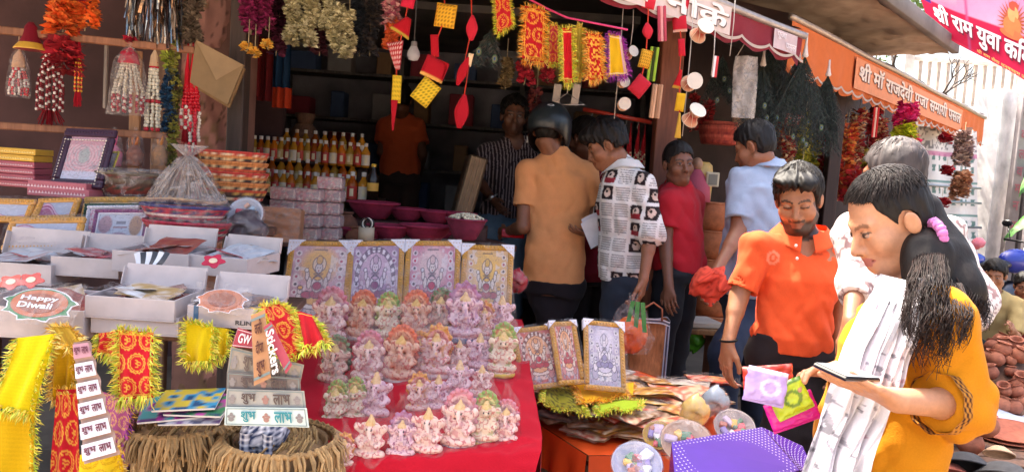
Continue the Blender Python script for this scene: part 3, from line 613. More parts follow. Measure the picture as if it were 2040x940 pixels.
# far house with balustrade
fh = thing('far_house', 'pale far house with a white roof balustrade against the bright sky', 'building', (13, 19, -1.0))
m = M(); m.add(box(11, 5, 4.6, .02), C('b8aea6'), (1.2, 1, 2.3)); m.add(box(11.3, 5.3, .18, .02), C('ddd4cc'), (1.2, 1, 4.66)); obj('wall', m, 'plaster', fh, False)
m = M(); m.add(box(11.2, .12, .1, .01), C('e3dcd4'), (1.2, -1.55, 5.75)); obj('top_rail', m, 'plaster', fh, False)
bal_m = M(); bal_m.add(box(.07, .07, .95, .006), C('b4a89c')); bm_ = bal_m.mesh('baluster', 'plaster', False)
for i in range(52): obj('baluster', bm_, None, fh, loc=(-4.2 + i * .21, -1.55, 5.24))
pm = M(); pm.add(box(.22, .22, 1.2, .01), C('e3dcd4')); pm = pm.mesh('rail_post', 'plaster', False)
for i in range(5): obj('rail_post', pm, None, fh, loc=(-4.3 + i * 2.6, -1.56, 5.32))
for x_ in (-2.5, .2, 3.0):
    m = M(); m.add(box(1.2, .08, 1.4, .01), C('3c4a50')); w_ = obj('window', m, 'gloss', fh, False, (x_, -1.52, 2.9)); m = M(); m.add(box(1.36, .05, .1, .01), C('8a7c70'), (0, -.06, -.74)); obj('sill', m, 'concrete', w_, False)
# street stalls beyond the pier
st = thing('far_stall', 'shaded far stall front right of the white pier', 'stall', (7.6, 10.4, 0))
m = M(); m.add(box(3, .1, 2.6, .01), C('4a4846'), (1.6, .9, 1.3)); obj('back_wall', m, 'plaster', st, False)
m = M(); V, F = grid(20, 8, lambda u, v: (u * 3.2 - .1, .8 - v * 1.3, 2.5 - .3 * v + .03 * np.sin(u * 30))); m.add((V, F), C('8c8784')); obj('tin_roof', m, 'tin', st)
for i, (z_, c_) in enumerate(((1.95, '8a7a70'), (1.6, '6e6660'), (1.2, '7a86a0'))):
    m = M(); m.add(box(2.9, .35, .05, .006), C(c_), (1.6, .6, z_)); obj('shelf', m, 'wood', st, False)
m = M(); m.add(box(.5, .05, 1.4, .01), C('55707e'), (.55, .35, 1.3)); obj('blue_door', m, 'tin', st, False)
rr = np.random.RandomState(8)
for i in range(14):
    g = thing('parcel', ('white paper parcel', 'brown paper parcel', 'grey cloth parcel')[i % 3] + ' on the shelves of the far stall', 'parcel', (7.7 + (i % 7) * .4 + rr.uniform(-.05, .05), 10.9, (1.975, 1.625)[i // 7]), rr.uniform(-.3, .3), 'parcels on the far stall'); m = M(); m.add(box(rr.uniform(.2, .32), .2, rr.uniform(.12, .2), .02, True), C(('cfc8c0', '9a8468', '8e8f96')[i % 3])); obj('wrapping', m, 'paper', g, False)
# banana plant
bp = thing('banana_plant', 'banana plant with broad green leaves at the right edge', 'plant', (7.05, 9.6, 0)); m = M(); m.add(tube([(0, 0, 0), (.02, 0, 1.2), (0, .05, 2.2)], [.1, .07, .03], 10), C('5a6a3a')); obj('stem', m, 'leaf', bp)
for i, (an, L, el, z0) in enumerate(((200, 1.0, .5, 2.1), (250, .8, 1.2, 2.0), (300, .9, .4, 2.2), (10, 1.0, .7, 2.1), (100, .9, .6, 2.0), (175, .75, -.1, 1.7))):
    def lf(u, v): t_ = u * L; w_ = .17 * np.sin(np.clip(u * 1.02 + .02, 0, 1) * PI) ** .6 * (v - .5) * 2; r_ = t_ * math.cos(el * .7); a = R(an); return r_ * math.cos(a) - w_ * math.sin(a), r_ * math.sin(a) + w_ * math.cos(a), z0 + t_ * math.sin(el) - t_ ** 2 * .9 - np.abs(v - .5) * .12 + .012 * np.sin(u * 60)
    m = M(); m.add(grid(26, 7, lf), C('4a8034')); obj('leaf', m, 'leaf', bp)
# tree behind: bare twigs at the slab end, leaves at the top
tr = thing('tree', 'thin branched tree with few leaves behind the end of the balcony slab', 'tree', (5.6, 10.9, 0)); rr = np.random.RandomState(3); segs = []
def grow(p, d, L, r, lv):
    q = p + d * L; k = [p, p + d * L * .5 + rr.normal(0, L * .05, 3), q]; segs.append((k, r, r * .7, lv))
    if lv == 0: return
    for _ in range(3 if lv > 1 else 3):
        nd = d + rr.normal(0, .5, 3); nd[2] += .1; nd /= np.linalg.norm(nd); grow(q, nd, L * .68, r * .6, lv - 1)
grow(np.array([0., 0, 0]), np.array([0., 0, 1.]), 2.7, .05, 0); grow(np.array([0., 0, 2.7]), np.array([.5, -.3, .5]) / .77, .42, .025, 3); grow(np.array([0., 0, 2.7]), np.array([-.4, .1, .9]), .8, .03, 4)
m = M(); m.add(tube(segs[0][0], [.05, .04, .035], 8), C('4a3c34')); obj('trunk', m, 'wood', tr)
m = M(); [m.add(tube(k, [a, (a + b) / 2, b], 5, False), C('4a3c34')) for k, a, b, lv in segs[1:]]; obj('branches', m, 'wood', tr)
m = M()
for k, a, b, lv in segs:
    if lv == 0 and rr.rand() < .9 and k[2][2] > 3.6:
        for _ in range(16):
            c = k[2] + rr.normal(0, .09, 3); m.add((np.array([[0, -.5, 0], [.28, 0, .06], [0, .5, 0], [-.28, 0, .06]]) * rr.uniform(.05, .1), np.array([[0, 1, 2, 3]])), C('5b7a2c') * rr.uniform(.6, 1.4), c, rr.uniform(0, 6, 3))
obj('leaves', m, 'leaf', tr, stuff=True)
# overhead wires
for i, (p, q) in enumerate(((P(1815, -30, 6.2), P(1850, 60, 9)),)):
    pass
# ================================================================== PEOPLE
SHORT = dict(t=.012, hl=.06, amp=.004, low=-.05)
def J_(**k): return {n: P(*v) for n, v in k.items()}
# --- young man in the orange polo
def polo_col(V):
    K = np.tile(C('e25a30'), (len(V), 1)); c = P(1552, 517, 2.88); r = np.hypot(V[:, 0] - c.x, V[:, 2] - c.z); f = V[:, 1] < 3.0; K = mixc(K, (np.abs(r - .022) < .006) * f * .6, C('f0a080')); K = mixc(K, (r < .009) * f * .6, C('f0a080')); c = P(1634, 508, 2.9)
    return mixc(K, ((np.abs(V[:, 0] - c.x) < .03) & (np.abs(V[:, 2] - c.z) < .004) | (np.hypot(V[:, 0] - c.x, V[:, 2] - c.z - .016) < .006)) * f * .5, C('7c3424'))
J = J_(head=(1590, 398, 2.98), neck=(1598, 474, 3.04), pel=(1574, 700, 3.02), sr=(1510, 494, 3.0), sl=(1670, 488, 3.05), er=(1472, 590, 2.98), el=(1676, 596, 3.08), wr=(1450, 682, 2.9), wl=(1668, 705, 2.98),
       kr=(1540, 900, 2.96), kl=(1610, 900, 3.0), ar=(1538, 1085, 3.06), al=(1612, 1085, 3.08))
hem_polo = P(1575, 712, 2.9).z
polo, JJ, Rm, rgt, frt = human('man in bright orange polo shirt with short beard looking down at the goods', J, 'brown', R(172), (156, 20, 6), 1.04, .187, .94, .008, .0042,
      hair=dict(t=.017, hl=.068, amp=.006, low=-.05, temple=.004, blobs=[((-.028, .062, .088), (.05, .05, .03)), ((.03, .045, .098), (.05, .06, .028))], comb=.9), haircol='120e0c', locks=340,
      shirt=dict(name='polo_shirt', col=polo_col, hem=hem_polo, inf=.017, sw=.076, sleeve=.86, fold=.011, vox=.0065, neck=.05, open=.12), pants=dict(col=C('2b2527')), beard=1.0,
      hands={'r': dict(f=(-.02, .02, -1), n=(.9, .25, 0), t=(.2, -1, 0), size=.19, curl=[.45, .55, .6, .7], fine=.0045)})
def collar(root, nk, front, right, w, dpt, h, col, kind='cloth', lift=.02, name='collar', hc=None):
    m = M()
    for s in (-1, 1):
        def f(u, v):
            a = u * PI * .93; r1 = 1 + v * .42 + .0 * u; x = s * np.sin(a) * w * r1; y = -np.cos(a) * dpt * r1
            z = lift - v * h - np.clip(u - .5, 0, 1) * .075 * (1 + v * .6)
            p = np.array(nk)[None] + np.outer(x, right) + np.outer(y, front) * 1.0 + np.outer(z, [0, 0, 1]); return p[:, 0], p[:, 1], p[:, 2]
        for off in (0, .004):
            V, F = grid(22, 5, f); V = V + off * np.array([0, 0, 1]); m.add((V, F if (s > 0) ^ (off > 0) else F[:, ::-1]), col)
    m.V = [v - A(root.location) for v in m.V]; return obj(name, m, kind, root)
collar(polo, JJ['neck'], frt, rgt, .09, .088, .04, C('e25a30'), lift=.052)
m = M()
obj('button', M().add(ell(.006, .003, .006), C('f2e8dc'), A(P(1586, 489, 2.885)) - A(polo.location)), 'gloss', polo); obj('button', M().add(ell(.006, .003, .006), C('f2e8dc'), A(P(1588, 515, 2.87)) - A(polo.location)), 'gloss', polo)
m = M(); a = np.linspace(0, 2 * PI, 24); m.add(tube([A(P(1451, 677, 2.9)) - A(polo.location) + [math.cos(t) * .032, math.sin(t) * .028, .004 * math.cos(t)] for t in a], .0045, 6, False), C('15100f')); obj('wrist_band', m, 'cloth', polo)
# --- helmet man
def tee(c):
    return lambda V: np.tile(C(c), (len(V), 1))
J = J_(head=(1094, 262, 4.2), neck=(1112, 312, 4.2), pel=(1104, 556, 4.2), sl=(1050, 344, 4.18), sr=(1168, 346, 4.2), el=(1042, 452, 4.14), er=(1186, 452, 4.2), wl=(1006, 462, 4.36), wr=(1184, 490, 4.5),
       kl=(1070, 720, 4.2), kr=(1135, 720, 4.2))
helm, JJ, Rm, rgt, frt = human('man with black helmet and light orange t-shirt seen from behind', J, 'mid', R(-3), (-14, 14, 0), 1.0, .205, 1.0, .009, .006, hair=dict(t=.009, hl=.07, amp=.003, low=-.085, fade=0), locks=0,
      shirt=dict(name='t_shirt', col=tee('e6a06a'), hem=P(1100, 568, 4.1).z, inf=.02, sw=.075, sleeve=.62, fold=.007, vox=.0075, neck=.058), pants=dict(col=C('2a2428')), ground=.0)
def build_helmet(root, c, Rm):
    s = S(np.array(c) - .2, np.array(c) + .2, .0045)
    L = lambda p: np.array(c) + Rm @ np.array(p)
    s.ell(L((0, -.005, .03)), (.124, .145, .128), Rm, 0); s.ell(L((0, .03, -.05)), (.115, .125, .09), Rm, .04)
    s.ell(L((0, -.02, -.075)), (.098, .12, .10), Rm, .008, True)
    g = np.meshgrid(*s.ax, indexing='ij', sparse=True); d = [g[i] - c[i] for i in range(3)]; x, y, z = [(Rm[0, i] * d[0] + Rm[1, i] * d[1] + Rm[2, i] * d[2]) for i in range(3)]
    s.F = np.maximum(s.F, (-.095 - z - .25 * y).astype(np.float32)); s.F = np.maximum(s.F, (.108 - np.sqrt((x) ** 2 + (y + .0) ** 2 + (z + .02) ** 2)).astype(np.float32) * -0 + -1)
    s.F = np.maximum(s.F, np.minimum(np.minimum(y - .05, .03 - z), z + .065).astype(np.float32))
    for sd in (-1, 1): s.cone(L((sd * .055, -.148, .075)), L((sd * .075, -.125, -.0)), .007, .004, .006, True)
    s.cone(L((-.1, -.115, .0)), L((.1, -.115, .0)), .003, .003, .006, True) if 0 else None
    def hcol(V):
        q = (V - np.array(c)) @ Rm; K = np.tile(C('2b3338'), (len(V), 1)); r = np.linalg.norm(q - [0, -.02, -.05], axis=1); K = mixc(K, (q[:, 2] < -.02) * (r < .118) * 1., C('161314')); return K
    h = emit('helmet_shell', s, 'helmet', hcol, root)
    def onto(u, v): # point on the shell, back side
        n = np.array([math.sin(u) * math.cos(v), -math.cos(u) * math.cos(v), math.sin(v)]); return L(np.array([0, -.005, .03]) + n * np.array([.1265, .1475, .1305])) - A(root.location)
    m = M(); cc = [onto(.18 + .2 * math.cos(a), .62 + .075 * math.sin(a)) for a in np.linspace(0, 2 * PI, 20, endpoint=False)]
    m.add((np.array(cc), np.array([list(range(20))])), C('d8dadd')); cc2 = [onto(.18 + .12 * math.cos(a), .62 + .03 * math.sin(a)) for a in np.linspace(0, 2 * PI, 12, endpoint=False)]
    m.add((np.array(cc2) * 1.0 + (np.array(cc2) - np.mean(cc2, 0)) * 0 + Rm @ np.array([0, -.0015, .0008]), np.array([list(range(12))])), C('33363c')); obj('badge', m, 'gloss', root, False)
    st = []
    for i in range(10): rr = .028 if i % 2 == 0 else .011; an = i * PI / 5; st.append(onto(.2 + rr * math.sin(an) * 2.2, .46 + rr * math.cos(an) * 1.9))
    m = M(); m.add((np.array([np.mean(st, 0)] + st), np.array([[0, 1 + i, 1 + (i + 1) % 10] for i in range(10)])), C('6b7378')); obj('star_sticker', m, 'gloss', root, False)
    m = M(); m.add(tube([L((-.118, .0, -.03)) - A(root.location), L((-.12, .01, -.075)) - A(root.location)], .004, 6), C('c8c8c8')); m.add(tube([L((.1, .02, -.07)) - A(root.location), L((.06, .05, -.13)) - A(root.location)], .006, 6), C('201c1e')); obj('chin_strap', m, 'cloth', root)
build_helmet(helm, JJ['head'] + np.array([0, 0, .005]), Rm)
# --- young man in the newspaper print shirt
def news(V):
    K = np.tile(C('d8d6d4'), (len(V), 1)); x, y, z = V[:, 0], V[:, 1], V[:, 2]; u = x * .85 + y * -.45; blk = np.floor(u / .075) + 7 * np.floor(z / .085); r = h3(np.floor(u / .075), np.floor(z / .085), 0 * u)
    fu = (u / .075) % 1; fz = (z / .085) % 1
    K = mixc(K, ((z / .0115) % 1 < .42) * (r > .42) * (fu > .08) * (fu < .92) * (fz > .1) * (fz < .92) * .75, C('4a484c'))
    pic = (r < .42) & (fu > .12) & (fu < .88) & (fz > .1) & (fz < .9); K = mixc(K, pic * 1., C('2a2023'))
    K = mixc(K, pic * (np.hypot((fu - .5) * 1.3, fz - .5) < .27) * 1., C('c9b3a6')); K = mixc(K, pic * (r < .16) * (fz < .4) * 1., C('8a2630')); K = mixc(K, pic * (np.hypot(fu - .45, fz - .6) < .08) * 1., C('2a2023'))
    return K
J = J_(head=(1207, 290, 3.88), neck=(1240, 336, 3.9), pel=(1243, 548, 3.95), sl=(1278, 372, 3.8), sr=(1226, 366, 4.08), el=(1296, 468, 3.74), er=(1200, 440, 4.2), wl=(1282, 556, 3.68), wr=(1188, 468, 4.02))
youth, JJ, Rm, rgt, frt = human('young man in white newspaper print shirt looking down to his right', J, 'mid', R(72), (84, 28, 0), .98, .185, .92, .009, .005,
      hair=dict(t=.022, hl=.05, amp=.007, low=-.035, blobs=[((-.01, .05, .085), (.06, .07, .04))], comb=.3), haircol='14100f', locks=60,
      shirt=dict(col=news, hem=P(1245, 558, 3.9).z, inf=.03, sw=.062, sleeve=1.12, fold=.009, vox=.0058, neck=.05), pants=dict(col=C('2e3440')),
      hands={'l': dict(f=(-.05, .0, -1), n=(-.9, .4, 0), t=(-.3, -.9, 0), size=.185, curl=1.1, fine=.005), 'r': dict(f=(-.85, -.2, .05), n=(.0, .2, 1), t=(0, 1, 0), size=.18, curl=.5)}, ground=.0)
collar(youth, JJ['neck'], frt, rgt, .078, .08, .036, C('d8d6d4'), lift=.045)
# --- boy in the red t-shirt
J = J_(head=(1352, 326, 4.0), neck=(1350, 374, 4.05), pel=(1350, 540, 4.05), sl=(1334, 404, 3.95), sr=(1376, 400, 4.2), el=(1326, 486, 3.92), er=(1378, 480, 4.25), wl=(1332, 566, 3.84), wr=(1370, 560, 4.2))
boy, JJ, Rm, rgt, frt = human('boy in plain red t-shirt turning his head towards the viewer', J, 'dark', R(52), (192, 2, 4), .93, .165, .9, .009, .005, hair=dict(t=.010, hl=.058, amp=.003, low=-.04), haircol='14100f', locks=0,
      shirt=dict(name='t_shirt', col=tee('a3202c'), hem=P(1350, 542, 4.0).z, inf=.024, sw=.07, sleeve=.62, fold=.008, vox=.008, neck=.056), pants=dict(col=C('25262c')), ground=.0)
# --- man in maroon shirt between helmet man and youth
J = J_(head=(1162, 276, 4.55), neck=(1172, 322, 4.6), pel=(1180, 540, 4.6), sl=(1135, 350, 4.6), sr=(1218, 352, 4.65), el=(1128, 440, 4.6), er=(1226, 440, 4.6), wl=(1150, 470, 4.8), wr=(1210, 500, 4.75))
human('man with dark hair and maroon shirt behind the helmet wearer', J, 'dark', R(10), (40, 10, 0), .98, .19, .95, .012, .007, hair=dict(t=.014, hl=.06, amp=.004, low=-.045), locks=30,
      shirt=dict(col=tee('7c1c2a'), hem=P(1180, 560, 4.6).z, inf=.02, sw=.065, sleeve=.7, fold=.006, vox=.01), pants=dict(col=C('2a2426')), ground=.0)
# --- striped shopkeeper
def stripes(V):
    u = (V[:, 0] * 1.0 + V[:, 1] * .3); K = np.tile(C('2e2428'), (len(V), 1)); return mixc(K, ((u / .021) % 1 < .3) * 1., C('a08f90'))
J = J_(head=(1024, 232, 4.85), neck=(1028, 280, 4.95), pel=(1000, 452, 4.95), sr=(972, 306, 4.95), sl=(1072, 304, 4.95), er=(950, 356, 4.85), el=(1090, 392, 4.9), wr=(984, 400, 4.7), wl=(1060, 420, 4.75))
keeper, JJ, Rm, rgt, frt = human('shopkeeper in dark vertically striped shirt standing behind the counter', J, 'dark', R(186), (186, 0, -3), 1.0, .2, .98, .01, .006, hair=dict(t=.02, hl=.07, amp=.007, low=-.03), locks=50, beard=.35,
      shirt=dict(col=stripes, hem=P(1000, 432, 4.9).z, inf=.02, sw=.058, sleeve=1.1, fold=.006, vox=.0062, neck=.055, open=.13), pants=dict(col=C('56708a')), ground=.0)
m = M(); w_ = A(P(979, 393, 4.72)) - A(keeper.location); m.add(tube([w_ + [math.cos(t) * .034, math.sin(t) * .03, .02 * math.cos(t)] for t in np.linspace(0, 2 * PI, 18)], .006, 6, False), C('cfcac4')); m.add(lathe([(0, -.006), (.018, -.005), (.018, .005), (0, .006)], 14), C('d8d4cf'), w_ + [0, -.034, 0], (R(90), 0, 0)); obj('watch', m, 'metal', keeper)
# --- man deep in the shop
J = J_(head=(800, 200, 6.3), neck=(800, 232, 6.4), pel=(797, 352, 6.4), sl=(768, 250, 6.4), sr=(832, 252, 6.4), el=(760, 304, 6.35), er=(842, 306, 6.35), wl=(768, 342, 6.7), wr=(838, 345, 6.7))
human('man in dull orange shirt standing far back inside the dark shop', J, 'dark', R(0), (0, 5, 0), 1.0, .19, 1.0, .014, .009, hair=dict(t=.014, hl=.06, amp=.004, low=-.045), locks=0,
      shirt=dict(name='t_shirt', col=tee('c85a34'), hem=P(797, 352, 6.3).z, inf=.02, sw=.075, sleeve=.66, fold=.006, vox=.012), pants=dict(col=C('453833')), ground=.0)
# --- man in pale blue shirt
J = J_(head=(1502, 292, 3.98), neck=(1528, 336, 4.0), pel=(1492, 575, 3.98), sl=(1480, 364, 3.95), sr=(1580, 364, 4.1), el=(1470, 462, 3.86), er=(1590, 460, 4.2), wl=(1424, 545, 3.7), wr=(1540, 520, 4.3),
       kl=(1444, 700, 3.72), kr=(1500, 720, 3.9), al=(1440, 850, 3.8), ar=(1505, 870, 4.1))
blue, JJ, Rm, rgt, frt = human('man in pale blue collared shirt seen from behind holding red cloth', J, 'mid', R(38), (52, 24, 0), 1.03, .205, 1.04, .009, .005, hair=dict(t=.012, hl=.062, amp=.004, low=-.06), locks=60, haircol='100e10',
      shirt=dict(col=tee('93a2ba'), hem=P(1492, 592, 3.9).z, inf=.03, sw=.084, sleeve=.78, fold=.009, vox=.0075, neck=.055), pants=dict(col=C('262f42')),
      hands={'l': dict(f=(-.25, -.1, -1), n=(.1, -.9, 0), t=(-1, -.2, 0), size=.19, curl=.8, fine=.005)}, ground=.0)
collar(blue, JJ['neck'], frt, rgt, .08, .082, .04, C('98a8c2'), lift=.05)
# --- man behind the girl
def marble(V):
    n = noise(V[:, 0] * 34 + 2 * noise(V[:, 2] * 30, V[:, 1] * 20, V[:, 0]), V[:, 1] * 34, V[:, 2] * 30); K = np.tile(C('ddd6d2'), (len(V), 1)); return mixc(K, (np.abs(n) < .13) * .85, C('80585a'))
J = J_(head=(1776, 352, 2.62), neck=(1790, 432, 2.64), pel=(1800, 700, 2.66), sl=(1708, 462, 2.66), sr=(1878, 470, 2.6), el=(1706, 560, 2.6), er=(1944, 600, 2.55), wl=(1694, 640, 2.42), wr=(1900, 700, 2.5))
behind, JJ, Rm, rgt, frt = human('man with short greying hair in white marbled shirt standing behind the young woman', J, 'mid', R(18), (30, 8, 0), 1.0, .2, 1.0, .009, .006, hair=dict(t=.012, hl=.066, amp=.004, low=-.05), locks=50, haircol='4a4444',
      shirt=dict(col=marble, hem=P(1800, 760, 2.6).z, inf=.026, sw=.056, sleeve=1.45, fold=.01, vox=.007, neck=.052), pants=dict(col=C('2c2a30')),
      hands={'l': dict(f=(-.3, -.3, -.9), n=(.9, .2, 0), t=(0, -1, .1), size=.18, curl=.6)})
# --- people sitting on the ground further down
def seated(label, px, py, d, yaw, shirt, pants, scl=1., hand_up=False, skin='brown'):
    c = P(px, py, d); x, y, z = c; y_ = R(yaw); f = np.array([-math.sin(y_), math.cos(y_), 0]); r = np.array([math.cos(y_), math.sin(y_), 0]); c = A(c); pel = c - [0, 0, .62] - f * .12; J = {}
    J['head'] = c; J['neck'] = c - [0, 0, .17] - f * .03; J['pel'] = pel
    for s, g in (('l', -1), ('r', 1)):
        sh = J['neck'] + r * g * .17 - [0, 0, .06]; J['s' + s] = sh; J['h' + s] = pel + r * g * .09; J['k' + s] = pel + r * g * .2 + f * .4 + [0, 0, .12]; J['a' + s] = pel + r * g * .16 + f * .38 + [0, 0, -.26]
        J['e' + s] = sh + f * .16 - [0, 0, .24] + r * g * .04; J['w' + s] = J['k' + s] + [0, 0, .09] - f * .05
    if hand_up: J['er'] = J['sr'] + f * .22 - [0, 0, .16] + r * .02; J['wr'] = c + f * .1 - [0, 0, .13] + r * .07
    return human(label, {k: v for k, v in J.items()}, skin, y_, (yaw, 12, 0), scl, .18, .95, .013, .008, hair=dict(t=.016, hl=.06, amp=.006, low=-.045), locks=0, shirt=dict(col=tee(shirt), hem=pel[2] - .03, inf=.02, sw=.065, sleeve=.9, fold=.008, vox=.012),
          pants=dict(col=C(pants)), ground=pel[2] - .38, hands={'r': dict(f=(-.1, 0, 1), n=(0, -1, 0), t=(1, 0, 0), size=.18, curl=.5)} if hand_up else None)
seated('man in pale yellow shirt sitting low with one hand raised to his face', 1982, 548, 6.3, 140, 'b09a68', '4d585c', hand_up=True)
seated('person in dark red shirt sitting at the right edge behind the pots', 2040, 570, 7.2, 150, '8a2430', '3c3a44')

# ================================================================== the young woman
J = J_(head=(1770, 438, 1.72), neck=(1826, 580, 1.72), pel=(1740, 915, 1.72), sl=(1880, 628, 1.56), sr=(1836, 618, 1.88), el=(1918, 806, 1.55), er=(1800, 800, 2.02), wl=(1788, 797, 1.47), wr=(1672, 738, 1.76))
f_l = A(P(1668, 752, 1.45)) - A(J['wl']); f_r = A(P(1560, 735, 1.7)) - A(J['wr'])
def kurta(V):
    K = np.tile(C('c47f14'), (len(V), 1)); return K
girl, JJ, Rm, rgt, frt = human('young woman in mustard yellow kurta and white scarf looking at her phone', J, 'fair', R(94), (93, 31, 2), .92, .16, .84, .0075, .0032,
      hair=dict(t=.006, hl=.085, amp=.003, low=-.085, temple=-.004, side=0), haircol='15100f', locks=620,
      shirt=dict(name='kurta', col=kurta, hem=.55, inf=.02, sw=.06, sleeve=1.36, fold=.010, vox=.0052, neck=.058, flare=.014), pants=dict(col=C('d8d0c4'), inf=.0), lip=C('a05a54'), nose=1.6,
      hands={'l': dict(f=f_l, n=(.1, .35, 1), t=(0, 1, .2), size=.165, curl=[.06, .08, .1, .16], spread=.1, thumb=.9, fine=.0032), 'r': dict(f=f_r, n=(-.1, -.6, -1), t=(0, -1, .5), size=.165, curl=[.5, .7, .8, .8], spread=.05, thumb=.5, fine=.0034)})
GL = A(girl.location); gh = JJ['head']; hz = .92
HL = lambda p: gh + Rm @ (np.array(p) * hz)
# gathered hair: a bun of waves behind the band and loose locks over shoulder and back
s = S(gh - .3, gh + .3, .0048)
pts = [HL((0, -.085, -.02)), A(P(1868, 520, 1.7)), A(P(1893, 585, 1.66)), A(P(1882, 655, 1.62))]
for a, b, ra, rb in zip(pts, pts[1:], (.04, .058, .06), (.058, .06, .03)): s.cone(a, b, ra, rb, .04)
s.cone(A(P(1838, 500, 1.66)), A(P(1830, 590, 1.6)), .045, .03, .04); s.cone(pts[1], A(P(1935, 590, 1.74)), .05, .028, .03)
s.warp(lambda x, y, z: .003 * noise(x * 50, y * 50, z * 22) + .007 * noise(x * 18, y * 18, z * 14))
emit('ponytail', s, 'hair', lambda V: C('17110f')[None] * (1 + .5 * noise(V[:, 0] * 80, V[:, 1] * 80, V[:, 2] * 30))[:, None], girl)
m = M(); rs = np.random.RandomState(5)
def tress(pts, rad, n, wv, r, spread=1., t0=0., kk=16, col='1d1412'):
    p = np.array(pts); q = np.arange(len(p)); e1 = np.array([.8, .6, 0]); e2 = np.array([.0, -.3, .95])
    for _ in range(n):
        ph = rs.uniform(0, 2 * PI); o = rs.uniform(0, 6, 2); te = rs.uniform(.75, 1.08) * (len(p) - 1); t = np.linspace(t0 * rs.uniform(0, 1), te, kk); w = rs.uniform(1.0, 1.32); c = np.stack([np.interp(t, q, p[:, i]) for i in range(3)], 1); R_ = np.interp(t, q, rad) * w
        a = ph + .35 * np.sin(t * 1.4 + o[0]); c = c + np.outer(R_ * np.cos(a), e1) * spread + np.outer(R_ * np.sin(a) * .8, np.cross(e1, [0, 0, 1])) + np.outer(np.sin(t * 9 + o[1]) * wv * t, e1) + np.outer(np.cos(t * 8 + o[0]) * wv * t * .7, e2)
        c[:, 2] -= np.clip(t - len(p) + 1, 0, 1) * .1; m.add(tube(c - GL, r * np.linspace(1, .5, kk) * rs.uniform(.7, 1.4), 3, False), C(col) * rs.uniform(.5, 2.6) * np.array([1.15, 1, .9]))
tress(pts, [.042, .062, .066, .04], 900, .004, .0011)
tress([A(P(1856, 500, 1.64)), A(P(1850, 560, 1.55)), A(P(1846, 640, 1.495)), A(P(1856, 712, 1.5))], [.026, .036, .04, .03], 260, .007, .0009)
tress([A(P(1885, 515, 1.68)), A(P(1915, 570, 1.66)), A(P(1938, 640, 1.62))], [.034, .042, .034], 300, .008, .0009)
tress([A(P(1876, 560, 1.6)), A(P(1884, 620, 1.5)), A(P(1880, 680, 1.49))], [.034, .045, .036], 220, .008, .0009)
obj('loose_locks', m, 'hair', girl)
m = M(); c0 = HL((0, -.112, -.03)) - GL; ax_ = Rm @ np.array([0, -1, -.3]); ax_ /= np.linalg.norm(ax_); e1 = np.cross(ax_, [0, 0, 1]); e1 /= np.linalg.norm(e1); e2 = np.cross(ax_, e1)
c0 = A(P(1862, 470, 1.66)) - GL
m.add(tube([c0 + (e1 * math.cos(t) + e2 * math.sin(t)) * (.03 + .003 * math.sin(t * 17)) for t in np.linspace(0, 2 * PI, 60)], .011, 7, False), C('c87ab8')); obj('hair_band', m, 'cloth', girl)
# scarf
rows = [(1752, 545, 1.67, 1836, 566, 1.57), (1738, 590, 1.61, 1840, 620, 1.505), (1706, 660, 1.59, 1826, 690, 1.495), (1672, 730, 1.59, 1800, 765, 1.51), (1648, 810, 1.62, 1766, 840, 1.55), (1606, 900, 1.62, 1736, 910, 1.53), (1560, 1010, 1.62, 1706, 1020, 1.53), (1520, 1130, 1.64, 1690, 1140, 1.54)]
LA = np.array([A(P(*r[:3])) for r in rows]); RA_ = np.array([A(P(*r[3:])) for r in rows])
def scarf(u, v, off=0.):
    t = v * (len(rows) - 1); L = np.stack([np.interp(t, range(len(rows)), LA[:, i]) for i in range(3)], 1); Q = np.stack([np.interp(t, range(len(rows)), RA_[:, i]) for i in range(3)], 1)
    p = L + (Q - L) * u[:, None]; fold = .016 * np.sin(u * 19 + 2.2 * np.sin(v * 5)) * (.35 + v * .8) + .007 * np.sin(u * 47 + v * 6) + .012 * noise(u * 6, v * 9, 0 * u)
    fold = fold - np.where((u > .42) & (u < .5), -.02, 0); p[:, 1] += fold + off - .02 * np.sin(u * PI); return p[:, 0] - GL[0], p[:, 1] - GL[1], p[:, 2] - GL[2]
m = M()
for off, fl in ((0, 0), (.004, 1)):
    V, F = grid(90, 190, lambda u, v: scarf(u, v, off)); x = V[:, 0] * 1.; z = V[:, 2]; n1 = noise(V[:, 0] * 110 + 5, V[:, 1] * 10, z * 80); n2 = noise(V[:, 0] * 60, V[:, 1] * 20, z * 45 + 7)
    K = np.tile(C('dcd8dc'), (len(V), 1)); K = mixc(K, (n1 > .6) * .7, C('77737f')); K = mixc(K, (n2 > .72) * .7, C('b5808c')); K = mixc(K, (noise(V[:, 0] * 120, V[:, 1] * 10 + 9, z * 70 + 4) > .64) * .75, C('58565f'))
    m.add((V, F if fl else F[:, ::-1]), K)
obj('scarf', m, 'cloth', girl)
m = M()                           # the loop over the shoulders behind the neck
lp = [P(1836, 566, 1.56), P(1862, 560, 1.6), P(1880, 562, 1.7), P(1860, 556, 1.85), P(1800, 552, 1.88), P(1760, 552, 1.78), P(1752, 566, 1.66)]
m.add(tube([A(q) - GL for q in lp], [.014, .018, .02, .02, .018, .016, .014], 10), C('dcd8dc')); obj('scarf_loop', m, 'cloth', girl)
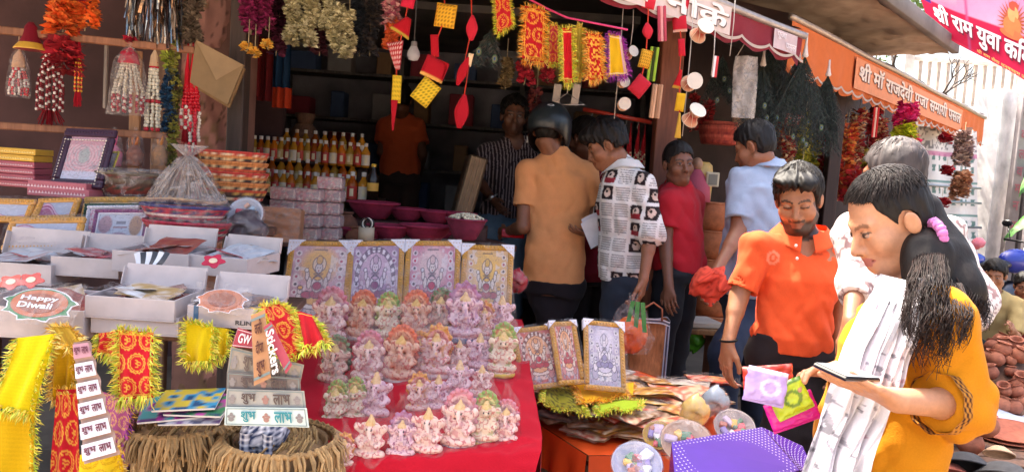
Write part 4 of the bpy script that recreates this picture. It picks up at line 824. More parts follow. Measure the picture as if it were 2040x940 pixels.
# patterned edging of the sleeve
m = M(); e_, w_ = JJ['el'], JJ['wl']; dr = (w_ - e_) / np.linalg.norm(w_ - e_); cu = e_ + (w_ - e_) * .35; a1 = np.cross(dr, [0, 0, 1]); a1 /= np.linalg.norm(a1); a2 = np.cross(dr, a1)
def cuff(u, v):
    a = u * 2 * PI; r = .062 + .002 * np.sin(a * 9); p = cu + dr * (v[:, None] - .35) * .028 + np.outer(np.cos(a) * r, a1) + np.outer(np.sin(a) * r, a2) - GL; return p[:, 0], p[:, 1], p[:, 2]
V, F = grid(80, 9, cuff); u_ = np.repeat(np.linspace(0, 1, 80), 9); v_ = np.tile(np.linspace(0, 1, 9), 80)
m.add((V, F), mixc(np.tile(C('b87a28'), (len(V), 1)), (np.sin(u_ * 120) * np.sin(v_ * 14) > .1) * 1., C('3a1d14'))); obj('sleeve_edging', m, 'cloth', girl)
# nose stud / earring
# phone
pa, pb, pc = P(1634, 757, 1.49), P(1700, 752, 1.44), P(1712, 778, 1.50)
ph = thing('phone', 'black smartphone lying in the palm of the young woman', 'phone', P(1684, 757, 1.45) + Vector((0, -.004, .016)), 0)
Rp = np.array(Matrix.Rotation(R(38), 3, 'Z') @ Matrix.Rotation(R(10), 3, 'X') @ Matrix.Rotation(R(8), 3, 'Y'))
m = M(); m.add(box(.142, .07, .0085, .003), C('161618'), rot=Rp); obj('phone_body', m, 'gloss', ph, False)
m = M(); m.add(box(.13, .063, .001, .0004), C('8a9396'), (0, 0, 0), None); m.V[0] = (m.V[0] + [0, 0, .0049]) @ Rp.T; obj('screen', m, 'gloss', ph, False)
# ================================================================== GOODS: shared builders
rg = np.random.RandomState(21)
def jit(c, s=.15): return np.clip(np.asarray(c) * (1 + rg.uniform(-s, s)), 0, 1)
def petals(m, c, n, r, size, cols, flat=1., seed=None, ax_=None):
    """n small curled petals round a centre line point"""
    for _ in range(n):
        a = rg.uniform(0, 2 * PI); e = rg.uniform(-.6, .6); d = np.array([math.cos(a) * math.cos(e), math.sin(a) * math.cos(e), math.sin(e)]); t = np.cross(d, [0, 0, 1]); t /= np.linalg.norm(t) + 1e-6; b = np.cross(t, d); w = size * rg.uniform(.6, 1.1)
        tw = rg.uniform(-.8, .8); t2 = t * math.cos(tw) + b * math.sin(tw); p0 = np.array(c) + d * r * .25; p1 = np.array(c) + d * r + b * w * .3
        col = jit(C(cols[rg.randint(len(cols))]), .25)
        m.add((np.array([p0, (p0 + p1) / 2 + t2 * w * .5 + b * w * .15, p1, (p0 + p1) / 2 - t2 * w * .5 + b * w * .15]), np.array([[0, 1, 2, 3]])), col)
def garland(label, top, L, r, cols, step=.02, n=14, size=None, name='flower_garland', cat='garland', group=None, thread='b0a080', sway=.01, ends=None, loc=None, kind='petal'):
    t = thing(name, label, cat, top, 0, group); m = M(); k = int(L / step); ph = rg.uniform(0, 6)
    for i in range(k):
        z = -step * (i + .5); c = (math.sin(i * .5 + ph) * sway, math.cos(i * .37 + ph) * sway, z); cc = cols if not callable(cols) else cols(i / k)
        petals(m, c, n, r * rg.uniform(.85, 1.12), size or r * .7, cc)
    obj('flowers', m, kind, t, False, stuff=True); m = M(); m.add(tube([(0, 0, .12), (0, 0, -L * .5), (math.sin(ph) * sway, 0, -L)], .0022, 4), C(thread)); obj('thread', m, 'cloth', t); return t
def beads(label, top, L, nst, spread, r, cols, name='bead_garland', cat='garland', group=None, topcol='c02030', tassel=None, knot=.06, wrap=None, taper=.35, fold=1):
    """several strings of beads falling from one knot"""
    t = thing(name, label, cat, top, 0, group); m = M(); th = M()
    for s_ in range(nst):
        a = 2 * PI * s_ / nst + .3; x0, y0 = math.cos(a) * spread, math.sin(a) * spread * .7; k = int((L - knot) / (r * 1.75))
        for i in range(k):
            f = i / k; w = taper + (1 - taper) * min(1, f * 1.8); z = -knot - f * (L - knot); c = cols(f, s_) if callable(cols) else cols[(i // 3 + s_) % len(cols)]
            V, F = BEAD; m.add((V * [r, r, r * 1.05], F), jit(C(c), .12), (x0 * w + rg.uniform(-1, 1) * r * .35, y0 * w, z))
    obj('beads', m, 'gloss', t, stuff=True); m = M(); m.add(tube([(0, 0, .05), (.002, 0, -.005), (0, 0, -knot * .5), (0, 0, -knot * 1.25)], [.003, .004, max(.01, spread * .55), max(.006, spread * .75)], 8), C(topcol)); obj('binding', m, 'cloth', t)
    if wrap:
        m = M(); m.add(wrapf(spread * 1.35, L * 1.02, spread * 1.2), C('ffffff')); obj('plastic_cover', m, wrap, t)
    if tassel:
        m = M()
        for i in range(40): a = rg.uniform(0, 6.28); q = rg.uniform(0, 1) ** .5 * spread; m.add(tube([(math.cos(a) * q * .6, math.sin(a) * q * .5, -L + .01), (math.cos(a) * q * 1.2, math.sin(a) * q, -L - rg.uniform(.03, .06))], .0022, 3, False), jit(C(tassel)))
        obj('tassel', m, 'cloth', t, stuff=True)
    return t
BEAD = ell(1, 1, 1, 6, 5)
def wrapf(r, L, ry=None, top=.25, seed=None):
    """crumpled clear bag gathered at the top, hanging down"""
    ry = ry or r; sd = rg.uniform(0, 50)
    def f(u, v):
        a = u * 2 * PI; w = np.interp(v, [0, .08, .3, .75, 1], [.28, .16, .72, 1.0, 1.02]) if top else 1; k = 1 + .14 * noise(np.cos(a) * 2.2 + sd, np.sin(a) * 2.2, v * 4) + .05 * noise(np.cos(a) * 7, np.sin(a) * 7 + sd, v * 11)
        return np.cos(a) * r * w * k, np.sin(a) * ry * w * k, .03 - v * (L + .03)
    V, F = grid(26, 22, f); return V, F
# ---- print painting
def oel(K, u, v, cu, cv, ru, rv, c, d): return mixc(mixc(K, ellm(u, v, cu, cv, ru + .014, rv + .012, 30), d), ellm(u, v, cu, cv, ru, rv, 30), c)
def ellm(u, v, cu, cv, ru, rv, s=12): return np.clip((1 - np.hypot((u - cu) / ru, (v - cv) / rv)) * s, 0, 1)
def printK(u, v, k, seed=0):
    """devotional print: arch, seated figure, attendants, ornament; k picks the palette"""
    pal = [('c9a2ac', 'e0b070', 'd9c9c4', 'b05a70', '6c5a66', 'e4dcd8'), ('a88aa4', 'c8a8bc', 'd8c8d0', '8a4a70', '5c4a60', 'ded4dc'), ('c48496', 'd8b8b8', 'dccac4', 'b83a58', '5a4a58', 'dcd6d8'), ('cfa878', 'dcae5c', 'd8c8bc', 'a8505c', '5e504e', 'dccfc8'), ('b85a50', 'd89a68', 'e0c8b0', 'b02a30', '5a2e2c', 'd8c0b0'), ('a49aae', 'c8c0cc', 'd8d0d4', '8a80a0', '4e4a58', 'd8d2d0')][k % 6]
    bg_, glow, skin_, robe, dark, pale = [C(x) for x in pal]; K = np.tile(bg_, (len(u), 1)); n = noise(u * 14 + seed, v * 16, 0 * u + k); n2 = noise(u * 34 + seed, v * 38, 0 * u + k + 5)
    K = mixc(K, ellm(u, v, .5, .74, .42, .3, 2.5), glow); K = mixc(K, ((n > .25) & (np.abs(u - .5) > .2)) * .55, pale)
    for s_ in (-1, 1):
        for j in range(6): K = mixc(K, ellm(u, v, .5 + s_ * .4, .9 - j * .105, .06, .04, 6) * .8, pale); K = mixc(K, ellm(u, v, .5 + s_ * .4, .9 - j * .105, .03, .022, 6), robe if j % 2 else dark)
    if k % 6 in (1, 4):
        r_ = np.hypot((u - .5) / .4, (v - .55) / .4); K = mixc(K, ((np.abs(r_ - 1) < .12) & (v > .5)) * .8, dark); an = np.arctan2(v - .55, u - .5); K = mixc(K, ((np.abs(r_ - 1) < .08) & (v > .5) & (np.cos(an * 22) > 0)) * 1., pale)
    K = mixc(K, ellm(u, v, .5, .2, .46, .14, 8) * .75, pale); K = mixc(K, ((v < .3) & (n > .1)) * .6, C('8f98ae')); K = mixc(K, ((v < .3) & (n2 > .35)) * .6, dark)
    o = lambda K, cu, cv, ru, rv, c: oel(K, u, v, cu, cv, ru, rv, c, dark)
    for s_ in (-1, 1):
        K = o(K, .5 + s_ * .3, .2, .1, .11, robe * .7 + pale * .3); K = o(K, .5 + s_ * .3, .3, .06, .07, skin_); K = o(K, .5 + s_ * .3, .39, .04, .036, skin_); K = o(K, .5 + s_ * .3, .435, .04, .022, glow)
    K = o(K, .5, .2, .24, .045, pale); K = o(K, .5, .27, .2, .06, glow)
    for s_ in (-1, 1): K = o(K, .5 + s_ * .17, .34, .1, .045, robe); K = o(K, .5 + s_ * .15, .5, .035, .075, skin_); K = o(K, .5 + s_ * .2, .6, .03, .06, skin_); K = o(K, .5 + s_ * .22, .67, .028, .024, pale)
    K = o(K, .5, .35, .12, .05, robe); K = o(K, .5, .49, .1, .11, skin_); K = o(K, .5, .46, .075, .05, robe); K = o(K, .5, .56, .06, .02, glow); K = o(K, .5, .75, .12, .1, glow * .5 + pale * .5); K = o(K, .5, .7, .06, .07, skin_ * .95); K = o(K, .5, .81, .055, .055, glow * .9)
    for s_ in (-1, 1): K = mixc(K, ellm(u, v, .5 + s_ * .024, .705, .013, .009, 9), dark * .5)
    K = mixc(K, ellm(u, v, .5, .665, .018, .007, 9), C('a02c38'))
    K = mixc(K, ellm(u, v, .5, .62, .1, .03, 6) * .6, dark); K = mixc(K, (np.abs(n2) < .06) * .4, dark); K = mixc(K, ((np.abs(v - .95) < .012) & (np.abs(u - .5) < .13)) * .8, dark); return K
def print_panel(w, h, k, seed=0, nx=56, ny=68, kfun=None):
    V, F = grid(nx, ny, lambda u, v: (u * w, 0 * u, v * h)); return (V, F), (kfun or printK)(V[:, 0] / w, V[:, 2] / h, k, seed)
def framed(name, label, w, h, k, loc, rot, bar=.022, col='c9963c', corners=True, group=None, inner=None, seed=0, th=.018, film='film', cat='picture', kfun=None, nx=56, ny=68):
    """framed print lying in its local xz plane, origin lower left"""
    t = thing(name, label, cat, loc, rot, group); fr = M()
    for (x, z, lx, lz) in ((w / 2, bar / 2, w, bar), (w / 2, h - bar / 2, w, bar), (bar / 2, h / 2, bar, h - 2 * bar), (w - bar / 2, h / 2, bar, h - 2 * bar)):
        b = M(); b.add(box(lx - .001, th, lz - .001, .004), C(col), (x, 0, z))
        n = int(max(lx, lz) / .011)
        for i in range(n): f_ = (i + .5) / n - .5; b.add((BEAD[0] * [.0042, .004, .0042], BEAD[1]), C(col) * 1.15, (x + (f_ * lx if lx > lz else 0), -th / 2, z + (f_ * lz if lz >= lx else 0)))
        obj('frame_bar', b, 'satin', t, False)
    (V, F), K = print_panel(w - 2 * bar, h - 2 * bar, k, seed, nx, ny, kfun); m = M(); m.add((V + [bar, -th * .15, bar], F), K); m.add(box(w - bar, th * .5, h - bar, .002), C('8a6a4a'), (w / 2, th * .22, h / 2)); obj('print', m, 'print', t)
    if inner is not None:
        m = M()
        for (x, z, lx, lz) in ((w / 2, bar * 1.2, w - 2 * bar, bar * .35), (w / 2, h - bar * 1.2, w - 2 * bar, bar * .35), (bar * 1.2, h / 2, bar * .35, h - 2 * bar), (w - bar * 1.2, h / 2, bar * .35, h - 2 * bar)): m.add(box(lx, .004, lz, .001), C(inner), (x, -th * .25, z))
        obj('mount', m, 'paper', t, False, stuff=False)
    if corners:
        c_ = .062 * w / .25
        for cx, s_ in ((0, 1), (w, -1)):
            m = M(); m.add(poly_ext([(cx - s_ * .002, h + .002), (cx + s_ * c_, h + .002), (cx - s_ * .002, h - c_)][::int(s_)], th + .006), C('dfdce4')); obj('corner_guard', m, 'paper', t, False)
    if film:
        m = M(); sd = rg.uniform(0, 9); m.add(grid(22, 26, lambda u, v: (-.004 + u * (w + .008), -th / 2 - .008 - .004 * noise(u * 7 + sd, v * 9, 0 * u), -.004 + v * (h + .008))), C('ffffff')); obj('plastic_cover', m, film, t)
    return t
# ---- cloth with fringe
def fringe(m, pts, outd, L, cols, dens=260, kind=0, wid=.0013):
    """tinsel threads standing off a polyline"""
    p = np.array(pts, float); sg = np.linalg.norm(np.diff(p, axis=0), axis=1); cum = np.concatenate([[0], np.cumsum(sg)]); n = int(cum[-1] * dens * 1.5); L = L * .72
    for i in range(n):
        s_ = rg.uniform(0, cum[-1]); q = np.array([np.interp(s_, cum, p[:, j]) for j in range(3)]); o = np.array(outd if not callable(outd) else outd(s_ / cum[-1])); d = o + rg.normal(0, .35, 3); d /= np.linalg.norm(d); l = L * rg.uniform(.5, 1.1); c = jit(C(cols[rg.randint(len(cols))]), .2)
        sd = np.cross(d, rg.normal(0, 1, 3)); sd /= np.linalg.norm(sd); e = q + d * l; md = q + d * l * .55 + np.array([0, 0, -.15 * l]) + sd * l * .12
        m.add((np.array([q - sd * wid, q + sd * wid, md + sd * wid, e + [0, 0, -l * .3], md - sd * wid]), [np.array([[0, 1, 2, 4]]), np.array([[2, 3, 4]])]), c)
def om_pat(u, v, k, seed=0, base='c01c28', gold='e0a040', sc_=4.2, asp=1.):
    """gold rings and paisleys stamped on red"""
    K = np.tile(C(base), (len(u), 1)); U = u * sc_ * asp; V_ = v * sc_; i = np.floor(V_); U = U + .5 * (i % 2); fu = U % 1 - .5; fv = V_ % 1 - .5; r = np.hypot(fu, fv); a = np.arctan2(fv, fu); G = C(gold)
    K = mixc(K, (np.abs(r - .41 - .02 * np.cos(a * 14)) < .035) * 1., G); K = mixc(K, (np.abs(r - .32) < .018) * 1., G)
    q = ((np.abs(np.hypot(fu + .06, fv - .07) - .075) < .026) & (fu > -.09)) | ((np.abs(np.hypot(fu + .06, fv + .08) - .09) < .026) & (fu > -.1)) | (np.abs(np.hypot(fu - .1, fv - .0) - .07) < .022) * (fu > .05) | (np.hypot(fu - .08, fv - .2) < .022)
    return mixc(K, q * 1., G)
def plain_pat(c): return lambda u, v, k, seed=0: np.tile(C(c), (len(u), 1)) * (1 + .04 * np.sin(v * 300))[:, None]
def border(K, u, v, col, w=.04, at=.09):
    e = np.minimum(np.minimum(u, 1 - u), np.minimum(v, 1 - v)); return mixc(K, (np.abs(e - at) < w) * 1., C(col))
def fringed(name, label, corners, pat, fcols, L=.03, sag=.01, cat='cloth', group=None, dens=420, nx=50, ny=70, wav=.012, edges=(1, 1, 1, 1), bord=None, wide=.12):
    """corners: top left, top right, bottom right, bottom left (world); fringes all round"""
    a, b, c, d = [A(q) for q in corners]; root = thing(name, label, cat, tuple((a + b) / 2), 0, group); O = A(root.location); sd = rg.uniform(0, 30); n0 = np.cross(b - a, d - a); n0 /= np.linalg.norm(n0); n0 = n0 if n0[1] < 0 else -n0
    def pos(u, v):
        u = np.asarray(u)[:, None]; v = np.asarray(v)[:, None]; p = (a * (1 - u) + b * u) * (1 - v) + (d * (1 - u) + c * u) * v
        return p + n0 * (wav * noise(u[:, 0] * 3.2 + sd, v[:, 0] * 1.6, 0 * u[:, 0]) * (.3 + v[:, 0]) + wav * .6 * np.sin(u[:, 0] * 11 + sd + v[:, 0] * 2) * (.2 + v[:, 0]))[:, None] - O
    V, F = grid(nx, ny, lambda u, v: (u, v, 0 * u)); u, v = V[:, 0], V[:, 1]; K = pat(u, 1 - v, 0); K = border(K, u, v, bord, .012, .06) if bord else K; m = M(); P_ = pos(u, v); m.add((P_, F), K); m.add((P_ - n0 * .002, F[:, ::-1]), K); obj('cloth', m, 'cloth', root)
    m = M(); t_ = np.linspace(0, 1, 24); ex = (b - a) / np.linalg.norm(b - a); ez = (a - d) / np.linalg.norm(a - d)
    for on, (uu, vv, o) in zip(edges, (((t_, 0 * t_, ez)), ((1 + 0 * t_, t_, ex)), ((t_, 1 + 0 * t_, -ez)), ((0 * t_, t_, -ex)))):
        if not on: continue
        q = pos(uu, vv); fringe(m, q, o + n0 * .35, L, fcols, int(dens)); q = pos(np.clip(uu, wide * .5, 1 - wide * .5), np.clip(vv, wide * .35, 1 - wide * .35)); fringe(m, q + n0 * .004, o * .8 + n0 * .8, L * .8, fcols, int(dens * .8))
    obj('fringe', m, 'satin', root, False, stuff=True); return root
GOLDF = ['e8b83c', 'f0d060', 'd89a28', 'f4e080']; LIMEF = ['e8e04c', 'c8d83c', 'f0d850', 'a8b830', 'e0b040']

# ================================================================== LEFT STALL: rails, shelf, hanging goods
def LW(px, py, d=None):            # the rail plane of the left stall: through (-1.45,3.4), direction (.91,.41)
    v = D(px, py); q = Vector((-1.45, 3.4, 0)) - EYE; n = Vector((.41, -.91, 0)); return EYE + v * (q.dot(n) / v.dot(n))
rk = thing('display_rack', 'wooden rack of two rails with upright posts at the back of the left stall', 'rack', LW(200, 265)); O_ = A(rk.location)
for (a, b, r_) in (((-120, 48), (388, 101), .016), ((-120, 243), (362, 273), .015)):
    m = M(); p, q = A(LW(*a)) - O_, A(LW(*b)) - O_; m.add(box(np.linalg.norm(q - p), .022, r_ * 2, .004), C('a87050'), (p + q) / 2, np.array(frame3(Vector(p), Vector(q), Vector(p) + Vector((0, 0, 1))))); obj('rail', m, 'wood', rk, False)
for (px, y0, y1, w) in ((266, 100, 430, .045), (377, 95, 430, .03), (205, 85, 215, .012), (-60, 30, 430, .04)):
    m = M(); p, q = A(LW(px, y0)) - O_, A(LW(px - (y1 - y0) * .05, y1)) - O_; z = (p[2] + q[2]) / 2; m.add(box(w, .02, p[2] - q[2], .003), C('b08058') if w > .02 else C('9a8c80'), (p[0], p[1] + .03, z)); obj('upright', m, 'wood', rk, False)
def shelfbox(name, label, a, b, dep, th, col, cat='shelf', kind='wood', z=None):
    a, b = Vector(a), Vector(b); t = thing(name, label, cat, (a + b) / 2); m = M(); L = (b - a).length; x = (b - a).normalized(); Rz = np.array([[x.x, -x.y, 0], [x.y, x.x, 0], [0, 0, 1]]); y = np.array([-x.y, x.x, 0])
    m.add(box(L, dep, th, .004), C(col), y * dep / 2 - [0, 0, th / 2], Rz); obj('board', m, kind, t, False); h = t.location.z - th
    for s_ in (-1, 1): m = M(); m.add(box(.06, .06, h, .004), C(col) * .7, np.array(x) * s_ * (L / 2 - .05) + y * .08 + [0, 0, -th - h / 2 + .0], Rz); obj('leg', m, 'wood', t, False)
    return t
# shelf under frames (z about 1.33) and lower back counter
def zat(px, py, z): return PZ(px, py, z)
G_HANG = 'garlands hanging at the back of the left stall'
# top left flowers
garland('bunch of orange and red artificial marigolds at the top left', LW(132, -40), .22, .075, lambda f: ['b03038', 'c8283c'] if f < .35 else ['f07028', 'f4883c', 'e05a1c'], .022, 34, .05, group=G_HANG)
garland('second orange marigold bunch beside the bell', LW(172, 0), .13, .05, ['f07028', 'f08034', 'e8601c'], .02, 26, .04, group=G_HANG)
garland('deep red paper flower bunch behind the upper rail', LW(125, 85), .13, .085, ['a81c2c', 'c02a34', '8a1624'], .022, 30, .05, group=G_HANG)
bl = thing('decorative_bell', 'dark red felt bell with yellow rim on the upper rail', 'bell', LW(62, 44)); s_ = W(48, 3.15)
m = M(); m.add(lathe([(.0, 0), (.1 * s_, -.02 * s_), (.22 * s_, -.2 * s_), (.3 * s_, -.6 * s_), (.42 * s_, -.85 * s_)], 20), C('7c1626')); obj('bell_body', m, 'cloth', bl)
m = M(); m.add(lathe([(.42 * s_, -.85 * s_), (.6 * s_, -1.08 * s_), (.62 * s_, -1.13 * s_), (.5 * s_, -1.12 * s_)], 20), C('dca83c')); obj('rim', m, 'satin', bl)
m = M(); m.add(lathe([(.58 * s_, -1.13 * s_), (.0, -1.2 * s_)], 20), C('8c1c28')); obj('mouth', m, 'cloth', bl)
RW = lambda f, s: 'c02436' if int(f * 26 + s) % 2 else 'e6dcd0'
beads('clear bag of red and white bead strings under the bell', LW(38, 98), W(92, 3.15), 9, .035, .006, ['d8cfc6', 'c83840'], group=G_HANG, wrap='film', topcol='c8a080')
beads('maroon bead tassel with white beads, third from the left', LW(102, 72), W(148, 3.2), 11, .05, .0065, lambda f, s: 'e2d8d0' if int(f * 22 + s) % 3 == 0 else '7a1420', group=G_HANG, topcol='a02030', tassel='8a1420')
beads('small red and yellow bead tassel on the upper rail', LW(157, 80), W(102, 3.25), 5, .014, .005, lambda f, s: 'e8b040' if int(f * 16) % 2 else 'c83028', group=G_HANG, topcol='b81c2c', tassel='c02030')
beads('big bagged bunch of ivory strings tied with red ribbon', LW(258, 92), W(132, 3.32), 14, .062, .0072, lambda f, s: ('b02838' if int(f * 30 + s) % 3 else 'ddd0c8') if f > .62 else 'd6cdb8', group=G_HANG, wrap='filmthick', topcol='b81c38')
pf = M(); petals(pf, (0, 0, .02), 40, .035, .03, ['c01c3c', 'b01830']); obj('bow', pf, 'cloth', bpy.data.objects['bead_garland.003'], False)
IV = lambda f, s: 'b82838' if (f < .08 or .5 < f < .58 or f > .9) else 'd8d2c0'
beads('ivory flower string with red bands, left of the blue garland', LW(308, 98), W(162, 3.36), 8, .028, .0085, IV, group=G_HANG, topcol='c8a888')
garland('blue tinsel garland above an olive end', LW(338, 108), W(156, 3.38), .034, lambda f: ['9ca83c', 'b0b848'] if f < .2 else ['24486c', '2c5a84', '1c3450'], .014, 20, .03, group=G_HANG)
garland('long olive leaf garland beside the blue one', LW(354, -40), W(370, 3.42), .03, ['8a8c3c', '6c7030', 'a8a44c', '5c5428'], .018, 18, .032, group=G_HANG)
garland('blue tinsel garland at the top of the left stall', LW(354, -60), W(100, 3.4), .03, ['2c4c70', '223a58'], .016, 16, .03, group=G_HANG)
garland('thick grey brown rope garland hanging against the pink pier', LW(386, -60), W(145, 3.44), .05, ['7c6c5c', '5c4c40', '948470'], .014, 26, .034, group=G_HANG)
for i, (px, l, sp) in enumerate(((374, 150, 0), (384, 195, 1), (394, 175, 0))): beads(('short', 'long', 'middle')[i] + ' string of white jasmine and red beads under the red tassel', LW(px, 108), W(l, 3.4), 4, .016, .0085, lambda f, s: ('c83040' if int(f * 34 + s) % 2 else 'e6dccf') if f > .42 else 'c81c2c', group=G_HANG, topcol='c81c2c', knot=W(62, 3.4), tassel='a01c28')
# shredded metallic tinsel
t = thing('tinsel_curtain', 'silver and copper shredded tinsel curtain at the top of the left stall', 'tinsel', LW(310, -40)); m = M()
for i in range(260):
    x = rg.uniform(-.10, .10); y = rg.uniform(-.02, .03); l = rg.uniform(.12, W(132, 3.4)); k = 6; z = np.linspace(0, -l, k); xs = x * (1 + .2 * np.linspace(0, 1, k)) + rg.normal(0, .004, k).cumsum(); w = rg.uniform(.002, .006); tw = rg.uniform(0, 3)
    V = np.concatenate([np.stack([xs - w * math.cos(tw), np.full(k, y) - w * math.sin(tw), z], 1), np.stack([xs + w * math.cos(tw), np.full(k, y) + w * math.sin(tw) + rg.uniform(-.004, .004, k), z], 1)]); f = np.array([[i_, i_ + 1, i_ + 1 + k, i_ + k] for i_ in range(k - 1)]); m.add((V, f), jit(C(('c8b8a8', 'a88468', '8a98a8', '6a5048')[i % 4]), .3))
obj('strips', m, 'metallic', t, False, stuff=True)
# cardboard panel wedged by the pier
t = thing('cardboard_sheet', 'worn yellow brown cardboard envelope wedged beside the pink pier', 'cardboard', LW(392, 165) + Vector((0, -.04, 0)))
pa, pb, pc, pd = [LW(*q) for q in ((396, 82), (490, 132), (458, 210), (384, 166))]
g = M()
for off, dz, c_ in ((.02, -.014, '8a6a44'), (0, 0, '8f7450')):
    V = np.array([A(q) for q in (pa, pb, pc, pd)]) + [0, -.03 + off, dz]; V2 = V + [0, .012, 0]; g.add((np.concatenate([V, V2]), np.array([[0, 1, 2, 3], [7, 6, 5, 4], [0, 4, 5, 1], [1, 5, 6, 2], [2, 6, 7, 3], [3, 7, 4, 0]])), C(c_))
obj('sheet', rel(g, t), 'card', t, False)
g = M(); V = np.array([A(q) for q in (pa, pb, LW(437, 162))]) + [0, -.036, 0]; g.add((V, np.array([[0, 2, 1]])), C('a08460')); obj('flap', rel(g, t), 'card', t, False)
# steel pot, black bag, shelf packets behind the rails
shelfbox('back_shelf', 'dark wooden shelf board behind the lower rail of the left stall', PZ(-60, 262, 1.53), PZ(250, 282, 1.53) , .3, .02, '5c4038')
t = thing('steel_pot', 'small steel pot behind the lower rail', 'pot', PZ(103, 264, 1.535)); s_ = W(26, 3.4); m = M(); m.add(lathe([(0, 0), (s_ * .42, 0), (s_ * .48, .1 * s_), (s_ * .48, s_ * 1.2), (s_ * .55, s_ * 1.25), (s_ * .44, s_ * 1.24), (s_ * .44, s_ * .2)], 20), C('b0a8a4')); obj('pot_body', m, 'metal', t); m = M(); m.add(lathe([(s_ * .55, s_ * 1.25), (s_ * .54, s_ * 1.3), (0, s_ * 1.32)], 20), C('c8c0bc')); obj('lid', m, 'metal', t)
t = thing('black_bag', 'crumpled black bag lying behind the lower rail', 'bag', PZ(178, 266, 1.535)); m = M(); V, F = ell(.13, .09, .075, 26, 18); V = V + .02 * noise(V[:, 0] * 20, V[:, 1] * 20, V[:, 2] * 20)[:, None] * V / .1 + [0, 0, .05]; V[:, 2] = np.maximum(V[:, 2], 0); m.add((V, F), C('221e22')); obj('bag_body', m, 'plastic', t); m = M(); m.add(tube([(-.05, 0, .1), (-.02, -.02, .15), (.03, 0, .1)], .006, 6), C('221e22')); obj('handle', m, 'plastic', t)
for (px, c1, c2, lb) in ((228, 'e05c84', 'e890a8', 'small bag of pink powder hung from the lower rail'), (270, 'd8782c', 'a8705c', 'small bag with orange tie hung from the lower rail, left of its twin'), (320, 'dc8a30', 'c09068', 'small bag with orange tie hung from the lower rail, nearest the cone shaped basket')):
    t = thing('powder_bag', lb, 'bag', LW(px, 268), 0, 'small bags hung from the lower rail'); h_ = W(62, 3.3); m = M(); m.add(tube([(-.012, 0, .0), (-.004, 0, -.02), (0, 0, -h_ * .35), (.0, 0, -h_ * .6), (0, 0, -h_)], [.003, .004, .012, .035, .03], 12), C(c2)); obj('contents', m, 'cloth', t)
    m = M(); m.add(wrapf(.042, h_, .035), C('ffffff')); obj('plastic_cover', m, 'film', t); m = M(); m.add(tube([(-.013, 0, .01), (-.008, -.004, -h_ * .25), (0, 0, -h_ * .42), (.01, -.004, -h_ * .2), (.012, 0, .01)], [.005, .006, .012, .006, .005], 7), C(c1)); obj('tie', m, 'satin', t)
# ================================================================== LEFT STALL: counter goods
Hc = 1.24                          # height of the rear goods counter of the left stall
def PP(px, py, d): return P(px, py, d)
shelfbox('goods_counter', 'long wooden counter carrying frames and baskets of the left stall', P(-130, 395, 2.75), P(545, 480, 3.0), .75, .03, '6a4636', 'counter')
def boxm(name, label, cat, px, py, d, w, h, dp, col, kind='card', rot=.0, grp=None, pat=None, part='box_body'):
    t = thing(name, label, cat, P(px, py, d), rot, grp); m = M(); m.add(box(w, dp, h, .004, True), C(col)); obj(part, m, kind, t, False); return t
# pile of pink patterned boxes with yellow ones on top
zt = P(50, 372, 2.95); rr = np.random.RandomState(2)
for i in range(6):
    t = thing('gift_box', ('pink lace print box, %s in the pile by the dark frame' % ('bottom', 'second from bottom', 'third from bottom', 'fourth from bottom')[i]) if i < 4 else ('yellow box %s the pink pile by the dark frame' % ('lying on', 'topmost on')[i - 4]), 'box', zt + Vector((rr.uniform(-.006, .006), 0, i * .025)), R(-2 + rr.uniform(-3, 3)), 'flat boxes piled beside the dark frame')
    m = M(); m.add(box(.15, .11, .023, .002, True), C('b05a68' if i < 4 else 'd8a83c')); obj('box_body', m, 'paper', t, False)
    m = M(); n = 14
    for k in range(n): m.add(poly_ext([(-.07 + k * .01, .004), (-.065 + k * .01, .011), (-.06 + k * .01, .004)], .0016), C('e0b8bc' if i < 4 else 'f0d880'), (0, -.056, .003))
    obj('lace_print', m, 'paper', t, False, stuff=True)
for i, (px, py, w) in enumerate(((138, 392, 125), (136, 380, 118))):
    t = thing('gift_box', ('pink lace print box lying flat under the dark frame, lower one', 'pink lace print box lying flat under the dark frame, upper one')[i], 'box', P(px, py, 2.8), R(-3), 'flat boxes under the dark frame'); m = M(); m.add(box(W(w, 2.8), .13, W(18, 2.8), .002, True), C('b4626e')); obj('box_body', m, 'paper', t, False)
    m = M(); [m.add(poly_ext([(-.11 + k * .012, .004), (-.105 + k * .012, .014), (-.1 + k * .012, .004)], .0016), C('e6c4c8'), (0, -.066, .006)) for k in range(18)]; obj('lace_print', m, 'paper', t, False, stuff=True)
def lean(name, label, tl, tr, bl, k, bar=.02, col='c9963c', corners=False, group=None, inner=None, kfun=None, film='filmlight', th=.016, seed=0, cat='picture', nx=56, ny=68):
    bl, br_, tl = Vector(bl), Vector(bl) + (Vector(tr) - Vector(tl)), Vector(tl); w = (br_ - bl).length; h = (tl - bl).length
    return framed(name, label, w, h, k, bl, frame3(bl, br_, tl), bar, col, corners, group, inner, seed, th, film, cat, kfun, nx, ny)
def seal(u, v, k, seed=0):
    K = np.tile(C('c9a8b0'), (len(u), 1)); r = np.hypot(u - .5, (v - .55) * 1.2); n = noise(u * 20, v * 22, 0 * u + 3); K = mixc(K, ((n > .1)) * .55, C('8fa0a8')); K = mixc(K, (np.abs((r * 12) % 1 - .5) < .17) * .5, C('b86a78')); K = mixc(K, ellm(u, v, .5, .55, .16, .2, 8) * .8, C('9aa6a4')); K = mixc(K, (v < .18) * .7, C('b8c4dc')); K = mixc(K, (v > .82) * .5, C('b07888')); return mixc(K, (np.abs(noise(u * 44, v * 44, 0 * u)) < .07) * .5, C('64505c'))
